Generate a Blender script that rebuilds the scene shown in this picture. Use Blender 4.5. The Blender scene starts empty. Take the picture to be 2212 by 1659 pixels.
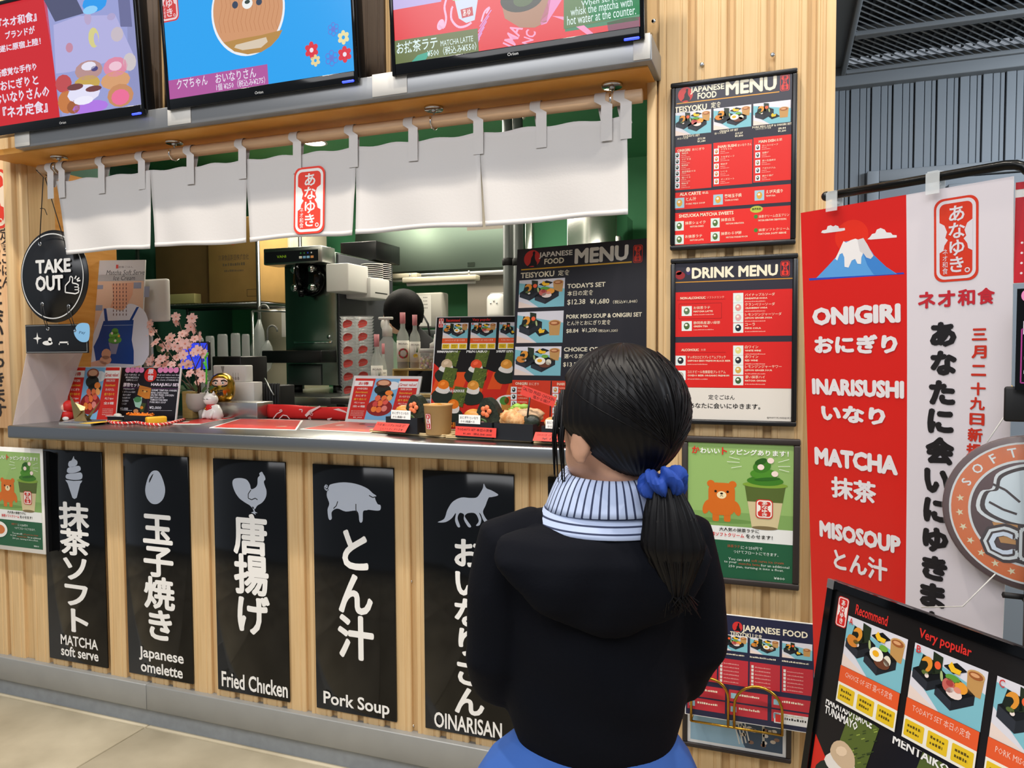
import bpy, bmesh, math, random
from mathutils import Vector as V, Matrix as M
from mathutils.geometry import tessellate_polygon
random.seed(7)
sc = bpy.context.scene
COL = sc.collection

# ------------------------------------------------------------------ camera
FW, FH, FPX = 2212.0, 1659.0, 1600.0
YAW, PITCH, ROLL = 0.348936, 0.0435101, -0.0055802
CAM = V((0.0, -2.0, 1.33))
_f = V((-math.sin(YAW)*math.cos(PITCH), math.cos(YAW)*math.cos(PITCH), -math.sin(PITCH)))
_r0 = V((math.cos(YAW), math.sin(YAW), 0)); _u0 = _r0.cross(_f)
_r = _r0*math.cos(ROLL)+_u0*math.sin(ROLL); _u = -_r0*math.sin(ROLL)+_u0*math.cos(ROLL)
cd = bpy.data.cameras.new('camera'); cam = bpy.data.objects.new('camera', cd); COL.objects.link(cam)
cd.sensor_fit = 'HORIZONTAL'; cd.sensor_width = 36.0; cd.lens = 36.0*FPX/FW; cd.clip_start = 0.02
cam.matrix_world = M(((_r.x, _u.x, -_f.x, CAM.x), (_r.y, _u.y, -_f.y, CAM.y), (_r.z, _u.z, -_f.z, CAM.z), (0, 0, 0, 1)))
sc.camera = cam

def ray(x, y): return _f + _r*((x-1106.0)/FPX) - _u*((y-829.5)/FPX)
def PY(x, y, Y): d = ray(x, y); return CAM + d*((Y-CAM.y)/d.y)      # a measured point at depth Y
def PX(x, y, X): d = ray(x, y); return CAM + d*((X-CAM.x)/d.x)
def PZ(x, y, Z): d = ray(x, y); return CAM + d*((Z-CAM.z)/d.z)      # ... lying on a level Z
def PD(x, y, D): return CAM + ray(x, y)*D                           # ... at a distance D
def PP(x, y, o, n): d = ray(x, y); return CAM + d*((o-CAM).dot(n)/d.dot(n))

# ------------------------------------------------------------------ world, lights, exposure
w = bpy.data.worlds.new('world'); sc.world = w; w.use_nodes = True
w.node_tree.nodes['Background'].inputs[0].default_value = (0.80, 0.88, 1.0, 1)
w.node_tree.nodes['Background'].inputs[1].default_value = 0.33
def lamp(name, kind, loc, target, energy, col=(1, 0.91, 0.79), size=0.1, angle=80, blend=0.5, sy=None):
    d = bpy.data.lights.new(name, kind); o = bpy.data.objects.new(name, d); COL.objects.link(o)
    d.energy = energy; d.color = col; o.location = loc
    o.rotation_euler = (V(target)-V(loc)).to_track_quat('-Z', 'Y').to_euler()
    if kind == 'SPOT': d.spot_size = math.radians(angle); d.spot_blend = blend; d.shadow_soft_size = size
    elif kind == 'AREA':
        d.size = size
        if sy: d.shape = 'RECTANGLE'; d.size_y = sy
    else: d.shadow_soft_size = size
    return o
# the hall's ceiling spots in front of the stall
for i, (x, y, e, tx) in enumerate([(-3.4, -1.0, 150, -3.2), (-2.1, -1.0, 165, -2.0), (-0.8, -1.0, 165, -0.8), (0.4, -1.1, 155, 0.2), (1.6, -1.2, 130, 1.4)]):
    lamp('ceiling_spot', 'SPOT', (x, y, 4.3), (tx, 0.0, 0.5), e, size=0.05, angle=95, blend=0.6)
# soft front fill added high above the walkway, not a fitting of the hall
lamp('hall_fill', 'AREA', (-0.8, -3.4, 3.6), (-0.8, -1.2, 0.6), 115, (0.98, 0.98, 1.0), 4.0, sy=1.5)
# cool fill added on the right to brighten the corridor wall
lamp('corridor_fill', 'AREA', (2.3, 0.1, 2.5), (1.2, 1.8, 1.9), 60, (0.86, 0.93, 1.0), 1.4, sy=0.3)
sc.view_settings.view_transform = 'Standard'; sc.view_settings.look = 'None'
sc.view_settings.gamma = 1.0; sc.view_settings.use_curve_mapping = False
sc.view_settings.exposure = 0.0

# ------------------------------------------------------------------ materials
def lin(c):
    if isinstance(c, str):
        c = c.lstrip('#'); c = tuple(int(c[i:i+2], 16) for i in (0, 2, 4))
    return tuple((v/255/12.92 if v/255 <= 0.04045 else ((v/255+0.055)/1.055)**2.4) for v in c)
MATS = {}
def mat(name, col='#888888', rough=0.5, metal=0.0, noise=None, bump=0.0, scale=40, stretch=None, col2=None, alpha=1.0, trans=0.0, emit=0.0, coat=0.0, ior=1.45, spec=None, sheen=0):
    if name in MATS: return MATS[name]
    m = bpy.data.materials.new(name); MATS[name] = m; m.use_nodes = True
    n = m.node_tree.nodes; L = m.node_tree.links; b = n['Principled BSDF']
    c = lin(col)
    b.inputs['Base Color'].default_value = (*c, 1); b.inputs['Roughness'].default_value = rough
    b.inputs['Metallic'].default_value = metal; b.inputs['Alpha'].default_value = alpha
    b.inputs['Transmission Weight'].default_value = trans; b.inputs['IOR'].default_value = ior
    b.inputs['Coat Weight'].default_value = coat
    if sheen: b.inputs['Sheen Weight'].default_value = sheen
    if spec is not None: b.inputs['Specular IOR Level'].default_value = spec
    if emit:
        b.inputs['Emission Color'].default_value = (*c, 1); b.inputs['Emission Strength'].default_value = emit
    if noise or bump:
        tc = n.new('ShaderNodeTexCoord'); mp = n.new('ShaderNodeMapping'); nt = n.new('ShaderNodeTexNoise')
        nt.inputs['Scale'].default_value = scale; nt.inputs['Detail'].default_value = 6
        L.new(tc.outputs['Object'], mp.inputs[0]); L.new(mp.outputs[0], nt.inputs['Vector'])
        if stretch: mp.inputs['Scale'].default_value = stretch
        if noise:
            r = n.new('ShaderNodeMix'); r.data_type = 'RGBA'; c2 = lin(col2) if col2 else tuple(v*(1-noise) for v in c)
            r.inputs['A'].default_value = (*c, 1); r.inputs['B'].default_value = (*c2, 1)
            mr = n.new('ShaderNodeMapRange'); mr.inputs[1].default_value = 0.35; mr.inputs[2].default_value = 0.68
            L.new(nt.outputs['Fac'], mr.inputs[0]); L.new(mr.outputs[0], r.inputs['Factor']); L.new(r.outputs['Result'], b.inputs['Base Color'])
        if bump:
            bp = n.new('ShaderNodeBump'); bp.inputs['Strength'].default_value = bump; bp.inputs['Distance'].default_value = 0.002
            L.new(nt.outputs['Fac'], bp.inputs['Height']); L.new(bp.outputs[0], b.inputs['Normal'])
    return m
def print_mat(name, rough=0.4, emit=0.0, coat=0.0, spec=0.5):
    m = bpy.data.materials.new(name); MATS[name] = m; m.use_nodes = True
    n = m.node_tree.nodes; L = m.node_tree.links; b = n['Principled BSDF']
    a = n.new('ShaderNodeVertexColor'); a.layer_name = 'ink'
    b.inputs['Roughness'].default_value = rough; b.inputs['Coat Weight'].default_value = coat; b.inputs['Specular IOR Level'].default_value = spec
    b.inputs['Coat Roughness'].default_value = 0.05
    if emit:
        b.inputs['Base Color'].default_value = (0.01, 0.01, 0.01, 1); L.new(a.outputs['Color'], b.inputs['Emission Color']); b.inputs['Emission Strength'].default_value = emit
    else:
        L.new(a.outputs['Color'], b.inputs['Base Color'])
    return m
print_mat('ink_matte', 0.55); print_mat('ink_gloss', 0.35, coat=0.12, spec=0.3); print_mat('ink_screen', 0.22, emit=0.95); print_mat('ink_vinyl', 0.35); print_mat('ink_flat', 0.7, spec=0.15)
mat('wood_light', '#d8b888', 0.55, noise=0.2, bump=0.04, scale=7, stretch=(14, 14, 0.5), col2='#cdaa78')
mat('wood_board', '#d2b07e', 0.6, noise=0.2, scale=7, stretch=(14, 14, 0.5), col2='#c7a370')
mat('wood_orange', '#d79a4a', 0.5, noise=0.15, scale=6, stretch=(1, 1, 6), col2='#c4832f')
mat('wood_pale', '#d9c094', 0.6, noise=0.15, scale=14, stretch=(1, 10, 10), col2='#c9a878')
mat('wood_crate', '#b79a5c', 0.6, noise=0.2, scale=14, stretch=(1, 8, 8))
mat('steel', '#b9b9b6', 0.3, 1.0, bump=0.05, scale=30, stretch=(0.6, 30, 30))
mat('steel_dark', '#7d7f80', 0.34, 1.0, bump=0.04, scale=30, stretch=(0.6, 30, 30))
mat('steel_shiny', '#c8c8c4', 0.14, 1.0)
mat('chrome', '#d8d8d8', 0.08, 1.0)
mat('base_grey', '#9b9c9a', 0.45, 0.35, noise=0.06, scale=12)
mat('kick_grey', '#9da2a6', 0.6, 0.1, noise=0.12, scale=30)
mat('noren_cloth', '#c6c2bf', 0.9, bump=0.12, scale=160, sheen=0.2)
mat('black_gloss', '#07080a', 0.1, spec=0.35)
mat('black_satin', '#101012', 0.32)
mat('black_matte', '#121213', 0.6)
mat('black_metal', '#141413', 0.25, 0.6)
mat('white_plastic', '#d3d1cd', 0.4)
mat('offwhite', '#cfccc6', 0.5)
mat('paper', '#efece6', 0.7)
mat('grey_plastic', '#8e8d89', 0.45)
mat('green_wall', '#4f9a6c', 0.65, noise=0.08, scale=3)
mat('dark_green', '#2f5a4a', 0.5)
mat('cream', '#cfc6ae', 0.45)
mat('card_brown', '#b08a4e', 0.8, noise=0.08, scale=12)
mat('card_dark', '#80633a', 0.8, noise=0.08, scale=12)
mat('glass', '#ffffff', 0.03, trans=1.0, ior=1.15)
mat('clear', '#f4f6f6', 0.08, alpha=0.22)
mat('clear_haze', '#c4b9bb', 0.35, alpha=0.55)
mat('gold', '#c99a3a', 0.22, 1.0)
mat('gold_wire', '#b98c34', 0.25, 1.0)
mat('red', '#d2241f', 0.5)
mat('ceil_white', '#c9c9c4', 0.7)
mat('lamp_on', '#fff3d6', 0.5, emit=14)
mat('led_blue', '#2433ff', 0.4, emit=5)

# ------------------------------------------------------------------ mesh builder
class MB:
    def __init__(s): s.v = []; s.f = []; s.m = []; s.sm = []
    def add(s, vs, fs, mi=0, smooth=False):
        o = len(s.v); s.v += [tuple(v) for v in vs]; s.f += [tuple(o+i for i in f) for f in fs]; s.m += [mi]*len(fs); s.sm += [smooth]*len(fs); return s
    def hexa(s, p, mi=0):   # 8 corner points: bottom 4 (ccw), top 4
        return s.add(p, [(3, 2, 1, 0), (4, 5, 6, 7), (0, 1, 5, 4), (1, 2, 6, 5), (2, 3, 7, 6), (3, 0, 4, 7)], mi)
    def box(s, a, b, mi=0):
        x0, y0, z0 = a; x1, y1, z1 = b
        return s.hexa([(x0, y0, z0), (x1, y0, z0), (x1, y1, z0), (x0, y1, z0), (x0, y0, z1), (x1, y0, z1), (x1, y1, z1), (x0, y1, z1)], mi)
    def bbox(s, a, b, r=0.004, mi=0, seg=2):  # rounded box
        bm = bmesh.new(); bmesh.ops.create_cube(bm, size=1.0)
        for v in bm.verts: v.co = V([a[i]+(v.co[i]+0.5)*(b[i]-a[i]) for i in range(3)])
        bmesh.ops.bevel(bm, geom=bm.edges[:], offset=r, segments=seg, affect='EDGES', profile=0.5)
        bm.verts.index_update(); s.add([v.co for v in bm.verts], [[v.index for v in f.verts] for f in bm.faces], mi, True); bm.free(); return s
    def lathe(s, prof, c=(0, 0, 0), n=24, mi=0, smooth=True, ax=None, sx=1, sy=1, cap=True):
        cap = cap and prof[0] != prof[-1]; c = V(c); q = V((0, 0, 1)).rotation_difference(V(ax)) if ax else None
        vs = []; fs = []
        for r, z in prof:
            for k in range(n):
                a = 2*math.pi*k/n; p = V((r*math.cos(a)*sx, r*math.sin(a)*sy, z)); vs.append(c+(q @ p if q else p))
        for i in range(len(prof)-1):
            for k in range(n):
                k2 = (k+1) % n; fs.append((i*n+k, i*n+k2, (i+1)*n+k2, (i+1)*n+k))
        if cap and prof[0][0] > 1e-6: fs.append(tuple(range(n-1, -1, -1)))
        if cap and prof[-1][0] > 1e-6: fs.append(tuple((len(prof)-1)*n+k for k in range(n)))
        return s.add(vs, fs, mi, smooth)
    def cyl(s, p, q, r, r2=None, n=16, mi=0, smooth=True):
        d = V(q)-V(p); L = d.length
        return s.lathe([(r, 0), (r if r2 is None else r2, L)], p, n, mi, smooth, ax=d)
    def ball(s, c, r, mi=0, n=20, k=12, sc3=(1, 1, 1), rot=None, fn=None):
        vs = []; fs = []; c = V(c)
        for i in range(k+1):
            t = math.pi*i/k
            for j in range(n):
                a = 2*math.pi*j/n; d = V((math.sin(t)*math.cos(a), math.sin(t)*math.sin(a), -math.cos(t)))
                p = V((d.x*r*sc3[0], d.y*r*sc3[1], d.z*r*sc3[2]))
                if fn: p = fn(p, d)
                if rot: p = rot @ p
                vs.append(c+p)
        for i in range(k):
            for j in range(n):
                j2 = (j+1) % n; fs.append((i*n+j, i*n+j2, (i+1)*n+j2, (i+1)*n+j))
        return s.add(vs, fs, mi, True)
    def tube(s, pts, r, n=8, mi=0, closed=False, cap=True):
        pts = [V(p) for p in pts]; N = len(pts); vs = []; fs = []
        up = None
        for i, p in enumerate(pts):
            if closed: t = pts[(i+1) % N]-pts[i-1]
            else: t = pts[min(i+1, N-1)]-pts[max(i-1, 0)]
            if t.length < 1e-9: t = V((0, 0, 1))
            t.normalize()
            if up is None: up = t.orthogonal().normalized()
            else: up = (up-t*up.dot(t)); up = up.normalized() if up.length > 1e-6 else t.orthogonal().normalized()
            b = t.cross(up); rr = r[i] if isinstance(r, (list, tuple)) else r
            for k in range(n):
                a = 2*math.pi*k/n; vs.append(p+(up*math.cos(a)+b*math.sin(a))*rr)
        R = N if closed else N-1
        for i in range(R):
            for k in range(n):
                k2 = (k+1) % n; i2 = (i+1) % N; fs.append((i*n+k, i*n+k2, i2*n+k2, i2*n+k))
        if cap and not closed: fs += [tuple(range(n-1, -1, -1)), tuple((N-1)*n+k for k in range(n))]
        return s.add(vs, fs, mi, True)
    def prism(s, poly, o, ux, uy, d, mi=0, smooth=False):   # poly 2D in frame (o,ux,uy), extruded by vector d
        o = V(o); ux = V(ux); uy = V(uy); d = V(d); n = len(poly)
        if ux.cross(uy).dot(d) < 0: poly = poly[::-1]
        a = [o+ux*p[0]+uy*p[1] for p in poly]; vs = a+[p+d for p in a]
        tri = tessellate_polygon([[V((p[0], p[1], 0)) for p in poly]])
        fs = []
        for t in tri:
            P = [poly[i] for i in t]; ar = (P[1][0]-P[0][0])*(P[2][1]-P[0][1])-(P[2][0]-P[0][0])*(P[1][1]-P[0][1])
            t = tuple(t)
            if ar > 0: t = t[::-1]
            fs.append(t); fs.append(tuple(i+n for i in t[::-1]))
        fs += [(i, (i+1) % n, (i+1) % n+n, i+n) for i in range(n)]
        return s.add(vs, fs, mi, smooth)
    def grid(s, fn, nu, nv, mi=0, smooth=True, thick=None):
        vs = [fn(i/nu, j/nv) for j in range(nv+1) for i in range(nu+1)]
        fs = [(j*(nu+1)+i, j*(nu+1)+i+1, (j+1)*(nu+1)+i+1, (j+1)*(nu+1)+i) for j in range(nv) for i in range(nu)]
        if thick:
            t = V(thick); n = len(vs); vs2 = [V(v)+t for v in vs]
            ed = [i for i in range(nu+1)]+[(j)*(nu+1)+nu for j in range(1, nv+1)]+[nv*(nu+1)+i for i in range(nu-1, -1, -1)]+[j*(nu+1) for j in range(nv-1, 0, -1)]
            fs = fs+[tuple(n+i for i in f[::-1]) for f in fs]+[(ed[i], n+ed[i], n+ed[(i+1) % len(ed)], ed[(i+1) % len(ed)]) for i in range(len(ed))]
            vs = list(vs)+vs2
        return s.add(vs, fs, mi, smooth)
    def build(s, name, mats, parent=None, inv=None):
        me = bpy.data.meshes.new(name); vs = s.v
        if parent is not None:
            iv = parent.matrix_basis.inverted() if parent.parent is None else (parent.parent.matrix_basis @ parent.matrix_basis).inverted()
            vs = [iv @ V(v) for v in vs]
        me.from_pydata([tuple(v) for v in vs], [], s.f)
        for m in (mats if isinstance(mats, (list, tuple)) else [mats]): me.materials.append(MATS[m] if isinstance(m, str) else m)
        for p, mi, sm in zip(me.polygons, s.m, s.sm): p.material_index = mi; p.use_smooth = sm
        me.update()
        o = bpy.data.objects.new(name, me); COL.objects.link(o)
        if parent is not None: o.parent = parent
        return o
def tag(o, label, cat, group=None):
    o['label'] = label; o['category'] = cat
    if group: o['group'] = group
    return o
def thing(name, label, cat, loc=(0, 0, 0), group=None, rot=None):
    o = bpy.data.objects.new(name, None); COL.objects.link(o); o.empty_display_size = 0.05
    o.matrix_basis = M.Translation(V(loc)) @ (rot.to_4x4() if rot else M.Identity(4))
    return tag(o, label, cat, group)
def struct(o, label=None):
    o['kind'] = 'structure'
    if label: o['label'] = label
    return o
def box(name, a, b, m, parent=None): return MB().box(a, b).build(name, m, parent)

# ------------------------------------------------------------------ lettering and flat print
_fc = bpy.data.curves.new('glyph', 'FONT'); _fo = bpy.data.objects.new('glyph', _fc); COL.objects.link(_fo)
_fc.dimensions = '2D'; _fc.fill_mode = 'BOTH'; _fc.size = 1.0
_G = {}
def _ev(body, bold, res):
    _fc.body = body; _fc.offset = bold; _fc.resolution_u = res
    dg = bpy.context.evaluated_depsgraph_get(); dg.update(); e = _fo.evaluated_get(dg); me = e.to_mesh()
    vs = [(v.co.x, v.co.y) for v in me.vertices]; fs = [tuple(p.vertices) for p in me.polygons if p.normal.z > 0] or [tuple(p.vertices)[::-1] for p in me.polygons]
    e.to_mesh_clear(); return vs, fs
def glyph(ch, bold, res=2):
    k = (ch, bold, res)
    if k not in _G:
        if (ord(ch) >= 0x4E00 and bold > 0.012) or bold > 0.027:     # heavy lettering is thickened by shifted copies
            v0, f0 = _ev(ch, 0.0, res); vs = []; fs = []
            for d in range(8):
                a = math.pi*d/4; o = len(vs); vs += [(x+bold*math.cos(a), y+bold*math.sin(a), d) for x, y in v0]; fs += [tuple(o+i for i in f) for f in f0]
        else: vs, fs = _ev(ch, bold, res)
        a, _ = _ev(ch+'|', 0, 1); b, _ = _ev('|', 0, 1)
        adv = max(x for x, y in a)-max(x for x, y in b)
        if ch == ' ': vs, fs, adv = [], [], 0.28
        _G[k] = (vs, fs, adv)
    return _G[k]
def line_mesh(s, bold=0.0, res=2, track=0.0):
    x = 0.0; vs = []; fs = []
    for ch in s:
        if ch == '\u3000': x += 1.0; continue
        g = glyph(ch, bold, res); o = len(vs)
        vs += [(p[0]+x, *p[1:]) for p in g[0]]; fs += [tuple(o+i for i in f) for f in g[1]]; x += g[2]+track
    return vs, fs
class Canvas:
    """flat print on a panel: frame (o, ux, uy) in the world, ink in metres, n points out of the sheet"""
    def __init__(s, o, ux, uy, step=0.00015, warp=None):
        s.o = V(o); s.ux = V(ux).normalized(); s.uy = V(uy).normalized(); s.n = s.ux.cross(s.uy).normalized()
        s.z = 0; s.step = step; s.v = []; s.f = []; s.c = []; s.warp = warp
    def up(s, k=1): s.z += k; return s
    zm = (0, 0, 1.0)
    def zoom(s, ox, oy, k): s.zm = (ox, oy, k); return s
    def at(s, x, y): p = PP(s.zm[0]+x/s.zm[2], s.zm[1]+y/s.zm[2], s.o, s.n)-s.o; return (p.dot(s.ux), p.dot(s.uy))
    clip = None
    def raw(s, vs, fs, col):
        if s.clip:      # keep the ink inside the sheet
            X0, Y0, X1, Y1 = s.clip; nv = []; nf = []
            for f in fs:
                P = [vs[i] for i in f]
                for ax, lim, sg in ((0, X0, 1), (0, X1, -1), (1, Y0, 1), (1, Y1, -1)):
                    Q = []
                    for i in range(len(P)):
                        a, b = P[i], P[(i+1) % len(P)]; da, db = (a[ax]-lim)*sg, (b[ax]-lim)*sg
                        if da >= 0: Q.append(a)
                        if da*db < 0: t = da/(da-db); Q.append(tuple(u+(v-u)*t for u, v in zip(a, b)))
                    P = Q
                    if len(P) < 3: break
                if len(P) >= 3: nf.append(tuple(range(len(nv), len(nv)+len(P)))); nv += P
            vs, fs = nv, nf
        c = (*lin(col), 1.0); o = len(s.v); s.v += [(p[0], p[1], s.z*s.step+(p[2]*1.6e-5 if len(p) > 2 else 0)) for p in vs]
        s.f += [tuple(o+i for i in f) for f in fs]; s.c += [c]*len(fs); return s
    def poly(s, pts, col):
        pts = list(pts); n = len(pts); ar = sum(pts[i][0]*pts[(i+1) % n][1]-pts[(i+1) % n][0]*pts[i][1] for i in range(n))
        if ar < 0: pts = pts[::-1]
        if n <= 4 or getattr(s, '_cvx', False): return s.raw(pts, [tuple(range(n))], col)
        fs = []
        for t in tessellate_polygon([[V((p[0], p[1], 0)) for p in pts]]):
            P = [pts[i] for i in t]; a2 = (P[1][0]-P[0][0])*(P[2][1]-P[0][1])-(P[2][0]-P[0][0])*(P[1][1]-P[0][1])
            fs.append(tuple(t) if a2 > 0 else tuple(t)[::-1])
        return s.raw(pts, fs, col)
    def cpoly(s, pts, col): s._cvx = True; s.poly(pts, col); s._cvx = False; return s
    def rect(s, x0, y0, x1, y1, col, nx=1, ny=1):
        if nx*ny == 1: return s.raw([(x0, y0), (x1, y0), (x1, y1), (x0, y1)], [(0, 1, 2, 3)], col)
        vs = [(x0+(x1-x0)*i/nx, y0+(y1-y0)*j/ny) for j in range(ny+1) for i in range(nx+1)]
        return s.raw(vs, [(j*(nx+1)+i, j*(nx+1)+i+1, (j+1)*(nx+1)+i+1, (j+1)*(nx+1)+i) for j in range(ny) for i in range(nx)], col)
    def ell(s, cx, cy, rx, ry, col, rot=0, n=24, a0=0, a1=360):
        ca, sa = math.cos(rot), math.sin(rot); pts = []
        m = n if a1-a0 >= 360 else n+1
        for k in range(m):
            t = math.radians(a0+(a1-a0)*k/n); x, y = rx*math.cos(t), ry*math.sin(t); pts.append((cx+x*ca-y*sa, cy+x*sa+y*ca))
        return s.cpoly(pts, col)
    def rrect(s, x0, y0, x1, y1, r, col, n=6):
        pts = []
        for cx, cy, a in ((x1-r, y1-r, 0), (x0+r, y1-r, 90), (x0+r, y0+r, 180), (x1-r, y0+r, 270)):
            for k in range(n+1): t = math.radians(a+90*k/n); pts.append((cx+r*math.cos(t), cy+r*math.sin(t)))
        return s.cpoly(pts, col)
    def line(s, pts, wd, col, closed=False):
        n = len(pts); R = n if closed else n-1
        for i in range(R):
            (x0, y0), (x1, y1) = pts[i], pts[(i+1) % n]; dx, dy = x1-x0, y1-y0; L = math.hypot(dx, dy) or 1; ax, ay = -dy/L*wd/2, dx/L*wd/2
            s.raw([(x0+ax, y0+ay), (x0-ax, y0-ay), (x1-ax, y1-ay), (x1+ax, y1+ay)], [(0, 1, 2, 3)], col)
        return s
    def ring(s, cx, cy, r0, r1, col, n=48):
        vs = []
        for k in range(n):
            t = 2*math.pi*k/n; vs += [(cx+r0*math.cos(t), cy+r0*math.sin(t)), (cx+r1*math.cos(t), cy+r1*math.sin(t))]
        return s.raw(vs, [(2*k, 2*k+1, (2*k+3) % (2*n), (2*k+2) % (2*n)) for k in range(n)], col)
    # text fitted into a box centred at cx, cy (metres)
    def text(s, t, cx, cy, w, h, col, bold=0.02, res=2, shear=0.0, rot=0.0, track=0.0):
        vs, fs = line_mesh(t, bold, res, track)
        if not vs: return s
        x0 = min(p[0] for p in vs); x1 = max(p[0] for p in vs); y0 = min(p[1] for p in vs); y1 = max(p[1] for p in vs)
        kx = w/max(x1-x0, 1e-6) if w else 0; ky = h/max(y1-y0, 1e-6) if h else 0
        if not kx: kx = ky
        if not ky: ky = kx
        ca, sa = math.cos(rot), math.sin(rot); out = []
        for x, y, *q in vs:
            Y = (y-(y0+y1)/2)*ky; X = (x-(x0+x1)/2)*kx+shear*Y; out.append((cx+X*ca-Y*sa, cy+X*sa+Y*ca, *q))
        return s.raw(out, fs, col)
    def vtext(s, t, cx, y1, y0, w, col, bold=0.03, res=2, shear=0.0):   # vertical writing between heights y1 (top) and y0
        n = len(t); ch = (y1-y0)/n
        for i, g in enumerate(t):
            if g in ' \u3000': continue
            g = {'ー': '｜'}.get(g, g)
            vs, fs, a = glyph(g, bold, res); em = 0.96; cy = y1-(i+0.5)*ch
            s.raw([(cx+((x-a/2)*w/em)+shear*((y-0.38)*ch/em), cy+(y-0.38)*ch/em, *q) for x, y, *q in vs], fs, col)
        return s
    # the same, measured in photograph pixels
    def T(s, t, px, py, wp, hp, col, bold=0.02, **k):
        cx, cy = s.at(px, py); a = s.at(px-wp/2, py); b = s.at(px+wp/2, py); c = s.at(px, py-hp/2); d = s.at(px, py+hp/2)
        return s.text(t, cx, cy, math.hypot(b[0]-a[0], 0) if wp else 0, abs(c[1]-d[1]) if hp else 0, col, bold, **k)
    def VT(s, t, px, yt, yb, wp, col, bold=0.03, **k):
        a = s.at(px, yt); b = s.at(px, yb); m = (yt+yb)/2; l = s.at(px-wp/2, m); r = s.at(px+wp/2, m)
        return s.vtext(t, (a[0]+b[0])/2, a[1], b[1], r[0]-l[0], col, bold, **k)
    def Q(s, pts, col): return s.poly([s.at(*p) for p in pts], col)
    def R(s, x0, y0, x1, y1, col):     # axis-aligned on the panel, from two opposite pixel corners
        a = s.at(x0, y0); b = s.at(x1, y1); return s.rect(min(a[0], b[0]), min(a[1], b[1]), max(a[0], b[0]), max(a[1], b[1]), col)
    def E(s, px, py, rxp, ryp, col, **k):
        c = s.at(px, py); a = s.at(px+rxp, py); b = s.at(px, py-ryp); return s.ell(c[0], c[1], abs(a[0]-c[0]), abs(b[1]-c[1]), col, **k)
    def B(s, x0, y0, x1, y1):          # box in metres from pixel corners
        a = s.at(x0, y0); b = s.at(x1, y1); return min(a[0], b[0]), min(a[1], b[1]), max(a[0], b[0]), max(a[1], b[1])
    def build(s, name, m, parent, lift=0.0006, label=None):
        if not s.v: return None
        if s.warp: P = [s.warp(x, y, z+lift) for x, y, z in s.v]
        else: P = [s.o+s.ux*x+s.uy*y+s.n*(z+lift) for x, y, z in s.v]
        if parent is not None:
            iv = parent.matrix_basis.inverted() if parent.parent is None else (parent.parent.matrix_basis @ parent.matrix_basis).inverted()
            P = [iv @ p for p in P]
        me = bpy.data.meshes.new(name); me.from_pydata([tuple(p) for p in P], [], s.f); me.materials.append(MATS[m])
        at = me.color_attributes.new('ink', 'FLOAT_COLOR', 'CORNER'); i = 0; buf = []
        for p, c in zip(me.polygons, s.c): buf += list(c)*p.loop_total
        at.data.foreach_set('color', buf)
        me.update(); o = bpy.data.objects.new(name, me); COL.objects.link(o)
        if parent is not None: o.parent = parent
        if label: o['label'] = label
        return o
FX, FZ = V((1, 0, 0)), V((0, 0, 1))
def seal(c, x0, y0, x1, y1, red='#d5341f', white='#efe9e4', outline=True, small=False):
    """the shop's red seal: rounded frame, notched red field, vertical lettering"""
    W = x1-x0; H = y1-y0; r = W*0.22
    if outline:
        c.rrect(x0, y0, x1, y1, r, red); c.up(); c.rrect(x0+W*.055, y0+W*.055, x1-W*.055, y1-W*.055, r*.9, white); c.up()
    a = W*.13 if outline else 0
    c.rrect(x0+a, y0+a, x1-a, y1-a, r*.6, red); c.up()
    for sx in (-1, 1):
        X = x0+a*.95 if sx < 0 else x1-a*.95
        pts = [(X, y0+H*.35), (X-sx*W*.10, y0+H*.38), (X-sx*W*.12, y0+H*.44), (X-sx*W*.20, y0+H*.5), (X-sx*W*.14, y0+H*.53), (X-sx*W*.18, y0+H*.60), (X-sx*W*.12, y0+H*.68), (X, y0+H*.72)]
        c.poly(pts, white)
    c.up()
    n = 0.0 if small else 0.015
    c.vtext('あなゆき', x0+W*.52, y1-H*.09, y0+H*.10, W*.40, white, 0.02, res=1 if small else 2)
    if not small:
        c.vtext('ネオ和食', x0+W*.26, y0+H*.40, y0+H*.09, W*.13, white, 0.0, res=1)
        c.ring(x0+W*.76, y0+H*.125, W*.035, W*.06, white, 14)
    c.up()
# ================================================================== SETTING
CT = 1.072          # counter top level
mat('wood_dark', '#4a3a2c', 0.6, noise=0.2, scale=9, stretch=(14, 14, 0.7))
mat('floor_tile', '#c2b79e', 0.5, noise=0.2, bump=0.03, scale=3.2, col2='#a0957d')
mat('grout', '#8d8674', 0.8)
# floor slabs
fl = struct(box('floor', (-6, -4.5, -0.12), (4, 5.0, -0.006), 'grout'))
tw = 0.9; me = None
for i in range(-4, 5):
    for j in range(-4, 1):
        x0 = -2.12+i*tw; y0 = -0.02+j*tw
        if x0 < -5 or x0 > 2.5: continue
        b = MB().bbox((0.003, 0.003, -0.02), (tw-0.003, tw-0.003, 0), 0.002, seg=1) if me is None else None
        if me is None: t = b.build('floor_tile', 'floor_tile'); me = t.data
        else: t = bpy.data.objects.new('floor_tile', me); COL.objects.link(t)
        t.parent = fl; t.location = (x0, y0, 0)
t = box('inner_floor', (-4.2, 0.0, -0.006), (0.1, 3.0, 0.0), 'kick_grey', fl)

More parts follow.
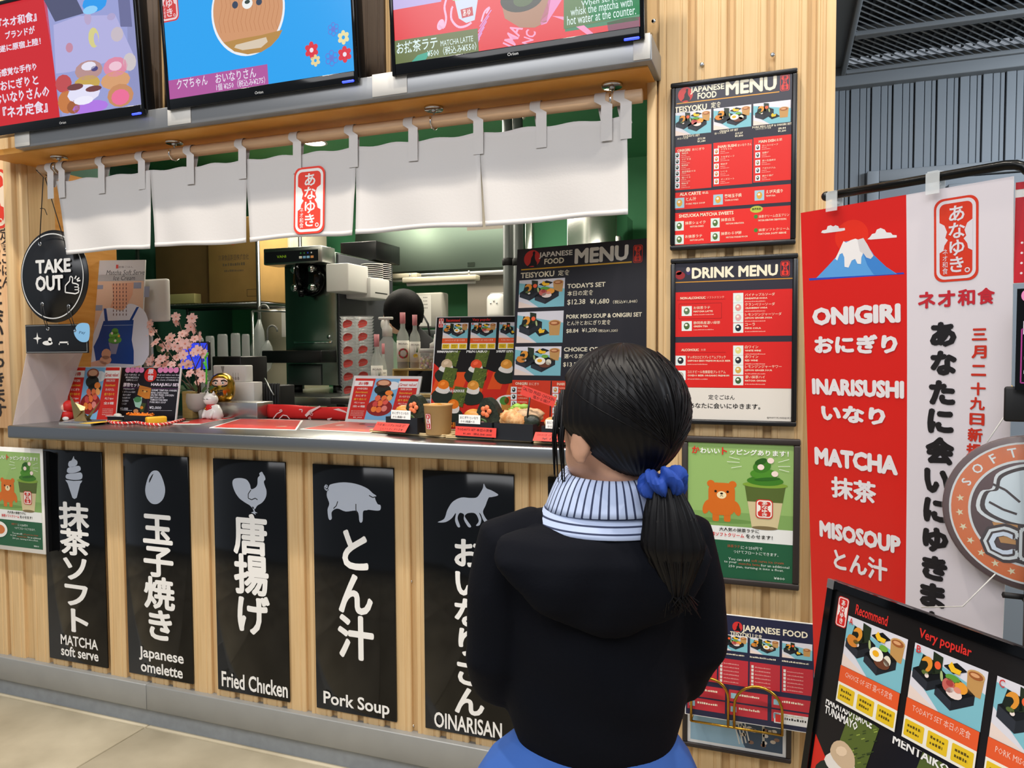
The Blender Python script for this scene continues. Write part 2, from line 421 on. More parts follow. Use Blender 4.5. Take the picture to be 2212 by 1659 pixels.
# front wall: backing with the service opening, ribbed siding boards
XL, XR, HD = -2.655, -0.34, 2.040       # opening
XE = 0.113                              # end of the wall on the right
wf = struct(MB().box((-4.6, 0.014, 0.0), (XL, 0.12, 3.3)).box((XR, 0.014, 0), (XE, 0.12, 3.3)).box((XL, 0.014, HD), (XR, 0.12, 3.3)).box((XL, 0.014, 0), (XR, 0.12, CT-0.05)).build('wall_front', 'wood_board'))
struct(box('wall_right_end', (XE-0.02, 0.12, 0), (XE, 1.8, 3.3), 'wood_dark'))
_bm = {}
def board(x0, x1, z0, z1, m='wood_light', y=0.0):
    k = (round(x1-x0, 4), round(z1-z0, 4), m)
    if k not in _bm:
        W = x1-x0; H = z1-z0; b = MB(); e = 0.003
        prof = [(0, 0.0139), (0, e), (e, 0), (W*.18, 0), (W*.18+.002, 0.0022), (W*.18+.006, .0022), (W*.18+.008, 0), (W*.82-.008, 0), (W*.82-.006, .0022), (W*.82-.002, .0022), (W*.82, 0), (W-e, 0), (W, e), (W, .0139)]
        b.prism(prof, (0, 0, 0), (1, 0, 0), (0, 1, 0), (0, 0, H)); _bm[k] = b.build('siding_board', m); o = _bm[k]
    else: o = bpy.data.objects.new('siding_board', _bm[k].data); COL.objects.link(o)
    o.parent = wf; o.location = (x0, y, z0)
PIT = 0.0965; BW = 0.076
x = XR+0.028
while x < XE-0.02:      # right pillar, full height
    board(x, min(x+BW, XE), 0.156, 3.3); x += PIT
x = -4.55
while x+BW < XL-0.05:   # left pillar
    board(x, x+BW, 0.156, 3.3); x += PIT
x = XL-0.03
while x+BW < XR+0.02:   # under the counter
    board(x, x+BW, 0.156, 1.02); x += PIT
x = XL
while x+BW < XR+0.02:   # above the opening, shade behind the screens painted as darker wood
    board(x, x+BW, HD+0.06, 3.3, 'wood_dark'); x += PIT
def tr(n, a, b, m): return struct(MB().bbox(a, b, 0.002, seg=1).build(n, m))
tr('trim_1', (XL-0.045, -0.012, CT-0.07), (XL, 0.0138, HD+0.02), 'wood_light')
tr('trim_2', (XR, -0.012, CT-0.07), (XR+0.024, 0.0138, HD+0.02), 'wood_light')
tr('trim_8', (XE-0.018, -0.006, 0.156), (XE+0.004, 0.013, 3.3), 'wood_light')
# orange lined reveal
struct(box('trim_3', (XL-0.02, 0.12, CT-0.1), (XL, 0.40, HD), 'wood_orange'))
struct(box('trim_4', (XR, 0.12, CT-0.1), (XR+0.02, 0.40, HD), 'wood_orange'))
struct(box('trim_5', (XL-0.02, -0.12, HD-0.004), (XR+0.02, 0.1199, HD+0.016), 'wood_orange'))
# little wall screws
k = 0
for px, py in [(1516, 139), (1669, 118), (1412, 45)]:
    p = PY(px, py, -0.002); o = MB().lathe([(0.006, 0), (0.006, 0.002), (0.0035, 0.004), (0, 0.004)], (p.x, -0.0005, p.z), 12, ax=(0, -1, 0)).build('screw', 'chrome', wf)
for px, py in [(250, 1180), (888, 1256), (42, 1405), (892, 1568), (255, 1445), (883, 1007)]:
    p = PY(px, py, 0.012); o = MB().lathe([(0.005, 0), (0.005, 0.002), (0.003, 0.0035), (0, 0.0035)], (p.x, 0.0135, p.z), 12, ax=(0, -1, 0)).build('screw', 'chrome', wf)
# steel base strip and kick
jx = PY(316, 1490, -0.02).x
bb = struct(MB().bbox((-4.55, -0.022, 0.066), (jx-0.001, 0.0135, 0.156), 0.003).build('baseboard_front', 'base_grey'))
MB().bbox((jx+0.001, -0.022, 0.066), (XE+0.004, 0.0135, 0.156), 0.003).build('base_panel', 'base_grey', bb)
struct(box('baseboard_kick', (-4.55, 0.0, 0.0), (XE, 0.0135, 0.066), 'kick_grey'))
# steel ledge under the screens with pale end pieces
lx0 = PY(32, 300, -0.15).x; lx1 = PY(1408, 120, -0.15).x
mat('ledge_grey', '#8e8f90', 0.4, 0.6)
lg = struct(MB().bbox((lx0, -0.15, HD), (lx1, -0.0, HD+0.064), 0.003).build('trim_6', 'ledge_grey'))
for px0, px1 in [(30, 62), (362, 412), (805, 880), (1368, 1404)]:
    a = PY(px0, 240, -0.151).x; b = PY(px1, 240, -0.151).x
    MB().bbox((max(a, lx0), -0.1525, HD+0.004), (min(b, lx1), -0.15, HD+0.066), 0.0008, seg=1).build('cover_plate', 'offwhite', lg)

# kitchen room
struct(box('wall_back', (-4.2, 2.9, 0), (0.1, 3.0, 2.7), 'green_wall'))
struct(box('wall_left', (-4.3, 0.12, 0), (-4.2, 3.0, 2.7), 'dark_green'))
struct(box('wall_right', (-0.0, 0.13, 0), (0.09, 3.0, 2.7), 'offwhite'))
ce = struct(box('ceiling', (-4.2, 0.125, 2.6), (0.0, 3.0, 2.7), 'green_wall'))
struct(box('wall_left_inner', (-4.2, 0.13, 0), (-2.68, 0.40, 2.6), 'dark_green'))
for i, (px, py) in enumerate([(1105, 253), (680, 308)]):
    p = PZ(px, py, 2.598); t = thing('downlight', 'round white ceiling downlight glowing behind the white curtain, '+('right' if i == 0 else 'left')+' one', 'downlight', p, 'kitchen downlights')
    MB().lathe([(0.062, -0.004), (0.075, -0.004), (0.075, 0.001), (0.062, 0.001), (0.062, -0.004)], p, 28).build('rim', 'white_plastic', t)
    MB().lathe([(0, -0.002), (0.0615, -0.002), (0.0615, 0.0), (0, 0.0)], p, 28).build('lens', 'lamp_on', t)
    lamp('downlight_lamp', 'SPOT', (p.x, p.y, 2.58), (p.x, p.y, 0), 32, (1, 0.9, 0.72), 0.05, 140, 0.6)
lamp('kitchen_fill', 'AREA', (-2.2, 1.9, 2.55), (-2.2, 1.8, 0), 34, (1, 0.93, 0.8), 1.6, sy=0.5)  # soft fill added overhead to brighten the kitchen
lamp('kitchen_fill', 'AREA', (-2.0, 0.62, 2.57), (-2.4, 1.6, 1.2), 18, (1, 0.93, 0.8), 1.8, sy=0.25)  # second added fill behind the front wall, aimed into the kitchen

# corridor on the right: grey sheet wall, duct edge and ceiling grille
mat('sheet_grey', '#7d858d', 0.55, 0.1)
mat('sheet_groove', '#33383d', 0.7)
mat('frame_grey', '#8b9299', 0.5, 0.1)
Yc = 1.8
wc = struct(box('wall_corridor', (XE, Yc+0.02, 0), (4.0, Yc+0.12, 2.53), 'sheet_groove'))
x = XE+0.0; i = 0; sm = {}
while x < 3.2:
    W = (0.036, 0.026, 0.016)[i % 3]
    if i % 3 not in sm:
        b = MB().prism([(0, 0.0199), (0, .002), (.002, 0), (W-.002, 0), (W, .002), (W, .0199)], (0, 0, 0), (1, 0, 0), (0, 1, 0), (0, 0, 2.53)); o = b.build('sheet_rib', 'sheet_grey'); sm[i % 3] = o.data
    else: o = bpy.data.objects.new('sheet_rib', sm[i % 3]); COL.objects.link(o)
    o.parent = wc; o.location = (x, Yc+(0.0, 0.003, 0.006)[i % 3], 0); x += W+(0.0025, 0.0025, 0.005)[i % 3]; i += 1
struct(MB().bbox((XE, Yc-0.05, 2.53), (4.0, Yc+0.1, 2.62), 0.004).build('trim_7', 'frame_grey'))
struct(box('ceiling_corridor', (XE, -0.2, 3.05), (4.0, Yc+0.2, 3.1), 'sheet_groove'))
struct(box('ceiling_edge', (XE, 0.1, 2.62), (XE+0.14, Yc+0.05, 2.68), 'sheet_grey'))
gz = 2.60
g = thing('ceiling_grille', 'grey expanded metal ceiling grille over the corridor', 'grille', (0.6, Yc-0.3, gz))
gx0, gx1 = XE+0.15, 3.0
for ya, yb in ((Yc-0.07, Yc-0.045), (Yc-0.50, Yc-0.455), (Yc-1.0, Yc-0.955)): MB().bbox((gx0, ya, gz-0.02), (gx1, yb, gz+0.02), 0.003).build('frame_bar', 'frame_grey', g)
MB().bbox((gx0-0.02, Yc-1.0, gz-0.02), (gx0, Yc-0.045, gz+0.02), 0.003).build('frame_bar', 'frame_grey', g)
bars = MB(); fins = MB()
x = gx0-0.4
while x < gx1:          # diagonal wires
    for ya, yb in ((Yc-0.455, Yc-0.07), (Yc-0.955, Yc-0.5)):
        xa, xb = x, x+(yb-ya)*0.75
        if xa > gx0 and xb < gx1+0.3: bars.tube([(xa, ya, gz), (xb, yb, gz)], 0.0036, 5)
        elif xb > gx0 and xa <= gx0: bars.tube([(gx0, ya+(gx0-xa)/0.75, gz), (xb, yb, gz)], 0.0036, 5)
    x += 0.034
o = bars.build('wire', 'frame_grey', g); o['kind'] = 'stuff'
y = Yc-0.95
while y < Yc-0.08:
    fins.box((gx0, y, gz+0.045), (gx1, y+0.008, gz+0.06)); y += 0.024
x = gx0
while x < gx1:
    fins.box((x, Yc-0.95, gz+0.03), (x+0.01, Yc-0.08, gz+0.045)); x += 0.045
o = fins.build('mesh_layer', 'sheet_groove', g); o['kind'] = 'stuff'
# grey door with its frame in the corridor wall
a = PY(1872, 372, Yc-0.01); b = PY(1893, 395, Yc-0.02)
d1 = struct(MB().bbox((a.x, Yc-0.03, 0), (a.x+0.05, Yc+0.0195, a.z), 0.003).bbox((a.x+0.05, Yc-0.03, a.z-0.05), (a.x+1.2, Yc+0.0195, a.z), 0.003).bbox((a.x+1.15, Yc-0.03, 0), (a.x+1.2, Yc+0.0195, a.z-0.05), 0.003).build('door_1', 'frame_grey'))
MB().box((a.x+0.055, Yc-0.012, 0.01), (a.x+1.145, Yc-0.001, a.z-0.055)).build('door_leaf', 'sheet_grey', d1)
p = PY(2080, 405, Yc-0.03)
MB().bbox((p.x-0.06, Yc-0.05, p.z-0.02), (p.x+0.03, Yc-0.0125, p.z+0.015), 0.004).tube([(p.x+.02, Yc-.045, p.z), (p.x+.09, Yc-.05, p.z+.005)], .006).build('door_closer', 'frame_grey', d1)
# ================================================================== SIGN BOARDS UNDER THE COUNTER
SGX = [-2.597, -2.203, -1.803, -1.406, -1.014, -0.619]; SW = 0.293; SZ0, SZ1 = 0.181, 0.976
ICO = '#aeb6c4'; WH = '#eceae6'
def curve(pts, n=6):   # closed Catmull-Rom outline
    out = []; N = len(pts)
    for i in range(N):
        p0, p1, p2, p3 = pts[i-1], pts[i], pts[(i+1) % N], pts[(i+2) % N]
        for k in range(n):
            t = k/n; t2 = t*t; t3 = t2*t
            out.append(tuple(0.5*((2*p1[a])+(-p0[a]+p2[a])*t+(2*p0[a]-5*p1[a]+4*p2[a]-p3[a])*t2+(-p0[a]+3*p1[a]-3*p2[a]+p3[a])*t3) for a in (0, 1)))
    return out
def icon(c, kind, Z):  # Z maps crop pixels to photograph pixels
    def P(pts, sm=True, col=ICO):
        q = [c.at(*Z(*p)) for p in pts]; c.poly(curve(q, 4) if sm else q, col)
    if kind == 0:   # cone, crop [0,880,320,1240] scale 4.61
        P([(735, 485), (742, 512), (770, 535), (768, 570), (735, 590), (690, 592), (680, 565), (690, 538), (715, 525)])
        P([(690, 597), (740, 588), (785, 582), (803, 600), (798, 630), (740, 652), (690, 655), (668, 640), (672, 612)])
        P([(680, 662), (735, 657), (800, 648), (820, 668), (820, 700), (800, 718), (735, 722), (672, 712), (655, 695), (660, 672)])
        P([(652, 722), (735, 732), (820, 728), (812, 748), (800, 760), (765, 900), (742, 912), (722, 900), (675, 758)], False)
    elif kind == 1: # egg, crop [0,900,600,1659] scale 2.185
        P([(733, 254), (752, 262), (770, 300), (780, 345), (772, 385), (752, 407), (733, 413), (712, 407), (692, 380), (686, 340), (698, 290), (714, 262)])
        c.up(); P([(718, 275), (724, 272), (712, 300), (704, 312), (706, 295)], True, '#14151a'); c.up(-1)
    elif kind == 2: # rooster
        P([(1098, 305), (1110, 292), (1140, 290), (1165, 298), (1180, 320), (1186, 342), (1205, 335), (1215, 320), (1217, 290), (1226, 278), (1224, 268), (1236, 260), (1244, 272), (1250, 282), (1253, 296), (1246, 306), (1250, 325), (1258, 350), (1255, 380), (1238, 405), (1215, 420), (1205, 435), (1196, 435), (1178, 418), (1155, 404), (1130, 385), (1112, 360), (1100, 330)])
        P([(1190, 425), (1196, 425), (1204, 448), (1216, 455), (1204, 456), (1208, 464), (1198, 458), (1186, 452), (1198, 448)], False)
        c.up(); c.line([c.at(*Z(*p)) for p in [(1185, 345), (1172, 365), (1172, 385), (1188, 392), (1205, 385), (1216, 392)]], 0.003, '#14151a'); c.up(-1)
    elif kind == 3: # pig, crop [500,900,1200,1659] scale 2.186
        P([(460, 330), (475, 318), (530, 310), (590, 318), (640, 338), (668, 362), (684, 374), (678, 384), (690, 412), (704, 418), (704, 438), (690, 444), (650, 440), (640, 442), (622, 448), (619, 494), (605, 496), (594, 446), (540, 448), (500, 434), (474, 450), (474, 482), (460, 484), (454, 440), (462, 410), (450, 370)])
        c.line([c.at(*Z(*p)) for p in [(458, 345), (446, 346), (440, 334), (447, 322), (454, 330), (442, 338)]], 0.005, ICO)
        c.up(); c.line([c.at(*Z(*p)) for p in [(502, 400), (496, 420), (482, 434)]], 0.003, '#14151a'); c.line([c.at(*Z(*p)) for p in [(650, 372), (668, 382), (682, 378)]], 0.003, '#14151a'); c.line([c.at(*Z(*p)) for p in [(588, 412), (588, 440), (594, 458)]], 0.003, '#14151a'); c.up(-1)
    elif kind == 4: # fox
        P([(974, 498), (1005, 482), (1020, 440), (1045, 402), (1085, 382), (1130, 384), (1160, 380), (1180, 352), (1188, 335), (1192, 316), (1204, 338), (1228, 348), (1258, 366), (1254, 374), (1228, 380), (1214, 384), (1200, 420), (1188, 448), (1198, 475), (1222, 508), (1210, 512), (1190, 490), (1178, 462), (1170, 455), (1180, 485), (1172, 512), (1155, 514), (1168, 492), (1152, 458), (1120, 455), (1102, 468), (1112, 488), (1132, 518), (1118, 520), (1098, 486), (1098, 462), (1078, 455), (1068, 480), (1080, 518), (1068, 520), (1056, 490), (1060, 455), (1040, 480), (1010, 498)])
Z0 = lambda x, y: (x/4.61, 880+y/4.61); Z1 = lambda x, y: (x/2.185, 900+y/2.185); Z2 = lambda x, y: (500+x/2.186, 900+y/2.186)
sign_info = [
 ('black vertical sign board with white ice cream cone picture', Z0, [('VT', '抹茶ソフト', 163, 1086, 1368, 62)], [('MATCHA', 171, 1387, 80, 22), ('soft serve', 172, 1411, 80, 22)]),
 ('black vertical sign board with white egg picture', Z1, [('VT', '玉子焼き', 343, 1108, 1384, 64)], [('Japanese', 348, 1418, 96, 30), ('omelette', 349, 1446, 90, 24)]),
 ('black vertical sign board with white rooster picture', Z1, [('VT', '唐揚げ', 543, 1112, 1370, 72)], [('Fried Chıcken', 549, 1478, 142, 34)]),
 ('black vertical sign board with white pig picture', Z2, [('VT', 'とん汁', 767, 1140, 1424, 76)], [('Pork Soup', 769, 1522, 142, 36)]),
 ('black vertical sign board with white fox picture beside the person', Z2, [('VT', 'おいなりさん', 1012, 1163, 1546, 66)], [('OINARISAN', 1010, 1566, 146, 34)]),
 ('black vertical sign board mostly hidden behind the person', None, [], [])]
for i, (lb, Z, vt, tx) in enumerate(sign_info):
    x0 = SGX[i]; t = thing('sign_board', lb, 'sign', (x0, -0.001, SZ0), 'black sign boards under the counter')
    MB().bbox((x0, -0.007, SZ0), (x0+SW, -0.0005, SZ1), 0.0012, seg=1).build('panel', 'black_gloss', t)
    if Z is None: continue
    c = Canvas((x0, -0.007, SZ0), FX, FZ)
    icon(c, i, Z); c.build('pictogram', 'ink_vinyl', t, 0.0004)
    c = Canvas((x0, -0.007, SZ0), FX, FZ)
    for _, s, px, a, b, wp in vt: c.VT(s, px, a, b, wp, WH, 0.032, res=3)
    c.build('lettering', 'ink_vinyl', t, 0.0004); c = Canvas((x0, -0.007, SZ0), FX, FZ)
    for s, px, py, wp, hp in tx: c.T(s, px, py, wp, hp, WH, 0.02, res=3)
    c.build('caption', 'ink_vinyl', t, 0.0004)
# ================================================================== SCREENS ABOVE THE OPENING
def flower(c, px, py, r, col, core=None, outline=False):
    x, y = c.at(px, py)
    R = abs(c.at(px+r, py)[0]-x)
    for k in range(6):
        a = math.pi/6+k*math.pi/3
        if outline: c.ring(x+R*.62*math.cos(a), y+R*.62*math.sin(a), R*.26, R*.36, col, 12)
        else: c.ell(x+R*.6*math.cos(a), y+R*.6*math.sin(a), R*.42, R*.34, col, a, 12)
    c.up(); c.ell(x, y, R*.28, R*.28, core or col, n=12); c.up(-1)
TS, TC = math.sin(math.radians(4)), math.cos(math.radians(4)); UPT = V((0, -TS, TC))
YT = -0.165
def tv(px_bl, px_br, W, label, draw):
    a = PY(*px_bl, YT); b = PY(*px_br, YT); x0 = a.x; z0 = (a.z+b.z)/2
    if W: x0 = b.x-W
    else: W = b.x-a.x
    H = W*0.605; n = V((0, -TC, -TS)); o = V((x0, YT, z0))
    t = thing('television', label, 'television', (x0+W/2, YT+0.03, z0), 'screens above the counter opening')
    R = M((FX, -n, UPT)).transposed().to_4x4()
    def rb(p, q, r, nm, m):
        mb = MB().bbox(p, q, r); mb.v = [o+R.to_3x3() @ V(v) for v in mb.v]; return mb.build(nm, m, t)
    rb((0, 0.012, 0.004), (W, 0.05, H), 0.006, 'back_cover', 'black_satin')
    bz = 0.011; bt = 0.031
    rb((0, 0, 0), (bz, 0.0115, H), 0.002, 'bezel', 'black_gloss'); rb((W-bz, 0, 0), (W, 0.0115, H), 0.002, 'bezel', 'black_gloss')
    rb((bz, 0, 0), (W-bz, 0.0115, bt), 0.002, 'bezel', 'black_gloss'); rb((bz, 0, H-bz), (W-bz, 0.0115, H), 0.002, 'bezel', 'black_gloss')
    so = o+FX*bz+UPT*bt-n*0.004
    c = Canvas(so, FX, UPT, 0.0001); c.W = W-2*bz; c.H = H-bt-bz
    c.clip = (0, 0, c.W, c.H); draw(c); c.build('screen', 'ink_screen', t, 0.0002, label='lit screen picture')
    e = Canvas(o, FX, UPT); e.text('Orion', W*0.51, 0.011, 0.03, 0.008, '#b8b8b8', 0.01); e.build('lettering', 'ink_vinyl', t, 0.0004)
    rb((W-0.05, -0.003, 0.001), (W-0.012, 0.004, 0.007), 0.002, 'power_light', 'led_blue')
    # bracket to the wall
    for k in (0.3, 0.7): box('bracket', (x0+W*k-0.02, YT+0.05, z0+H*.35), (x0+W*k+0.02, -0.001, z0+H*.75), 'black_metal', t)
    return t
def blobs(c, pts, n=9):
    for x, y, rx, ry, col in pts: c.E(x, y, rx, ry, col, n=n)
def d1(c):
    c.rect(0, 0, c.W, c.H, '#8f93c4'); c.up(); c.zoom(0, 0, 2.765)
    c.Q([(-900, -200), (255, -200), (362, 740), (-900, 900)], '#cf1422')
    c.Q([(262, 10), (300, -150), (700, -150), (760, 120), (770, 620), (500, 700), (372, 700)], '#9aa0d6'); c.up()
    c.Q([(320, 150), (470, 95), (690, 90), (800, 330), (420, 430), (335, 440)], '#b4b2e2'); c.Q([(262, 0), (430, -60), (500, 80), (330, 130)], '#4d5172'); c.Q([(700, -60), (770, -60), (790, 160), (720, 160)], '#6a6d9a'); c.up()
    blobs(c, [(565, 20, 75, 55, '#1f9bf0'), (560, 225, 32, 62, '#d8d08a'), (700, 205, 38, 45, '#c9bcc6'), (415, 285, 22, 30, '#c58aa2'), (525, 110, 22, 40, '#b9a7cd'), (665, 100, 26, 22, '#b0a5cf')], 12); c.up()
    blobs(c, [(540, 60, 45, 25, '#8fd0fb'), (575, 235, 14, 40, '#b4b2e2'), (380, 500, 50, 55, '#c24a4e'), (530, 420, 85, 60, '#b9908e'), (690, 400, 75, 60, '#e08aa6'), (775, 370, 40, 55, '#cfc6c8'), (520, 500, 80, 50, '#c9a74e'), (690, 480, 90, 55, '#d9a070'), (400, 610, 55, 70, '#c87a3e')], 12); c.up()
    blobs(c, [(530, 395, 45, 26, '#e9e6f6'), (565, 410, 22, 16, '#46407e'), (690, 395, 40, 28, '#f0c6d6'), (500, 560, 100, 55, '#e6e4fa'), (720, 570, 80, 70, '#c98c5e'), (540, 640, 110, 40, '#b277e6'), (440, 640, 40, 40, '#a35c2c')], 12); c.up()
    blobs(c, [(720, 580, 55, 48, '#ee6f9a'), (450, 520, 50, 20, '#713a3a'), (560, 530, 50, 18, '#713a3a'), (500, 600, 60, 26, '#f2f0ff')], 12); c.up()
    wt = '#e9dcec'
    for s, x, y, w, h in [('『ネオ和食』', 105, 120, 230, 62), ('ブランドが', 120, 195, 180, 48), ('遂に原宿上陸！', 120, 270, 250, 44), ('新感覚な手作り', 95, 420, 250, 48), ('おにぎりと', 115, 495, 230, 62), ('おいなりさんの', 130, 570, 330, 68), ('『ネオ定食』', 150, 655, 270, 74)]: c.T(s, x, y, w, h, wt, 0.03, res=1)
def d2(c):
    c.rect(0, 0, c.W, c.H, '#1ea4f4'); c.up(); c.zoom(0, 0, 2.765)
    x0, y0, x1, y1 = c.B(940, -130, 1072, 118); seal(c, x0, y0, x1, y1, '#d33a3a', '#eed2d6'); c.up(-5)
    c.E(1478, 60, 226, 280, '#eef4fb', n=48); c.up(); c.E(1478, 55, 214, 268, '#d4986c', n=48); c.up()
    c.Q([(1335, 255), (1420, 235), (1560, 210), (1688, 178), (1665, 225), (1620, 275), (1560, 312), (1480, 325), (1400, 308)], '#b98b46'); c.up()
    c.Q([(1410, 268), (1590, 222), (1600, 250), (1560, 285), (1450, 300), (1400, 285)], '#dccbb4'); c.up()
    for k in range(14):
        xx = 1315+k*26; c.line([c.at(xx, -60), c.at(xx+12, 40), c.at(xx-6, 130), c.at(xx+8, 200-k*2)], 0.0012, '#b97a50')
    c.up(); blobs(c, [(1405, 30, 18, 22, '#31415a'), (1548, 12, 18, 20, '#31415a'), (1478, 20, 32, 34, '#f2f4f4')], 16); c.up(); c.E(1478, 12, 16, 12, '#2d3f3a')
    for x, y, r, col, co, ol in [(1992, 175, 36, '#6478d8', None, True), (2052, 224, 36, '#efe2a8', '#1ea4f4', False), (1862, 300, 42, '#e03142', '#f3e8f2', False), (1885, 362, 30, '#ead79c', '#1ea4f4', False), (1982, 348, 42, '#6478d8', None, True), (2060, 325, 42, '#e03142', '#f3e8f2', False)]: flower(c, x, y, r, col, co, ol)
    a = c.B(985, 478, 1003, 600); b = c.B(1590, 385, 1605, 500)
    c.rect(0.0, 0.0, b[2], b[3], '#b3559f'); c.up()
    c.T('クマちゃん', 1148, 492, 185, 62, '#e9dff0', 0.012); c.T('おいなりさん', 1408, 452, 245, 58, '#e9dff0', 0.012); c.T('1個 ¥250（税込み¥275）', 1437, 500, 295, 44, '#e9dff0', 0.008, res=1)
def d3(c):
    c.rect(0, 0, c.W, c.H, '#e2101f'); c.up(); c.zoom(700, 0, 2.765)
    c.Q([(378, -200), (720, -200), (700, 10), (384, 66)], '#b7a7de'); c.Q([(1440, -200), (1890, -200), (1880, 120), (1440, 190)], '#1f7c4e'); c.Q([(1690, 135), (1885, 85), (1885, 170), (1700, 195)], '#7a2a4a'); c.up()
    c.Q([(735, -200), (950, -200), (900, 120), (850, 138), (805, 110)], '#cfd8ea'); c.Q([(1010, -200), (1390, -200), (1330, 130), (1260, 165), (1170, 165), (1080, 110)], '#a8795a'); c.Q([(1380, -100), (1420, 0), (1330, 140), (1298, 150), (1290, 130)], '#e58ac0'); c.up()
    c.Q([(815, 58), (886, 40), (892, 92), (825, 110)], '#c62c36'); c.E(1180, -10, 130, 82, '#2b2f1e', n=30); c.Q([(740, -200), (940, -200), (930, -10), (770, 5)], '#b8e0a8'); c.up()
    c.E(1190, 0, 60, 40, '#4a5f2e', n=20); c.T('あゆ', 853, 75, 48, 44, '#efe9e4', 0.01, res=1)
    def sw(pts, wd=0.006, col='#f0b6d6'): c.line([c.at(*p) for p in curve(pts, 4)[:-8]], wd, col)
    sw([(685, 150), (715, 165), (730, 110), (720, 40), (740, -30), (700, 100)]); sw([(770, 40), (760, 110), (800, 160), (850, 155), (880, 130), (800, 140)]); sw([(940, 130), (960, 70), (990, 45), (960, 95), (935, 140)], .005)
    c.E(697, 148, 20, 34, '#f0b6d6', rot=-.5)
    for s, x, y, w, h, r in [('IMA', 1128, 215, 120, 85, 1.05), ('NC', 1225, 225, 80, 70, 1.15)]: c.T(s, x, y, w, h, '#f29ec4', 0.02, rot=r)
    for k in range(6): c.line([c.at(1000-k*14, 60+k*34), c.at(930-k*8, 160+k*30)], 0.003, '#d98fd0')
    c.Q([(1360, 95), (1500, 105), (1620, 210), (1590, 220), (1470, 135)], '#ee93bf'); c.up()
    c.Q([(404, 248), (918, 170), (925, 312), (412, 398)], '#5d6b25'); c.Q([(1432, -100), (1888, -160), (1888, 85), (1432, 175)], '#46702a'); c.Q([(1500, -100), (1888, -160), (1888, 100), (1600, 128)], '#14824c'); c.up()
    c.Q([(510, 385), (560, 330), (640, 305), (600, 370)], '#2da58a'); c.up()
    wt = '#dff3f0'
    c.T('お抹茶ラテ', 555, 272, 245, 72, wt, 0.012); c.T('MATCHA LATTE', 793, 246, 195, 34, wt, 0.0); c.T('¥500（税込み¥550）', 762, 298, 295, 50, wt, 0.005, res=1)
    c.T('When served,', 1660, 4, 250, 36, wt, 0.0); c.T('whisk the matcha with', 1655, 42, 370, 50, wt, 0.0); c.T('hot water at the counter.', 1655, 92, 412, 56, wt, 0.0)
tv((0, 291), (312, 248), 0.715, 'wall screen on the left showing a red panel and sushi rolls', d1)
tv((361, 237), (773, 177), None, 'middle wall screen showing a round bear pastry on bright blue', d2)
tv((847, 166), (1392, 82), None, 'wall screen on the right showing matcha drinks on red', d3)

# ================================================================== CURTAIN ON ITS ROD
YN = -0.035
pa = PY(88, 370, YN); pb = PY(1387, 203, YN); rz = (pa.z+pb.z)/2
mat('rod_wood', '#cba783', 0.5, noise=0.1, scale=20, stretch=(1, 8, 8))
rod = tag(MB().cyl((pa.x, YN, rz), (pb.x, YN, rz), 0.018, n=20).build('curtain_rod', 'rod_wood'), 'round pale wooden rod carrying the white curtain', 'rod')
nt = thing('noren_curtain', 'short white split shop curtain with red seal hanging over the counter', 'curtain', ((pa.x+pb.x)/2, YN, rz-0.35))
tz = PY(700, 305, YN).z; zt0 = rz-0.052; zb = PY(700, 515, YN).z
xs = [PY(x, y, YN).x for x, y in [(163, 480), (348, 480), (548, 480), (784, 480), (1055, 480), (1364, 400)]]
xt = [PY(x, y, YN).x for x, y in [(131, 390), (335, 370), (540, 345), (775, 310), (1040, 275), (1357, 245)]]
for k in range(5):
    random.seed(20+k); ph = random.random()*6
    def fn(u, v, k=k, ph=ph):    # v 0 bottom .. 1 top
        e = (1-v)**1.3; g = 0.011*e*(.4+.6*((k*7) % 3)/2)
        l = xt[k]+(xs[k]-xt[k])*(1-v); r = xt[k+1]+(xs[k+1]-xt[k+1])*(1-v)
        if k > 0: l += g*min(1, max(0, (0.75-v)*3))
        if k < 4: r -= g*min(1, max(0, (0.75-v)*3))
        A = 0.15 if k == 2 else 1.0; s = A*math.sin(u*math.pi*2+ph)*0.006*e+A*math.sin(u*9+v*3+ph)*0.003*(1-v*.3)
        edge = -0.012*e*(math.exp(-((u)/0.08)**2)*(k % 2)+math.exp(-((1-u)/0.08)**2)*((k+1) % 2))
        sag = -0.006*math.sin(u*math.pi*3)**2*v
        return V((l+(r-l)*u, YN-0.020+s+edge-0.012*e, zb+(zt0-zb)*v+sag+0.004*math.sin(u*5+ph)*e))
    p = MB().grid(fn, 26, 18, thick=(0, 0.0014, 0)).build('cloth_panel', 'noren_cloth', nt)
    # stitched hem, slightly proud
    hm = MB()
    hm.grid(lambda u, v: fn(u, v*0.055)+V((0, -0.0011, 0)), 26, 1, thick=(0, 0.001, 0))
    hm.build('hem', 'noren_cloth', p)
    if k == 2:
        c = Canvas((xt[2], YN-0.03, zb), FX, FZ)
        x0, y0, x1, y1 = c.B(634, 363, 703, 503)
        ya_, yb_ = fn(.5, y0/(zt0-zb)).y, fn(.5, y1/(zt0-zb)).y
        def wp(x, y, z): t_ = (y-y0)/(y1-y0); return V((xt[2]+x, ya_+(yb_-ya_)*t_-.0045-z, zb+y))
        c.warp = wp; seal(c, x0, y0, x1, y1, '#e0351f', '#e8e3de'); c.build('seal_print', 'ink_matte', p, 0.0003)
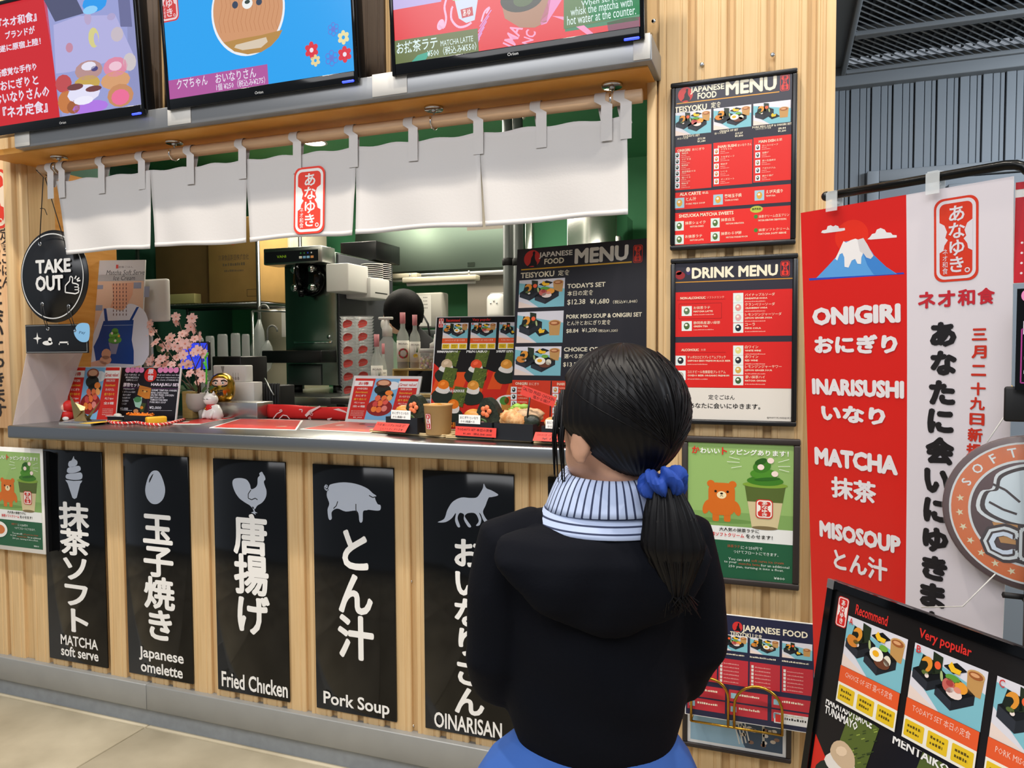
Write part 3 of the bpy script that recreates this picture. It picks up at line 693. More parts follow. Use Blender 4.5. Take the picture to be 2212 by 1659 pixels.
def loop(px, py, wd=0.03, n=1, low=0.062):
    x = PY(px, py, YN).x; R = 0.0205; pts = []
    for a in range(-20, 201, 20): pts.append((YN+R*math.cos(math.radians(a)), rz+R*math.sin(math.radians(a))))
    pts = [(YN-0.016, zt0-0.02)]+pts+[(YN-0.0245, rz-0.02), (YN-0.0255, zt0), (YN-0.0262, zt0-low)]
    mb = MB(); vs = []; 
    for y, z in pts:
        dx = (0.020 if z < rz-0.01 else 0)
        vs += [(x-wd/2+dx, y, z), (x+wd/2+dx, y, z)]
    mb.add(vs, [(2*i, 2*i+1, 2*i+3, 2*i+2) for i in range(len(pts)-1)], 0, True)
    return mb.build('hanging_loop', 'noren_cloth', nt)
for px, py in [(113, 360), (137, 355), (222, 348), (308, 340), (412, 325), (523, 312), (640, 298), (760, 282), (887, 265), (1026, 248), (1160, 230), (1299, 212), (1340, 207)]: loop(px, py)
for i, (px, py) in enumerate([(127, 330), (376, 302), (937, 225), (1322, 172)]):
    p = PZ(px, py, HD-0.012); x = PY(px, py, YN).x
    t = thing('magnet_hook', ['leftmost', 'second from left', 'third from left', 'rightmost'][i]+' round chrome magnet hook holding the curtain rod', 'hook', (x, YN, HD-0.012), 'magnet hooks above the curtain')
    MB().lathe([(0, 0), (0.026, 0), (0.028, 0.002), (0.028, 0.008), (0, 0.008)], (x, YN, HD-0.0125), 24).build('magnet', 'chrome', t)
    hk = [(x, YN, HD-0.0125), (x, YN, HD-0.03)]
    top = HD-0.03; bot = rz-0.021
    hk += [(x, YN-0.012, top-0.006), (x, YN-0.024, rz+0.006), (x, YN-0.0235, rz-0.010), (x, YN-0.012, bot-0.001), (x, YN+0.004, bot-0.0015), (x, YN+0.018, rz-0.014)]
    MB().tube(hk, 0.0026, 8).lathe([(0.007, -0.006), (0.009, 0)], (x, YN, HD-0.0125), 12).build('hook', 'chrome', t)

# ================================================================== HANGING TAKE-OUT SIGNS ON THE LEFT
YS = -0.045
cS = PY(117, 597, YS); l = PY(45, 600, YS); rr = PY(190, 598, YS); Rr = (rr.x-l.x)/2; cS.x = (l.x+rr.x)/2
ts = thing('takeout_sign', 'round black hanging sign reading take out with thumb picture', 'sign', (cS.x, YS, cS.z-Rr))
MB().lathe([(0, -0.006), (Rr-.002, -0.006), (Rr, -0.004), (Rr, 0.0), (0, 0.0)], (cS.x, YS, cS.z), 64, ax=(0, -1, 0)).build('disc', 'black_satin', ts)
c = Canvas((cS.x-Rr, YS, cS.z-Rr), FX, FZ); c.ring(Rr, Rr, Rr*.90, Rr*.925, '#c9c9c6', 72)
wt = '#dcdad6'
c.T('TAKE', 118, 575, 76, 30, wt, 0.04); c.T('OUT', 110, 612, 60, 34, wt, 0.045)
c.zoom(0, 480, 3.457)
hand = [(500, 478), (500, 525), (575, 535), (598, 525), (602, 510), (594, 505), (603, 492), (592, 485), (600, 470), (580, 460), (552, 455), (556, 420), (545, 405), (535, 410), (532, 440), (505, 470)]
c.line([c.at(*p) for p in hand], 0.0045, wt, True); c.line([c.at(594, 505), c.at(570, 505)], .003, wt); c.line([c.at(592, 485), c.at(568, 485)], .003, wt)
for a, b in [((570, 425), (582, 402)), ((585, 432), (605, 415)), ((588, 440), (612, 436))]: c.line([c.at(*a), c.at(*b)], .005, wt)
c.build('lettering', 'ink_vinyl', ts, 0.0066)
def eyelet(p, parent): MB().lathe([(0.004, 0), (0.0075, 0), (0.0075, 0.0025), (0.004, 0.0025), (0.004, 0)], p, 16, ax=(0, -1, 0)).build('eyelet', 'chrome', parent)
holes = [PY(87, 527, YS-.006), PY(145, 536, YS-.006), PY(92, 657, YS-.006), PY(149, 662, YS-.006)]
for h in holes: eyelet(h, ts)
r0 = PY(92, 372, YN)
cl = [(r0.x, YN, rz-0.021)]
st = MB().tube([holes[0]+V((0, -.003, 0)), r0+V((0.003, 0.0, -0.018)), r0+V((-0.006, -0.02, 0.004)), r0+V((0.002, 0.02, -.01)), r0+V((0.012, 0, -0.022)), holes[1]+V((0, -.003, 0))], 0.0016, 6)
kq = PY(92, 450, YS); st.tube([kq+V((-.012, 0, 0)), kq, kq+V((.015, -.004, -.004)), kq+V((.026, -.004, -.026))], 0.0014, 5)
st.build('hanging_cord', 'black_matte', ts)
# small rectangular sign below
YB = YS+0.012; q0 = PY(57, 702, YB); q1 = PY(192, 712, YB)
bs = thing('hanging_sign', 'small black rectangular sign with white star hanging below the round sign', 'sign', ((q0.x+q1.x)/2, YB, q0.z-0.105))
MB().bbox((q0.x, YB-0.006, q0.z-0.105), (q1.x, YB, q0.z), 0.002).build('panel', 'black_satin', bs)
c = Canvas((q0.x, YB-0.006, q0.z-0.105), FX, FZ); X, Y = c.at(81, 731); r = 0.022
c.poly([(X+(r if k % 2 == 0 else r*.28)*math.cos(k*math.pi/4), Y+(r if k % 2 == 0 else r*.28)*math.sin(k*math.pi/4)) for k in range(8)], wt)
c.E(103, 741, 11, 5, wt); c.E(108, 735, 4, 6, wt); c.R(127, 738, 148, 741, wt); c.R(127, 738, 129, 745, wt); c.R(146, 738, 148, 745, wt)
W_, H_ = q1.x-q0.x, 0.105; c.line([(.004, .004), (.004, H_-.004), (W_-.004, H_-.004), (W_-.004, .004)], .002, '#8d8d8a', True); c.build('lettering', 'ink_vinyl', bs, 0.0004)
for px, py in [(104, 710), (163, 713)]: eyelet(PY(px, py, YB-.006), bs)
for hole, (px, py) in zip(holes[2:], [(104, 710), (163, 713)]):
    e = PY(px, py, YB-.006); MB().tube([hole+V((-.003, -.003, 0)), hole+V((0, -.006, -.03)), e+V((-.003, -.003, 0))], .0014, 5).tube([hole+V((.003, -.003, 0)), e+V((.004, -.003, 0))], .0014, 5).build('link_cord', 'black_matte', bs)
p = PY(178, 722, YB-.008)
c = Canvas((p.x-.04, YB-.008, p.z-.04), FX, FZ); c.poly(curve([(0, .05), (.02, .075), (.05, .08), (.075, .07), (.07, .02), (.04, .012), (.012, .025)], 4), '#7fb2d8'); c.up(); c.text('Pay', .04, .045, .03, .012, '#2b4a6a', 0.0, shear=.3)
tag(c.build('round_sticker', 'ink_vinyl', None, 0.0005), 'pale blue sticker on the corner of the small black sign', 'sticker')

# ================================================================== LONG WOODEN SIGN AT THE LEFT EDGE
e1 = PY(32, 600, -0.03); z1 = PY(20, 335, -0.03).z; z0 = PY(8, 925, -0.03).z
ws = thing('wooden_sign', 'tall pale wooden sign board with brush lettering and red seal', 'sign', (e1.x-0.1, -0.02, z0))
mat('sign_wood', '#e2b98c', 0.6, noise=0.15, scale=8, stretch=(10, 10, 0.8), col2='#d3a374')
MB().bbox((e1.x-0.26, -0.03, z0), (e1.x-0.04, -0.0006, z1), 0.002, seg=1).build('panel', 'sign_wood', ws)
MB().bbox((e1.x-0.0399, -0.034, z0), (e1.x, -0.0006, z1), 0.003, seg=1).build('edge_strip', 'wood_light', ws)
c = Canvas((e1.x-0.26, -0.03, z0), FX, FZ)
x0, y0, x1, y1 = c.B(-52, 372, 19, 492); seal(c, x0, y0, x1, y1, '#e03a22', '#f0d9bd')
c.VT('定食ごはん', 13, 492, 622, 22, '#2b211a', 0.012); c.VT('あなたに会いにゆきます', -8, 520, 905, 34, '#2b211a', 0.03)
c.build('lettering', 'ink_matte', ws)
# ================================================================== FRAMED MENUS ON THE PILLAR
NAVY = '#2c2a36'; MRED = '#d8271f'; CR = '#e9dfc4'
def squig(c, x0, y, x1, h, col, n=None):   # a line of tiny illegible lettering
    x = x0; random.seed(int(abs(x0*9e5+y*7e5)) % 9999)
    while x < x1:
        w = h*random.uniform(.35, .8); c.rect(x, y, min(x+w, x1), y+h*random.uniform(.55, .9), col); x += w+h*random.uniform(.18, .4)
def bento(c, x0, y0, x1, y1, kind):
    """printed photo of a lunch set: black boxes, rice ball, cup of soup"""
    W, H = x1-x0, y1-y0; z = c.z
    def P(pts, col, sm=False):
        q = [(x0+W*a, y0+H*b) for a, b in pts]; c.poly(curve(q, 3) if sm else q, col)
    def O(a, b, ra, rb, col, rot=0): c.ell(x0+W*a, y0+H*b, W*ra, H*rb, col, rot, 14)
    P([(0, 0), (1, 0), (1, 1), (0, 1)], '#d9d6dc'); c.up()
    P([(.45, 0), (1, 0), (1, .62), (.0, .9), (0, .5)], '#7db9c4'); P([(0, 0), (.42, 0), (0, .24)], '#e6d2c6'); c.up()
    def bx(a, b, w, h, dx=.14, dz=.16):    # open black box: front-left corner a,b
        P([(a, b), (a+w*.45, b-h*.30), (a+w, b+h*.22), (a+w*.55, b+h*.55)], '#16181a')
        P([(a, b), (a+w*.45, b-h*.30), (a+w*.45, b-h*.30-dz), (a, b-dz)], '#2e3138'); P([(a+w*.45, b-h*.30), (a+w, b+h*.22), (a+w, b+h*.22-dz), (a+w*.45, b-h*.30-dz)], '#23262b')
    def cup(a, b, s=1.0):
        P([(a-.11*s, b), (a+.11*s, b), (a+.09*s, b-.34*s), (a-.09*s, b-.34*s)], '#bf9156'); c.up(); O(a, b, .115*s, .085*s, '#c99d62'); c.up(); O(a, b-.008, .095*s, .065*s, '#9c5a30'); c.up(); O(a-.01, b, .06*s, .032*s, '#d9a070'); c.up(-3)
    cup(.86, .86) if kind != 'pork' else cup(.82, .62, 1.15)
    if kind == 'pork': bx(.05, .56, .5, .46, dz=.2); P([(.40, .36), (.5, .20), (.72, .30), (.62, .44)], '#1b1e22')
    else: bx(.02, .55, .50, .46); bx(.36, .42, .52, .5)
    bx(.44, .82, .30, .22, dz=.02) if kind != 'pork' else None
    c.up(4)
    # rice balls with seaweed and prawn
    P([(.10, .60), (.20, .52), (.34, .62), (.30, .82), (.14, .86)], '#1d241c'); P([(.28, .98), (.42, .94), (.42, .66), (.30, .58)], '#26301f'); c.up()
    P([(.13, .74), (.18, .84), (.26, .84), (.29, .72), (.25, .60), (.20, .60), (.23, .70), (.20, .76)], '#dd9233', True); O(.20, .56, .05, .04, '#5a6b34'); O(.23, .52, .03, .04, '#e9d9cf')
    if kind == 'choice': P([(.04, .56), (.08, .66), (.2, .64), (.24, .5), (.16, .44), (.08, .47)], '#cf8134', True)
    else: O(.36, .77, .045, .07, '#ee5f35')
    O(.43, .62, .02, .09, '#a7b57a', .2); c.up()
    if kind == 'pork':
        P([(.48, .40), (.52, .48), (.56, .40), (.62, .42), (.60, .32), (.50, .30)], '#f0bd2c')
    else:
        P([(.50, .84), (.54, .93), (.59, .85), (.68, .84), (.66, .76), (.55, .76)], '#f1bd2a')
        if kind == 'today':
            O(.58, .66, .10, .06, '#5f9a3a'); O(.70, .56, .09, .10, '#e79a35'); O(.54, .52, .09, .12, '#c4645a'); O(.62, .42, .11, .09, '#e8d5cc'); c.up(); O(.55, .56, .05, .05, '#a8403e'); O(.66, .5, .05, .05, '#de8b74')
        else:
            O(.66, .66, .07, .06, '#72a83e'); O(.66, .38, .13, .11, '#6b3f2c'); O(.74, .46, .06, .10, '#e0d8c2'); c.up(); O(.56, .50, .115, .13, '#f2ede0'); c.up(); O(.55, .51, .055, .06, '#eeae22')
    c.z = z
def thumb(c, x0, y0, x1, y1, col, bg='#dfe6e8'):
    c.rect(x0, y0, x1, y1, bg); c.up(); w = x1-x0; h = y1-y0; c.ell((x0+x1)/2, (y0+y1)/2, w*.3, h*.36, col, n=10); c.up(); c.ell((x0+x1)/2-w*.05, (y0+y1)/2+h*.1, w*.14, h*.12, '#e9e2d2', n=8); c.up(-2)
def crow(c, px, py, r):
    c.E(px, py, r, r*1.02, '#c8322e', n=30); c.up(); x, y = c.at(px, py); R = abs(c.at(px+r, py)[0]-x)
    c.poly(curve([(x-R*.55, y-R*.85), (x-R*.2, y-R*.45), (x-R*.12, y+R*.05), (x+R*.08, y+R*.4), (x+R*.05, y+R*.62), (x+R*.2, y+R*.78), (x+R*.36, y+R*.66), (x+R*.32, y+R*.3), (x+R*.38, y-R*.1), (x+R*.62, y-R*.5), (x+R*.5, y-R*.9), (x+R*.1, y-R*.78)], 4), '#191418'); c.up(-1)
def framed(px, Y, fr, name, label, cat='menu', fm='black_satin', dep=0.02, group='framed sheets on the pillar'):
    """frame from its four outer pixel corners TL TR BR BL on the plane Y"""
    P = [PY(x, y, Y) for x, y in px]; x0 = (P[0].x+P[3].x)/2; x1 = (P[1].x+P[2].x)/2; z1 = (P[0].z+P[1].z)/2; z0 = (P[2].z+P[3].z)/2
    t = thing(name, label, cat, ((x0+x1)/2, Y, z0), group)
    yb = Y+dep
    for a, b in (((x0, Y, z0), (x1, yb, z0+fr)), ((x0, Y, z1-fr), (x1, yb, z1)), ((x0, Y, z0+fr), (x0+fr, yb, z1-fr)), ((x1-fr, Y, z0+fr), (x1, yb, z1-fr))):
        MB().bbox(a, b, 0.0035).build('frame_bar', fm, t)
    box('sheet', (x0+fr, Y+0.006, z0+fr), (x1-fr, yb-0.001, z1-fr), 'paper', t)
    c = Canvas((x0+fr, Y+0.006, z0+fr), FX, FZ); c.W = x1-x0-2*fr; c.H = z1-z0-2*fr
    return t, c, (x0, x1, z0, z1)
# ---- food menu
def food_menu(c, T=1.0, full=True):
    pass
t, c, _ = framed([(1446, 180), (1720, 145), (1722, 526), (1449, 541)], -0.022, 0.0125, 'framed_menu', 'black framed Japanese food menu at the top of the pillar')
c.rect(0, 0, c.W, c.H, NAVY); c.up(); c.zoom(1400, 0, 2.724)
crow(c, 220, 558, 44)
c.up(); c.T('JAPANESE', 348, 524, 200, 44, CR, 0.03); c.T('FOOD', 347, 560, 112, 38, CR, 0.03); c.T('MENU', 605, 505, 300, 84, CR, 0.04); c.up(-1)
x0, y0, x1, y1 = c.B(778, 440, 832, 532); seal(c, x0, y0, x1, y1, '#d8362c', NAVY, outline=True, small=True); c.up(-5)
a = c.at(168, 612); b = c.at(772, 540); yy = (a[1]+b[1])/2; c.rect(a[0], yy-.0012, b[0], yy+.0012, '#d6962f')
c.T('TEISYOKU', 250, 638, 190, 36, CR, 0.03); c.T('定食', 400, 617, 60, 34, CR, 0.01)
for k, (xa, ya, xb, yb, kd) in enumerate([(158, 655, 370, 790, 'today'), (384, 628, 606, 755, 'choice'), (618, 600, 838, 728, 'pork')]):
    p = c.at((xa+xb)/2, (ya+yb)/2); wv = (c.at(xb, (ya+yb)/2)[0]-c.at(xa, (ya+yb)/2)[0])/2; hv = abs(c.at(xa, ya)[1]-c.at(xa, yb)[1])/2
    bento(c, p[0]-wv, p[1]-hv, p[0]+wv, p[1]+hv, kd)
    for s, dy, w, h in [(("TODAY'S SET", 'CHOICE OF SET', 'PORK MISO SOUP & ONIGIRI SET')[k], 40, (100, 110, 230)[k], 13), (('$12.38', '$13.27', '$8.84')[k], 56, 45, 13), (('¥1,680', '¥1,800', '¥1,200')[k], 72, 48, 14)]:
        c.T(s, (xa+xb)/2+(-10, -20, 0)[k]+(60 if s[0] in '$¥' else 0), (ya+yb)/2+62+dy-25+(0 if k < 2 else -2), w, h, CR, 0.02, res=1)
    c.T(('本日の定食', '選べる定食', 'とん汁とおにぎり定食')[k], (xa+xb)/2-(60, 70, 50)[k], (ya+yb)/2+62+30, (65, 70, 90)[k], 12, CR, 0.0, res=1)
for xa, xb, ya, yb in [(158, 372, 868, 1104), (384, 612, 842, 1080), (620, 840, 812, 1058)]: c.R(xa, ya, xb, yb, MRED)
ra = c.B(158, 1138, 160, 1236); rb = c.B(838, 1080, 842, 1186); c.rect(0.0005, (ra[1]+rb[1])/2, c.W-.0005, (ra[3]+rb[3])/2, MRED)
ra = c.B(158, 1258, 160, 1440); c.rect(0.0005, 0.001, c.W-.0005, (ra[3]+c.at(842, 1205)[1])/2, MRED); c.up()
for s, j, x, y, w in [('ONIGIRI', 'おにぎり', 210, 885, 75), ('INARI SUSHI', 'おいなりさん', 465, 860, 110), ('MAIN DISH', '主菜', 700, 830, 98)]:
    c.T(s, x, y, w, 16, CR, 0.02); c.T(j, x+w/2+48 if len(j) > 2 else x+w/2+22, y-8, 18*len(j) if len(j) < 6 else 82, 15, CR, 0.0, res=1)
jp = [['海老天', 'ツナマヨ', '鮭明太', '高菜明太マヨ', '塩いくら', '明太子'], ['クマちゃん', 'うなぎビーフ', '明太子', 'いくら', 'チーズミート'], ['ローストビーフ', '油揚げ', '豚の生姜焼き', 'アボカドハム', '鶏から揚げ']]
tc = [['#20261f']*6, ['#c9803c']*5, ['#3c4a48', '#454a40', '#8a7a58', '#454a50', '#4a4438']]
for k, (x, y, dy, n) in enumerate([(172, 916, 35.5, 6), (402, 892, 44, 5), (645, 868, 45, 5)]):
    for i in range(n):
        q = c.B(x-14, y+i*dy-15+0, x+14, y+i*dy+15); thumb(c, *q, tc[k][i])
        c.T(jp[k][i], x+24+len(jp[k][i])*7, y+i*dy-12-(3 if k else 2), len(jp[k][i])*13, 11, CR, 0.0, res=1)
        p = c.at(x+24, y+i*dy+3); e = c.at(x+52, y+i*dy+3); squig(c, p[0], p[1], e[0], .0022, '#e8a79a'); p = c.at(x+24, y+i*dy+13); e = c.at(x+75, y+i*dy+13); squig(c, p[0], p[1], e[0], .002, '#e8a79a')
c.T('ALA CARTE', 248, 1140, 124, 19, CR, 0.02); c.T('単品', 336, 1134, 36, 15, CR, 0.0)
for x, y, s, e in [(185, 1195, 'とん汁', 'PORK MISO SOUP'), (412, 1175, '築地玉子焼', 'TAMAGOYAKI'), (655, 1150, 'えび天盛り', 'TEMPURA')]:
    q = c.B(x-28, y-28, x+28, y+28); thumb(c, *q, '#d9a040', '#9fc4cf'); c.T(s, x+38+len(s)*10, y-24, len(s)*20, 22, CR, 0.01, res=1); c.T(e, x+38+len(e)*4, y+2, len(e)*8, 10, CR, 0.01, res=1)
c.T('SHIZUOKA MATCHA SWEETS', 340, 1262, 320, 20, CR, 0.02)
c.E(638, 1232, 38, 20, '#b5bb44', n=20); c.up(); c.T('静岡県産', 638, 1230, 52, 14, '#23331c', 0.01, res=1); c.up(-1)
for x, y, s, e in [(184, 1330, '抹茶シェイク', 'MATCHA SHAKE'), (184, 1410, 'お抹茶ラテ', 'MATCHA LATTE'), (395, 1312, '抹茶白玉', 'MATCHA SHIRATAMA'), (395, 1392, '抹茶わらび餅', 'MATCHA WARABI MOCHI')]:
    q = c.B(x-26, y-26, x+26, y+26); thumb(c, *q, '#4f6b34', '#cfdcd4'); c.T(s, x+34+len(s)*10, y-20, len(s)*20, 19, CR, 0.005, res=1); c.T(e, x+62+len(e)*3.4, y+2, len(e)*6.6, 10, CR, 0.01, res=1)
for y, s, e in [(1275, '抹茶クリーム白玉プリン', 'MATCHA SHIRATAMA CREAM PUDDING'), (1355, '抹茶ソフトクリーム', 'MATCHA SOFT SERVE')]:
    c.E(634, y, 12, 12, '#3f7f2e', n=12); c.T(s, 740, y-6, 180, 17, CR, 0.0, res=1); c.T(e, 730, y+18, 165, 11, CR, 0.015, res=1)
c.build('menu_print', 'ink_gloss', t)
# ---- drink menu
t, c, _ = framed([(1446, 562), (1722, 543), (1723, 915), (1449, 922)], -0.022, 0.0125, 'framed_menu', 'black framed red drink menu in the middle of the pillar')
c.rect(0, 0, c.W, c.H, '#302e38'); c.up(); c.zoom(1400, 520, 3.77)
c.T('DRINK MENU', 700, 252, 700, 92, CR, 0.04)
x0, y0, x1, y1 = c.B(1080, 165, 1152, 288); seal(c, x0, y0, x1, y1, '#e0392c', NAVY, small=True); c.up(-5)
blobs(c, [(262, 285, 40, 32, '#8e2a2c'), (250, 262, 24, 18, '#a8372f'), (330, 250, 22, 30, '#3c3560')], 12); c.up(); c.E(326, 235, 16, 20, '#cfc3b0', n=14); c.up(-1)
a = c.at(220, 345); b = c.at(1165, 302); yy = (a[1]+b[1])/2; c.rect(0, yy-.0012, c.W, yy+.0012, '#c48a33')
for ya0, ya1, yb0, yb1 in [(422, 390, 788, 768), (832, 820, 1200, 1195)]:
    q0 = (c.at(220, ya0)[1]+c.at(1165, ya1)[1])/2; q1 = (c.at(220, yb0)[1]+c.at(1165, yb1)[1])/2; c.rect(0.0005, q1, c.W-.0005, q0, '#cf2420')
q1 = (c.at(220, 1202)[1]+c.at(1165, 1197)[1])/2; c.rect(0.0005, 0.0005, c.W-.0005, q1, '#d9d2c8'); c.up()
c.T('NON-ALCOHOLIC', 365, 466, 205, 20, CR, 0.02); c.T('ソフトドリンク', 548, 460, 140, 18, '#e9b9a4', 0.0, res=1); c.T('ALCOHOLIC', 342, 889, 142, 20, CR, 0.02); c.T('お酒', 450, 888, 36, 16, '#e9b9a4', 0, res=1)
p = c.at(235, 487); q = c.at(630, 480); c.rect(p[0], p[1], q[0], p[1]+.0008, '#8c1a1c'); p = c.at(250, 912); q = c.at(632, 904); c.rect(p[0], p[1], q[0], p[1]+.0008, '#8c1a1c')
q = c.B(252, 515, 598, 630); c.line([(q[0], q[1]), (q[2], q[1]), (q[2], q[3]), (q[0], q[3])], .0009, '#8c1a1c', True)
L1 = [(315, 575, 'お抹茶ラテ', 'MATCHA LATTE', '#5b7350'), (315, 697, '静岡県産濃い緑茶', 'GREEN TEA', '#4c6336'), (734, 468, 'パイナップルソーダ', 'PINEAPPLE SODA', '#d8d9c0'), (734, 547, 'クランベリーソーダ', 'CRANBERRY SODA', '#d88a84'), (734, 628, 'レモンジンジャーソーダ', 'LEMON GINGER SODA', '#d8a0a0'), (734, 712, 'コーラ', 'PEPSI COLA', '#20242c'),
 (265, 978, 'サッポロエビスプレミアムブラック', 'SAPPORO EBISU PREMIUM BLACK BEER', '#22252c'), (265, 1098, 'コエドビール有機栽培プレミアム', 'COEDO BEER ORGANIC PREMIUM', '#ada69a'), (734, 895, '白ワイン', 'WHITE WINE', '#d8ca7a'), (734, 975, '赤ワイン', 'RED WINE', '#2c2a30'), (734, 1055, 'レモンジンジャーサワー', 'LEMON GINGER SOUR', '#cba24a'), (734, 1140, '濃い抹茶ハイ', 'MATCHA CHUHAI', '#3f5a34')]
for x, y, s, e, col in L1:
    q = c.B(x-41, y-41, x+41, y+37); thumb(c, *q, col, '#dbe3de'); ws_ = min(len(s)*27, 310); c.T(s, x+55+ws_/2, y-30, ws_, 25, CR, 0.0, res=1); we = min(len(e)*13, 350); c.T(e, x+55+we/2, y, we, 14, CR, 0.02, res=1)
    p = c.at(x+55, y+32); f = c.at(x+220, y+28); squig(c, p[0], p[1], f[0], .003, '#e7ab9c')
c.T('定食ごはん', 598, 1275, 215, 40, '#1d1b1a', 0.012); c.T('あなたに会いにゆきます。', 620, 1346, 580, 46, '#1d1b1a', 0.02); c.T('@ANAYUKI.HARAJUKU', 1064, 1444, 196, 18, '#2d2b2a', 0.01, res=1)
c.build('menu_print', 'ink_gloss', t)
# ---- topping poster (once framed on the pillar, once on white paper at the far left)
def bear(c, cx, cy, s, col='#cf6a22', pale='#efdcae'):
    """a plain generic orange felt toy bear"""
    c.ell(cx-s*.36, cy+s*.52, s*.13, s*.12, col, n=16); c.ell(cx+s*.36, cy+s*.52, s*.13, s*.12, col, n=16); c.ell(cx-s*.5, cy-s*.3, s*.12, s*.26, col, -.3, 16); c.ell(cx+s*.5, cy-s*.3, s*.12, s*.26, col, .3, 16)
    c.rrect(cx-s*.3, cy-s*.78, cx-s*.08, cy-s*.4, s*.06, col); c.rrect(cx+s*.08, cy-s*.78, cx+s*.3, cy-s*.4, s*.06, col); c.up()
    c.rrect(cx-s*.44, cy-s*.56, cx+s*.44, cy+s*.56, s*.26, col); c.up(); c.ell(cx, cy+s*.14, s*.16, s*.13, pale, n=18); c.ell(cx-s*.2, cy+s*.26, s*.045, s*.045, '#231a14', n=10); c.ell(cx+s*.2, cy+s*.26, s*.045, s*.045, '#231a14', n=10); c.up(); c.ell(cx, cy+s*.19, s*.05, s*.035, '#231a14', n=10); c.line([(cx-s*.05, cy+s*.09), (cx, cy+s*.13), (cx+s*.05, cy+s*.09)], s*.015, '#231a14'); c.up(-3)
def topping(c, W, H):
    def X(a): return W*a
    c.rect(0, 0, W, H, '#93b56a'); c.up(); c.rect(0, H*.385, W, H*.49, '#7fa35c'); c.rect(0, H*.28, W, H*.385, '#e4e4e0'); c.rect(0, 0, W, H*.28, '#245a3d'); c.up(); c.ell(W*.34, H*.425, W*.3, H*.018, '#6a8f4a'); c.up()
    bear(c, W*.33, H*.585, H*.215)
    # cup with swirl
    cx = W*.74; c.poly([(cx-W*.19, H*.70), (cx+W*.19, H*.70), (cx+W*.12, H*.39), (cx-W*.12, H*.39)], '#cdbd92'); c.up(); c.poly([(cx-W*.19, H*.70), (cx+W*.19, H*.70), (cx+W*.165, H*.58), (cx-W*.165, H*.58)], '#55652f'); c.ell(cx, H*.39, W*.12, H*.014, '#7a6a48'); c.up()
    c.ell(cx, H*.705, W*.21, H*.022, '#7fa03a'); c.up(); c.ell(cx, H*.735, W*.17, H*.035, '#3f7a24'); c.up(); c.ell(cx-W*.01, H*.785, W*.13, H*.04, '#4c8a2a'); c.up(); c.ell(cx-W*.03, H*.84, W*.085, H*.045, '#3f7a24', .3); c.up(); c.ell(cx-W*.04, H*.875, W*.06, H*.022, '#2c5a1c', .4); c.ell(cx+W*.02, H*.75, W*.12, H*.012, '#2f6420', .1); c.up()
    for a, b in [(-.04, .835), (.09, .79), (.05, .885)]: c.ell(cx+W*a, H*b, W*.032, H*.021, '#efd9cf', n=14)
    seal(c, cx-W*.085, H*.46, cx+W*.075, H*.60, '#c8342c', '#efe6dc', small=True); c.up(-4)
    for a0, b0, a1, b1 in [(.40, .90, .50, .885), (.38, .865, .50, .862), (.42, .82, .52, .835), (.86, .875, .96, .90), (.86, .845, .97, .85), (.87, .825, .96, .81)]: c.line([(W*a0, H*b0), (W*a1, H*b1)], H*.004, '#e6efd8')
    t_ = H*.945
    c.text('か', W*.075, t_, W*.075, H*.055, '#d9342a', .03); c.text('わいい', W*.215, t_-H*.004, W*.19, H*.042, '#f1f1ea', .025); c.text('ト', W*.355, t_-H*.002, W*.05, H*.055, '#d9342a', .03); c.text('ッピングあります！', W*.68, t_-H*.006, W*.55, H*.042, '#f1f1ea', .025)
    c.text('大人気の抹茶ラテに', W*.5, H*.362, W*.38, H*.028, '#2a2a26', .018, res=1); c.text('抹茶ソフトクリーム', W*.37, H*.322, W*.36, H*.03, '#cf2e33', .022, res=1); c.text('をのせます！', W*.69, H*.322, W*.25, H*.03, '#2a2a26', .018, res=1)
    c.ell(W*.13, H*.17, W*.17, H*.085, '#e9e6df', n=26); c.up(); c.ell(W*.14, H*.17, W*.11, H*.05, '#c9713c'); c.up(-1)
    g = '#dfe8df'; r = '#b0553a'
    c.text('に＋250円で', W*.62, H*.235, W*.2, H*.024, g, .0, res=1); c.text('抹茶ラテ', W*.45, H*.24, W*.12, H*.022, r, .0, res=1); c.text('つけてフロートにできます。', W*.66, H*.2, W*.42, H*.024, g, .0, res=1)
    c.text('You can add', W*.5, H*.145, W*.2, H*.02, g, .0, res=1); c.text('soft serve ice cream', W*.77, H*.145, W*.3, H*.02, r, .0, res=1); c.text('to your', W*.42, H*.118, W*.12, H*.02, g, .0, res=1); c.text('matcha latte', W*.6, H*.116, W*.2, H*.018, r, .0, res=1); c.text('for an additional', W*.84, H*.116, W*.26, H*.018, g, .0, res=1); c.text('250 yen, turning it into a float.', W*.66, H*.088, W*.52, H*.022, g, .0, res=1); c.text('¥800', W*.88, H*.03, W*.1, H*.018, g, .0, res=1)
    c.up()
mat('frame_brown', '#2e2623', 0.5)
t, c, _ = framed([(1462, 948), (1738, 943), (1718, 1278), (1482, 1252)], -0.022, 0.016, 'framed_poster', 'dark framed green poster with orange toy bear and matcha cup', 'poster', 'frame_brown')
topping(c, c.W, c.H); c.build('poster_print', 'ink_gloss', t)
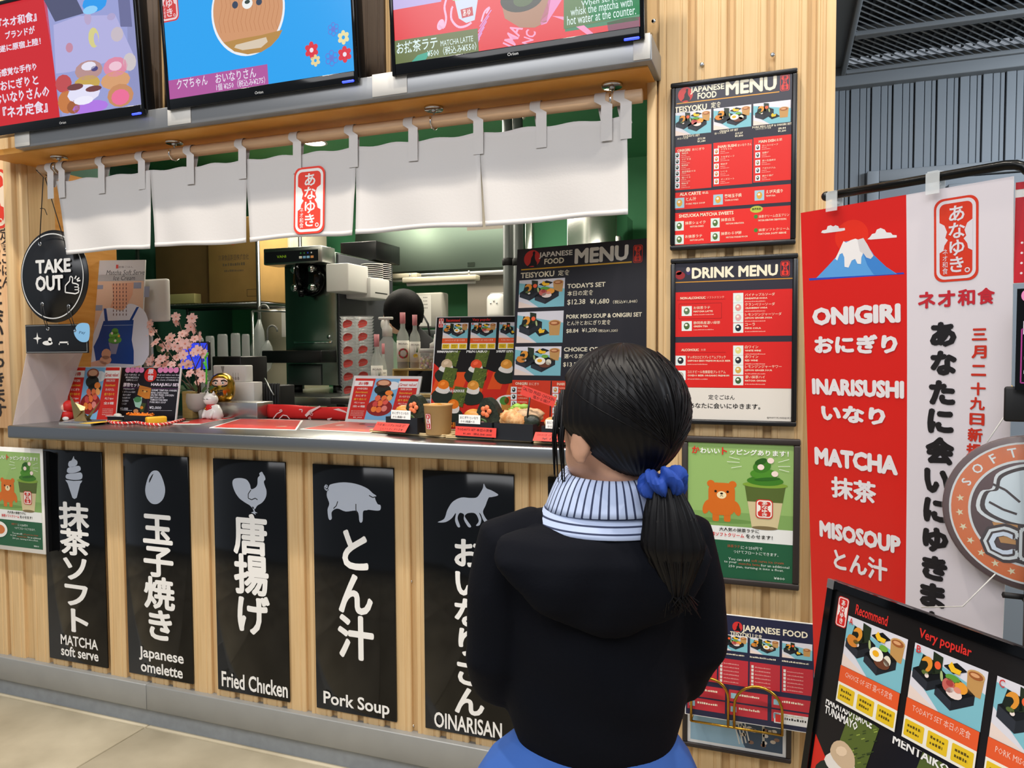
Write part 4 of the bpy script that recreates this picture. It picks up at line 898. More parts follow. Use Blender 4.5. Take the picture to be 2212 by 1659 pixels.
# lower frame with a fork photograph
t, c, _ = framed([(1464, 1385), (1712, 1320), (1710, 1650), (1484, 1615)], -0.022, 0.013, 'framed_poster', 'dark framed fork photograph low on the pillar behind the menu holder', 'poster', 'frame_brown')
c.rect(0, 0, c.W, c.H, '#e4e4e2'); c.up(); m_ = .008; c.rect(m_, m_, c.W-m_, c.H-m_, '#3d4f63'); c.up(); c.rect(m_, c.H*.5, c.W-m_, c.H-m_, '#55774e'); c.poly([(m_, m_), (c.W*.6, m_), (c.W*.45, c.H*.25), (m_, c.H*.3)], '#8fb0c4'); c.rect(c.W*.05, c.H*.30, c.W*.12, c.H*.9, '#7c3b33'); c.up()
fo = [(c.W*(.40+.10*t_), c.H*(.88-.55*t_)) for t_ in (0, 1)]
c.line(fo, .007, '#bdb9b0'); c.poly([(c.W*.455, c.H*.36), (c.W*.555, c.H*.40), (c.W*.60, c.H*.24), (c.W*.48, c.H*.20)], '#c6c2b8'); c.up()
for k in range(4): c.line([(c.W*(.49+k*.033), c.H*(.215+k*.009)), (c.W*(.54+k*.033), c.H*(.05+k*.009))], .0032, '#d2cfc6')
c.line([(c.W*.76, c.H*.9), (c.W*.78, c.H*.06)], .006, '#bfb8aa')
for k in range(14): c.ell(c.W*random.uniform(.55, .93), c.H*random.uniform(.07, .22), .007, .005, random.choice(['#c9b9a4', '#8a6a58', '#d9d0c4']), n=10)
c.build('poster_print', 'ink_gloss', t)
# left poster: the same print on a curling white sheet over a black frame
P0 = PY(-110, 962, -0.03); P1 = PY(88, 972, -0.03); P2 = PY(88, 1198, -0.03)
x1 = P1.x; z1 = P1.z+.003; z0 = P2.z; x0 = x1-(z1-z0)*.72
t = thing('paper_poster', 'white bordered green bear poster on the wall at the left edge', 'poster', ((x0+x1)/2, -0.02, z0))
box('backing_frame', (x0, -0.02, z0+.01), (x1+.012, -0.0008, z1-.01), 'black_satin', t)
MB().bbox((x0, -0.0245, z0), (x1, -0.0205, z1), 0.0008, seg=1).build('sheet', 'paper', t)
c = Canvas((x0+.012, -0.0245, z0+.017), FX, FZ); topping(c, x1-x0-.024, z1-z0-.034); c.build('poster_print', 'ink_matte', t)
# ---- loose food menu in a gold wire holder
YH = -0.075
P = [PY(x, y, YH) for x, y in [(1568, 1336), (1762, 1355), (1748, 1585), (1548, 1552)]]
o = P[3]; ux = FX; hx = .225; x1 = P[1].x; z0 = (P[2].z+P[3].z)/2; z1 = (P[0].z+P[1].z)/2; x0 = x1-(z1-z0)/1.35*1.0
x0 = PY(1480, 1450, YH).x
t = thing('menu_sheet', 'loose dark blue Japanese food menu held in the gold wire stand', 'menu', ((x0+x1)/2, YH, z0))
tl = math.radians(6); uy = V((0, math.sin(tl), math.cos(tl))); o = V((x0, YH, z0))
Wm, Hm = x1-x0, (z1-z0)/math.cos(tl)
n = V((1, 0, 0)).cross(uy)
MB().hexa([o, o+FX*Wm, o+FX*Wm-n*.003, o-n*.003, o+uy*Hm, o+FX*Wm+uy*Hm, o+FX*Wm+uy*Hm-n*.003, o+uy*Hm-n*.003]).build('sheet', 'paper', t)
c = Canvas(o, FX, uy); c.rect(.002, .002, Wm-.002, Hm-.002, '#272840'); c.up()
def mini_menu(c, W, H):
    crow(c, 1593, 1354, 11); c.up(); c.T('JAPANESE FOOD', 1673, 1366, 142, 18, CR, .03); c.T('TEISYOKU', 1602, 1371, 50, 10, CR, .02); c.T('定食', 1638, 1375, 16, 9, CR, 0, res=1); c.up(-1)
    for k in range(4):
        a = W*(.02+k*.245); bento(c, a, H*.66, a+W*.225, H*.81, ['choice', 'today', 'choice', 'pork'][k]); c.rect(a, H*.34, a+W*.232, H*.58, '#b8303a'); c.up(); 
        for j in range(6): c.rect(a+W*.012, H*(.355+j*.034), a+W*.03, H*(.355+j*.034)+H*.026, '#d9d4cc'); squig(c, a+W*.04, H*(.36+j*.034), a+W*.16, H*.012, '#d99a94')
        squig(c, a, H*.62, a+W*.2, H*.016, CR); c.up(-1)
    for y in (.06, .185):
        for k in range(3): c.rect(W*(.02+k*.33), H*y, W*(.02+k*.33)+W*.30, H*y+H*.11, '#b8303a'); c.up(); squig(c, W*(.1+k*.33), H*(y+.06), W*(.26+k*.33), H*.022, CR); c.rect(W*(.035+k*.33), H*(y+.03), W*(.08+k*.33), H*(y+.08), '#8fb8c4'); c.up(-1)
    c.up(); c.rect(W*.70, H*.05, W*.98, H*.145, '#dcd9d6'); c.up(); squig(c, W*.78, H*.09, W*.94, H*.025, '#33302f'); c.rect(W*.71, H*.06, W*.75, H*.13, '#c8342c'); c.up(-2)
mini_menu(c, Wm, Hm); c.build('menu_print', 'ink_gloss', t)
hold = thing('wire_holder', 'gold wire menu holder with two arches on the pillar', 'holder', ((x0+x1)/2, YH, z0-.01))
yf = YH-.008
def arch(xa, xb, zb, zt, y):
    cx = (xa+xb)/2; r = (xb-xa)/2; return [(xa, y, zb)]+[(cx-r*math.cos(math.radians(a)), y+(0), zt-r+r*math.sin(math.radians(a))) for a in range(0, 181, 15)]+[(xb, y, zb)]
ax = [PY(x, 1540, yf) for x in (1493, 1573, 1586, 1690)]; zt = PY(1640, 1484, yf).z; zb = z0-.012
for a, b in ((0, 1), (2, 3)): MB().tube(arch(ax[a].x, ax[b].x, zb, zt-(0 if a else -.004), yf), .0035, 10).build('wire_arch', 'gold_wire', hold)
MB().tube([(ax[0].x, yf, zb), (ax[3].x, yf, zb)], .003, 8).build('front_rail', 'gold_wire', hold)
for i in (0, 3): MB().tube([(ax[i].x, yf, zb), (ax[i].x, -.024, zb), (ax[i].x, -.0236, zb+.06)], .003, 8).build('wall_arm', 'gold_wire', hold)
# ================================================================== COUNTER
mat('counter_steel', '#9c9d9d', 0.3, 1.0, bump=0.03, scale=40, stretch=(0.5, 30, 30))
tag(MB().bbox((XL+0.002, -0.10, CT-0.047), (XR-0.004, 0.42, CT), 0.006).build('countertop', 'counter_steel'), 'long brushed stainless steel counter top', 'counter')
def pm(p): return FPX/((V(p)-CAM).dot(_f))
def base(px, py, z=CT): return PZ(px, py, z)
def stand(bl, br, top, tilt, name, label, cat, z=CT, th=0.003, m='paper', group=None, edge=None):
    """a sheet or board standing on a level, leaning back; returns the thing, its canvas, width and height"""
    A = base(*bl, z); B = base(*br, z); ux = (B-A); W = ux.length; ux.normalize(); back = V((-ux.y, ux.x, 0)); tl = math.radians(tilt)
    uy = V((0, 0, math.cos(tl)))+back*math.sin(tl); n = ux.cross(uy)
    q = PP(*top, A, n)-A; H = q.dot(uy)
    o = A+V((0, 0, 0.0006))
    t = thing(name, label, cat, (A+B)/2, group)
    MB().hexa([o, o+ux*W, o+ux*W-n*th, o-n*th, o+uy*H, o+ux*W+uy*H, o+ux*W+uy*H-n*th, o+uy*H-n*th]).build('board', m, t)
    c = Canvas(o, ux, uy); c.W = W; c.H = H; return t, c, W, H
# ---- clear guard at the left end
A = V((XL+.012, -.085, CT)); B = V((XL+.03, .085, CT)); A2 = PX(60, 749, XL+.02); B2 = PX(186, 739, XL+.06)
n = V((.003, 0, 0)); g = thing('splash_guard', 'hazy clear plastic guard sheet at the left end of the counter', 'guard', (A+B)/2)
MB().hexa([A, A+n, B+n, B, A2, A2+n, B2+n, B2]).build('panel', 'clear_haze', g)
# ---- soft serve poster board
t, c, W, H = stand((168, 902), (300, 902), (212, 563), 7, 'poster_board', 'tall upright poster board of an apron and matcha soft serve', 'poster', th=.006, m='white_plastic')
c.zoom(0, 480, 3.457); c.rect(.002, .002, W-.002, H-.002, '#d9b49a'); c.up()
yb = c.at(900, 440)[1]; c.rect(.002, yb, W-.002, H-.002, '#c9c6c6'); c.rect(.002, yb, W-.002, yb+.028, '#e9e7e6'); c.up()
for q in [(710, 470, 770, 500), (705, 620, 765, 660), (1000, 450, 1055, 495), (1080, 480, 1115, 560)]: c.R(*q, '#8f93a6')
c.up(); c.T('Matcha Soft Serve', 940, 375, 285, 36, '#4a4848', .0, shear=.2); c.T('Ice Cream', 930, 417, 160, 34, '#4a4848', .0, shear=.2); c.R(868, 318, 884, 346, '#c8423a'); c.T('定食ごはん', 940, 335, 110, 14, '#5a5454', 0, res=1)
sk = '#d99f80'
c.Q([(835, 462), (1000, 450), (990, 540), (955, 610), (1000, 650), (820, 650), (850, 560)], sk); c.up()
c.Q(curve([(830, 640), (770, 660), (720, 780), (640, 1010), (650, 1075), (1070, 1065), (1110, 800), (1090, 680), (1030, 625), (960, 610), (920, 660), (870, 655)], 3), '#d5d4de'); c.up()
c.Q([(775, 738), (1000, 730), (985, 880), (1000, 960), (1000, 1062), (720, 1050), (700, 930), (735, 860)], '#20428a'); c.Q([(775, 645), (795, 645), (808, 740), (785, 742)], '#20428a'); c.Q([(1020, 635), (1040, 632), (985, 738), (965, 738)], '#20428a'); c.up()
c.line([c.at(775, 772), c.at(992, 768)], .002, '#8fa4cc'); c.Q([(812, 900), (890, 900), (868, 985), (832, 985)], '#8a86a0'); blobs(c, [(860, 880, 50, 30, '#5d9a3c'), (855, 845, 40, 30, '#6dae45'), (860, 815, 26, 24, '#5d9a3c')], 14); c.up()
blobs(c, [(838, 830, 9, 10, '#efe2d6'), (890, 850, 9, 10, '#e8a83a'), (862, 885, 9, 10, '#efe2d6'), (795, 985, 36, 40, sk), (790, 1030, 44, 34, sk)], 12)
c.Q([(670, 1050), (740, 1030), (800, 1050), (790, 1075), (680, 1075)], '#d9a892'); c.up()
for k in range(5):
    for j in range(9): c.R(846+k*24, 458+j*28, 851+k*24, 474+j*28, '#6a4a48')
c.build('poster_print', 'ink_gloss', t)
# ---- two menu cards
def great(c, W, H, pts):
    c.rect(.002, .002, W-.002, H-.002, '#c8281f'); c.up(); c.poly([(W*.27, .002), (W*.66, .002), (W*.72, H-.002), (W*.33, H-.002)] if pts else [(W*.25, .002), (W*.62, .002), (W*.72, H-.002), (W*.31, H-.002)], '#7ab0d6'); c.up()
    c.rect(.002, H*.80, W*.30, H*.93, '#e9e6e2'); c.rect(W*.70, H*.78, W-.002, H*.93, '#e9e6e2'); c.ell(W*.47, H*.30, W*.2, H*.2, '#8c1f1c'); c.ell(W*.62, H*.82, W*.1, H*.1, '#dfe4e6'); c.up()
    c.ell(W*.47, H*.87, W*.12, H*.1, '#8a4a34'); c.ell(W*.47, H*.72, W*.13, H*.12, '#23271f'); c.ell(W*.53, H*.60, W*.13, H*.10, '#262a22'); c.up(); c.ell(W*.47, H*.885, W*.09, H*.06, '#d9a27e'); c.ell(W*.58, H*.65, W*.06, H*.06, '#ee8431'); c.up()
    for a, b, col in [(.42, .52, '#e66a48'), (.52, .52, '#e9763f'), (.40, .38, '#d04a44'), (.47, .40, '#ef7a3a'), (.55, .44, '#e25c4c'), (.39, .26, '#ef8434'), (.47, .25, '#ee7038'), (.55, .28, '#e0857a'), (.60, .53, '#f2a860')]: c.ell(W*a, H*b, W*.045, H*.07, col, .3, 12)
    c.up(); c.text('お得', W*.15, H*.865, W*.16, H*.075, '#c8281f', .02); c.text('Great value!', W*.85, H*.85, W*.26, H*.07, '#c8281f', .01)
    for k, (a, s2) in enumerate([(W*.145, ('ONIGIRI', 'Assortment', 'おにぎり', '盛り合わせ', 'ALL 6 types', '全6種')), (W*.835, ('INARI SHUSHI', 'Assortment', 'おいなりさん', '盛り合わせ', 'ALL 5 types', '全5種'))]):
        for j, s3 in enumerate(s2): c.text(s3, a, H*(.74-j*.085), W*(.17 if j % 2 == 0 else .2), H*.05, '#efb53a' if j in (1, 3) else '#ecd9d2', .012, res=1)
        for j in range(4): squig(c, a-W*.11, H*(.20-j*.035), a+W*.10, H*.016, '#e5b9ae')
    c.text('¥1,900', W*.16, H*.05, W*.14, H*.045, '#ecd9d2', .0, res=1)
t, c, W, H = stand((141, 907), (250, 908), (163, 793), 10, 'menu_card', 'red and blue assortment menu card beside the red hooded doll', 'menu', group='small menu cards on the counter')
great(c, W, H, False); c.build('menu_print', 'ink_gloss', t)
t, c, W, H = stand((251, 905), (379, 911), (271, 794), 9, 'menu_card', 'black and pink set menu card with eight pink dots', 'menu', th=.006, group='small menu cards on the counter')
c.zoom(120, 760, 5.82); c.rect(.001, .001, W-.004, H-.001, '#17151c'); c.up()
for k in range(4): c.E(912+k*57, 230, 33, 34, '#e889b8'); c.E(1320+k*66, 230, 34, 36, '#e889b8')
c.E(1195, 290, 78, 88, '#d8281f', n=24); c.up(); c.T('原', 1200, 250, 70, 62, '#f2e9ee', .03); c.T('宿', 1195, 325, 70, 66, '#f2e9ee', .03); c.up(-1)
w5 = '#e9e6ec'
for k, s3 in enumerate(['【食べ歩き】の', '魅力を体験出来る', 'お得なセット！']): c.T(s3, 970-k*4, 290+k*33, 190-k*25, 24, w5, .012, res=1)
for k, s3 in enumerate(['A great value set that', 'lets you experience all', 'the charm of HARAJUKU']): c.T(s3, 1420-k*4, 293+k*32, 285, 22, w5, .01, res=1)
c.T('原宿セット', 958, 415, 210, 52, '#f6e6f0', .03); c.T('HARAJUKU SET', 1378, 418, 355, 48, '#f6e6f0', .035)
p = c.at(850, 452); q = c.at(1560, 452); c.rect(p[0], p[1], q[0], p[1]+.0012, '#7a3a78'); p = c.at(1165, 600); c.line([p, c.at(1170, 780)], .0012, '#7a3a78')
for k, s3 in enumerate(['海老天おにぎり', 'くまちゃんいなり', '塩から揚げ', 'お抹茶ラテ', '玉子焼き', 'とん汁']): c.T(s3, 930-k*6-(8-len(s3))*7, 468+k*37, 20*len(s3), 24, w5, .01, res=1)
for k, s3 in enumerate(['SHRIMP TEMPURA ONIGIRI', 'BEAR CHAN INARI', 'SALTED FRIED CHICKEN', 'MATCHA LATTE', 'TAMAGOYAKI MINI', 'PORK MISO SOUP']): c.T(s3, 1205+len(s3)*7.3-k*4, 485+k*30, len(s3)*14.5, 24, w5, .02, res=1)
c.T('¥2,000', 862, 718, 100, 36, w5, .02); c.T('¥2,000', 1255, 705, 150, 42, w5, .02); c.line([c.at(1180, 738), c.at(1465, 738)], .0008, w5); c.line([c.at(812, 736), c.at(965, 736)], .0008, w5)
c.Q([(1060, 420), (1205, 455), (1185, 590), (1130, 590), (1030, 540)], '#d8842f'); c.Q([(978, 590), (1090, 570), (1085, 640), (1060, 710), (1005, 690)], '#9fc7b4'); c.Q([(1090, 640), (1140, 650), (1105, 760), (1060, 745)], '#3c4a26'); c.up(); c.E(1034, 600, 48, 36, '#4c8a58'); c.E(1085, 702, 20, 20, '#e08a2e'); c.E(1012, 745, 32, 26, '#c88a5a'); blobs(c, [(1100, 490, 8, 9, '#3a2414'), (1150, 498, 8, 9, '#3a2414'), (1125, 500, 16, 13, '#e8b765')], 10)
c.build('menu_print', 'ink_gloss', t)
# ---- doll in a red hood
p = base(146, 908); k = 1/pm(p)
mat('skin', '#e6b898', 0.5); mat('skin_toy', '#efc0a8', 0.35); mat('red_toy', '#d3231c', 0.5)
dl = thing('hooded_doll', 'small toy doll in a red hooded suit sitting at the counter end', 'doll', p)
h = 44*k
MB().ball(p+V((0.0, 0, h*.27)), h*.27, sc3=(1, 1, 1)).build('body', 'red_toy', dl)
hd = p+V((0, 0, h*.68))
MB().ball(hd+V((.003, .003, 0)), h*.31).build('hood', 'red_toy', dl)
MB().ball(hd+V((-h*.13, -h*.12, -h*.02)), h*.25).ball(hd+V((-h*.36, -h*.22, -h*.07)), h*.04).build('face', 'skin_toy', dl)
MB().ball(hd+V((-h*.24, -h*.32, h*.03)), h*.035).build('eye', 'black_gloss', dl)
MB().ball(hd+V((-h*.36, -h*.10, h*.03)), h*.03).build('eye', 'black_gloss', dl)
MB().ball(p+V((h*.12, -h*.2, h*.10)), h*.11, sc3=(1.6, 1, 1)).build('foot', 'paper', dl)
MB().lathe([(h*.19, -h*.02), (h*.22, 0), (h*.19, h*.04)], p+V((-.002, -.001, h*.46)), 20).build('collar', 'paper', dl)
# ---- small paper tray with a folded gold crane
a = base(127, 917); b = base(196, 920); d = base(226, 911)
mat('foil', '#b8a06a', 0.28, 0.9, bump=.3, scale=90)
ux = (b-a); uy = (d-b)
tr_ = thing('paper_tray', 'small flat tray with blue checked and yellow paper on the counter edge', 'tray', a)
MB().hexa([a, b, b+uy, a+uy, a+V((0, 0, .007)), b+V((0, 0, .007)), b+uy+V((0, 0, .007)), a+uy+V((0, 0, .007))]).build('tray_body', 'grey_plastic', tr_)
c = Canvas(a+V((0, 0, .007)), ux, uy-ux*(uy.dot(ux)/ux.dot(ux))); WW = ux.length; HH = c.uy.dot(uy)
c.rect(0, 0, WW, HH, '#3b4658'); c.rect(WW, 0, WW+.0001, .0001, '#3b4658'); c.up()
for j in range(9): c.line([(WW*j/9, 0), (WW*(j+1)/9, HH)], .0015, '#c9d3dc')
c.poly([(WW*.62, 0), (WW*.98, 0), (WW*.98, HH), (WW*.75, HH)], '#e0b32e'); c.build('paper_pattern', 'ink_matte', tr_)
cr = base(178, 909, CT+.0085); cr.z = CT+.008; s = 1/pm(cr)
cn = thing('origami_crane', 'folded gold foil paper crane lying on the small tray', 'origami', cr)
def tri(*P, nm='fold'): MB().add([cr+V(q)*s for q in P], [(0, 1, 2)] if len(P) == 3 else [(0, 1, 2, 3)]).build(nm, 'foil', cn)
tri((-30, -4, 56), (4, -6, 20), (-14, -8, 2), nm='wing'); tri((-30, -4, 56), (-14, -8, 2), (-16, 4, 10), nm='wing'); tri((-12, -10, 0), (22, -12, 0), (10, -2, 24), (-4, -2, 22), nm='body'); tri((-4, 4, 22), (22, 6, 0), (-10, 8, 0), nm='body'); tri((16, -3, 8), (22, 0, 6), (52, 2, 46), nm='tail'); tri((10, -12, 2), (34, -16, 0), (12, -6, 14), nm='neck'); tri((-20, -2, 40), (2, 0, 12), (0, 8, 30), nm='wing')
# ---- food samples: roe in black boxes, pale roll, omelette block
mat('roe', '#e8791c', 0.18, noise=.2, bump=.6, scale=500); mat('rice', '#ece6d8', 0.6, bump=.6, scale=400); mat('egg', '#dda423', 0.35, bump=.15, scale=120)
def obox(a, b, dy, h, name, label, cat, wall=.003, group=None):
    """open black box: front corners a,b on the counter, depth dy, height h"""
    ux = (b-a); W = ux.length; ux.normalize(); bk = V((-ux.y, ux.x, 0)); t = thing(name, label, cat, (a+b)/2, group); U = V((0, 0, 1))
    def pr(u0, u1, v0, v1, z0, z1, nm, m='box_black'):
        P = [a+ux*u+bk*v for u, v in ((u0, v0), (u1, v0), (u1, v1), (u0, v1))]; return MB().hexa([q+U*z0 for q in P]+[q+U*z1 for q in P]).build(nm, m, t)
    pr(0, W, 0, wall, 0, h, 'side'); pr(0, W, dy-wall, dy, 0, h, 'side'); pr(0, wall, wall, dy-wall, 0, h, 'side'); pr(W-wall, W, wall, dy-wall, 0, h, 'side'); pr(wall, W-wall, wall, dy-wall, .0005, .003, 'bottom')
    return t, ux, bk, W
mat('box_black', '#1b1c20', 0.42)
a = base(268, 912); b = base(326, 914); k = 1/pm(a)
t, ux, bk, W = obox(a, b, .034, 15*k, 'sample_box', 'small black box heaped with orange roe in front of the cards', 'box')
mb = MB(); cc = (a+b)/2+bk*.017+V((0, 0, 14*k))
mb.ball(cc, .015, sc3=(W/.032, 1, .6)); mb.build('roe_heap', 'roe', t)
mb = MB()
for j in range(40): mb.ball(cc+ux*random.uniform(-W*.45, W*.45)+bk*random.uniform(-.012, .012)+V((0, 0, random.uniform(.002, .009))), .0042, n=7, k=5)
o = mb.build('roe_grain', 'roe', t); o['kind'] = 'stuff'
a = base(232, 908); b = base(266, 910)
t, ux, bk, W = obox(a, b, .03, 9*k, 'sample_box', 'low black box with a pale rice piece left of the roe', 'box')
MB().ball((a+b)/2+bk*.014+V((-.004, 0, 11*k)), .013, sc3=(1.3, 1, .7)).build('rice_piece', 'rice', t)
MB().bbox(tuple(a+V((-.006, -.004, 9*k))), tuple(b+V((0.0, .024, 9*k+.002))), .0008).build('lid', 'paper', t)
a = base(319, 917); b = base(362, 914); ux = (b-a).normalized(); bk = V((-ux.y, ux.x, 0)); W = (b-a).length
mb = MB().bbox((0, 0, 0), (W, .03, 15*k), .006, seg=3); mb.v = [a+ux*v[0]+bk*v[1]+V((0, 0, v[2])) for v in mb.v]
tag(mb.build('omelette_block', 'egg'), 'yellow rolled omelette block lying on the counter edge', 'food')
# ---- red and white twisted cord along the edge
mat('cord_red', '#c22a26', 0.6); mat('cord_white', '#e8d8cc', 0.6)
pts = [base(x, y)+V((0, 0, .006)) for x, y in [(232, 914), (246, 917), (270, 918), (296, 916), (318, 920), (345, 921), (366, 918), (384, 913), (398, 909)]]
cp = []
for i in range(len(pts)-1):
    for j in range(6): cp.append(pts[i].lerp(pts[i+1], j/6))
cp.append(pts[-1])
cord = thing('twisted_cord', 'red and white twisted cord lying along the counter edge', 'cord', pts[2])
MB().tube(cp, .005, 8).build('core', 'cord_red', cord)
hx = [[], []]
for i in range(len(cp)*4-3):
    f_ = i/4; q = cp[int(f_)].lerp(cp[min(int(f_)+1, len(cp)-1)], f_-int(f_)); d_ = (cp[min(int(f_)+1, len(cp)-1)]-cp[max(int(f_)-1, 0)]).normalized(); s1 = V((0, 0, 1)); s2 = d_.cross(s1)
    for h_ in (0, 1): an = i*.75+h_*math.pi; hx[h_].append(q+(s1*math.cos(an)+s2*math.sin(an))*.0032)
MB().tube(hx[0], .0026, 6).build('strand', 'cord_white', cord); MB().tube(hx[1], .003, 6).build('strand', 'cord_red', cord)
# ---- flower pot with blossom twigs
p = base(428, 903); k = 1/pm(p)
mat('pot_grey', '#b3aaa2', 0.7, bump=.15, scale=200); mat('petal', '#f0bfb4', 0.55, noise=.15, scale=60); mat('petal_mid', '#e79a86', .5); mat('twig', '#4a3326', .7); mat('leaf', '#3f5a32', .5); mat('sprig', '#4cc23a', .4)
pot = thing('flower_pot', 'round grey footed pot with pink artificial blossom twigs', 'flower pot', p)
MB().lathe([(0, 14*k), (12*k, 14*k), (20*k, 22*k), (24*k, 36*k), (23*k, 52*k), (21*k, 54*k), (19*k, 50*k), (0, 50*k)], p, 28).build('pot', 'pot_grey', pot)
for sx in (-12, 12): MB().cyl(p+V((sx*k, -4*k, 0)), p+V((sx*.9*k, -3*k, 20*k)), 4.5*k, 6*k).build('foot', 'pot_grey', pot)
MB().cyl(p+V((0, 10*k, 0)), p+V((0, 9*k, 20*k)), 4.5*k, 6*k).build('foot', 'pot_grey', pot)
top = p+V((0, 0, 50*k))
def at_px(x, y, dy=0.0): return PY(x, y, p.y+dy)
random.seed(3)
stems = [[(428, 850), (420, 790), (400, 740), (383, 682)], [(430, 850), (436, 780), (430, 730), (415, 690)], [(424, 850), (390, 800), (345, 730), (325, 700)], [(426, 850), (380, 810), (330, 780)], [(430, 850), (420, 800), (448, 740)], [(430, 850), (433, 830), (440, 770), (438, 745)]]
for s_ in stems:
    dd = random.uniform(-.03, .03); P = [at_px(x, y, dd*i/3) for i, (x, y) in enumerate(s_)]; MB().tube(P, [.0022, .002, .0017, .0013][:len(P)], 6).build('twig', 'twig', pot)
def blossom(px, py, dy, s):
    c0 = at_px(px, py, dy); ax_ = V((random.uniform(-.6, .6), -1, random.uniform(-.2, .9))).normalized(); u1 = ax_.orthogonal().normalized(); u2 = ax_.cross(u1); a0 = random.uniform(0, 2); mb = MB()
    for q in range(5):
        an = a0+q*1.2566; d = u1*math.cos(an)+u2*math.sin(an); t_ = ax_.cross(d)
        mb.add([c0, c0+d*s*.5+t_*s*.36+ax_*s*.12, c0+d*s*.95+t_*s*.25+ax_*s*.05, c0+d*s*.85+ax_*s*.10, c0+d*s*.95-t_*s*.25+ax_*s*.05, c0+d*s*.5-t_*s*.36+ax_*s*.12], [(0, 1, 2, 3), (0, 3, 4, 5)], 0, True)
    f = mb.build('blossom', 'petal', pot); MB().ball(c0+ax_*s*.06, s*.16, n=8, k=5).build('blossom_centre', 'petal_mid', f)
for x, y in [(383, 682), (415, 687), (380, 697), (412, 705), (420, 712), (325, 700), (326, 715), (370, 728), (384, 735), (392, 722), (420, 735), (430, 728), (336, 742), (352, 750), (362, 748), (378, 748), (388, 755), (398, 745), (408, 748), (428, 755), (438, 765), (330, 775), (320, 782), (345, 778), (362, 772), (372, 785), (382, 770), (396, 782), (405, 790), (388, 795), (428, 800), (436, 812), (425, 825), (412, 808), (442, 822), (420, 762), (398, 768), (360, 790), (342, 790), (404, 720)]:
    blossom(x+random.uniform(-3, 3), y+random.uniform(-3, 3), random.uniform(-.04, .03), random.uniform(10, 15)*k)
for x, y, a in [(360, 765, .8), (345, 755, 2), (392, 838, 2.8), (410, 835, 2.4), (440, 842, .4), (455, 838, .2), (422, 838, 1.5), (400, 848, 3.0), (430, 755, 1), (372, 846, 2.9), (448, 850, .1)]:
    c0 = at_px(x, y, random.uniform(-.03, .02)); d = V((math.cos(a), -.3, math.sin(a)*.8)).normalized()*22*k; sd = d.cross(V((0, -1, .5))).normalized()*7*k
    MB().add([c0-d*.5, c0+sd, c0+d*.7, c0-sd, c0+V((0, -3*k, 0))], [(0, 1, 4), (1, 2, 4), (2, 3, 4), (3, 0, 4)], 0, True).build('leaf', 'leaf', pot)
for q in [[(446, 830), (446, 795), (443, 770)], [(446, 795), (440, 782)], [(443, 775), (449, 762)]]: MB().tube([at_px(x, y, -.045) for x, y in q], .0035, 6).build('green_sprig', 'sprig', pot)
# tan wooden block beside the pot
a = base(384, 906); MB_ = MB().bbox((a.x-.02, a.y+.045, CT), (a.x+.03, a.y+.085, CT+58*k), .002); tag(MB_.build('wooden_block', 'wood_crate'), 'tan wooden block standing behind the black menu card', 'block')
# ---- lucky cat
p = base(461, 905); k = 1/pm(p); mat('ceramic', '#e9e4de', .22); mat('red_gloss', '#cc1f1c', .25)
ct = thing('lucky_cat', 'white ceramic lucky cat with a red bib', 'figurine', p)
MB().lathe([(0, 0), (17*k, 0), (21*k, 6*k), (18*k, 18*k), (12*k, 30*k), (0, 34*k)], p+V((2*k, 0, 0)), 24, sy=.85).build('body', 'ceramic', ct)
hc = p+V((-4*k, -2*k, 42*k)); MB().ball(hc, 15*k, sc3=(1.05, 1, .9)).build('head', 'ceramic', ct)
for sx in (-1, 1): MB().lathe([(5*k, 0), (0, 9*k)], hc+V((sx*8*k, 0, 10*k)), 10).build('ear', 'ceramic', ct)
MB().lathe([(10.5*k, -2*k), (12*k, 0), (10.5*k, 3*k)], p+V((-2*k, -1*k, 29*k)), 20).build('collar', 'red_gloss', ct)
MB().ball(p+V((-2*k, -11*k, 23*k)), 8*k, sc3=(1.2, .4, .9)).build('bib', 'red_gloss', ct)
MB().ball(p+V((-8*k, -14*k, 23*k)), 2.6*k).build('bell', 'gold', ct)
MB().tube([p+V((-10*k, -10*k, 20*k)), p+V((-12*k, -15*k, 8*k)), p+V((-10*k, -17*k, 3*k))], [5*k, 4.5*k, 4*k], 10).build('paw', 'ceramic', ct)
MB().tube([p+V((8*k, -10*k, 18*k)), p+V((8*k, -15*k, 8*k)), p+V((6*k, -17*k, 3*k))], [5*k, 4.5*k, 4*k], 10).build('paw', 'ceramic', ct)
for sx in (-6, 3): MB().tube([hc+V((sx*k-2.5*k, -14.6*k, 1*k)), hc+V((sx*k, -15*k, 2.4*k)), hc+V((sx*k+2.5*k, -14.6*k, 1*k))], .5*k, 5).build('eye', 'black_satin', ct)
# ---- low steel box with the gold daruma, white boxes behind
a = base(410, 893); b = base(556, 905); k = 1/pm(a)
sx0 = a.x; sy0 = b.y; tz = CT+32*k
mb = MB().bbox((PY(448, 890, b.y).x, b.y, CT), (b.x, b.y+.10, tz), .003); tag(mb.build('steel_box', 'steel'), 'low stainless steel box under the gold daruma doll', 'box')
p = PZ(482, 868, tz); p.y = b.y+.042; p.x = PY(481, 868, p.y).x; k = 1/pm(p)
dm = thing('daruma_doll', 'round gold daruma doll with white face and black brows', 'figurine', V((p.x, p.y, tz)))
p = V((p.x, p.y, tz)); R_ = 27*k
MB().lathe([(0, 0), (R_*.62, 0), (R_*.92, R_*.4), (R_, R_*.95), (R_*.95, R_*1.5), (R_*.72, R_*2.0), (R_*.35, R_*2.22), (0, R_*2.27)], p, 32).build('body', 'gold', dm)
fc = p+V((-.001, -R_*.62, R_*1.42))
MB().ball(fc, R_*.62, sc3=(1.05, .58, .82)).build('face', 'skin_toy', dm)
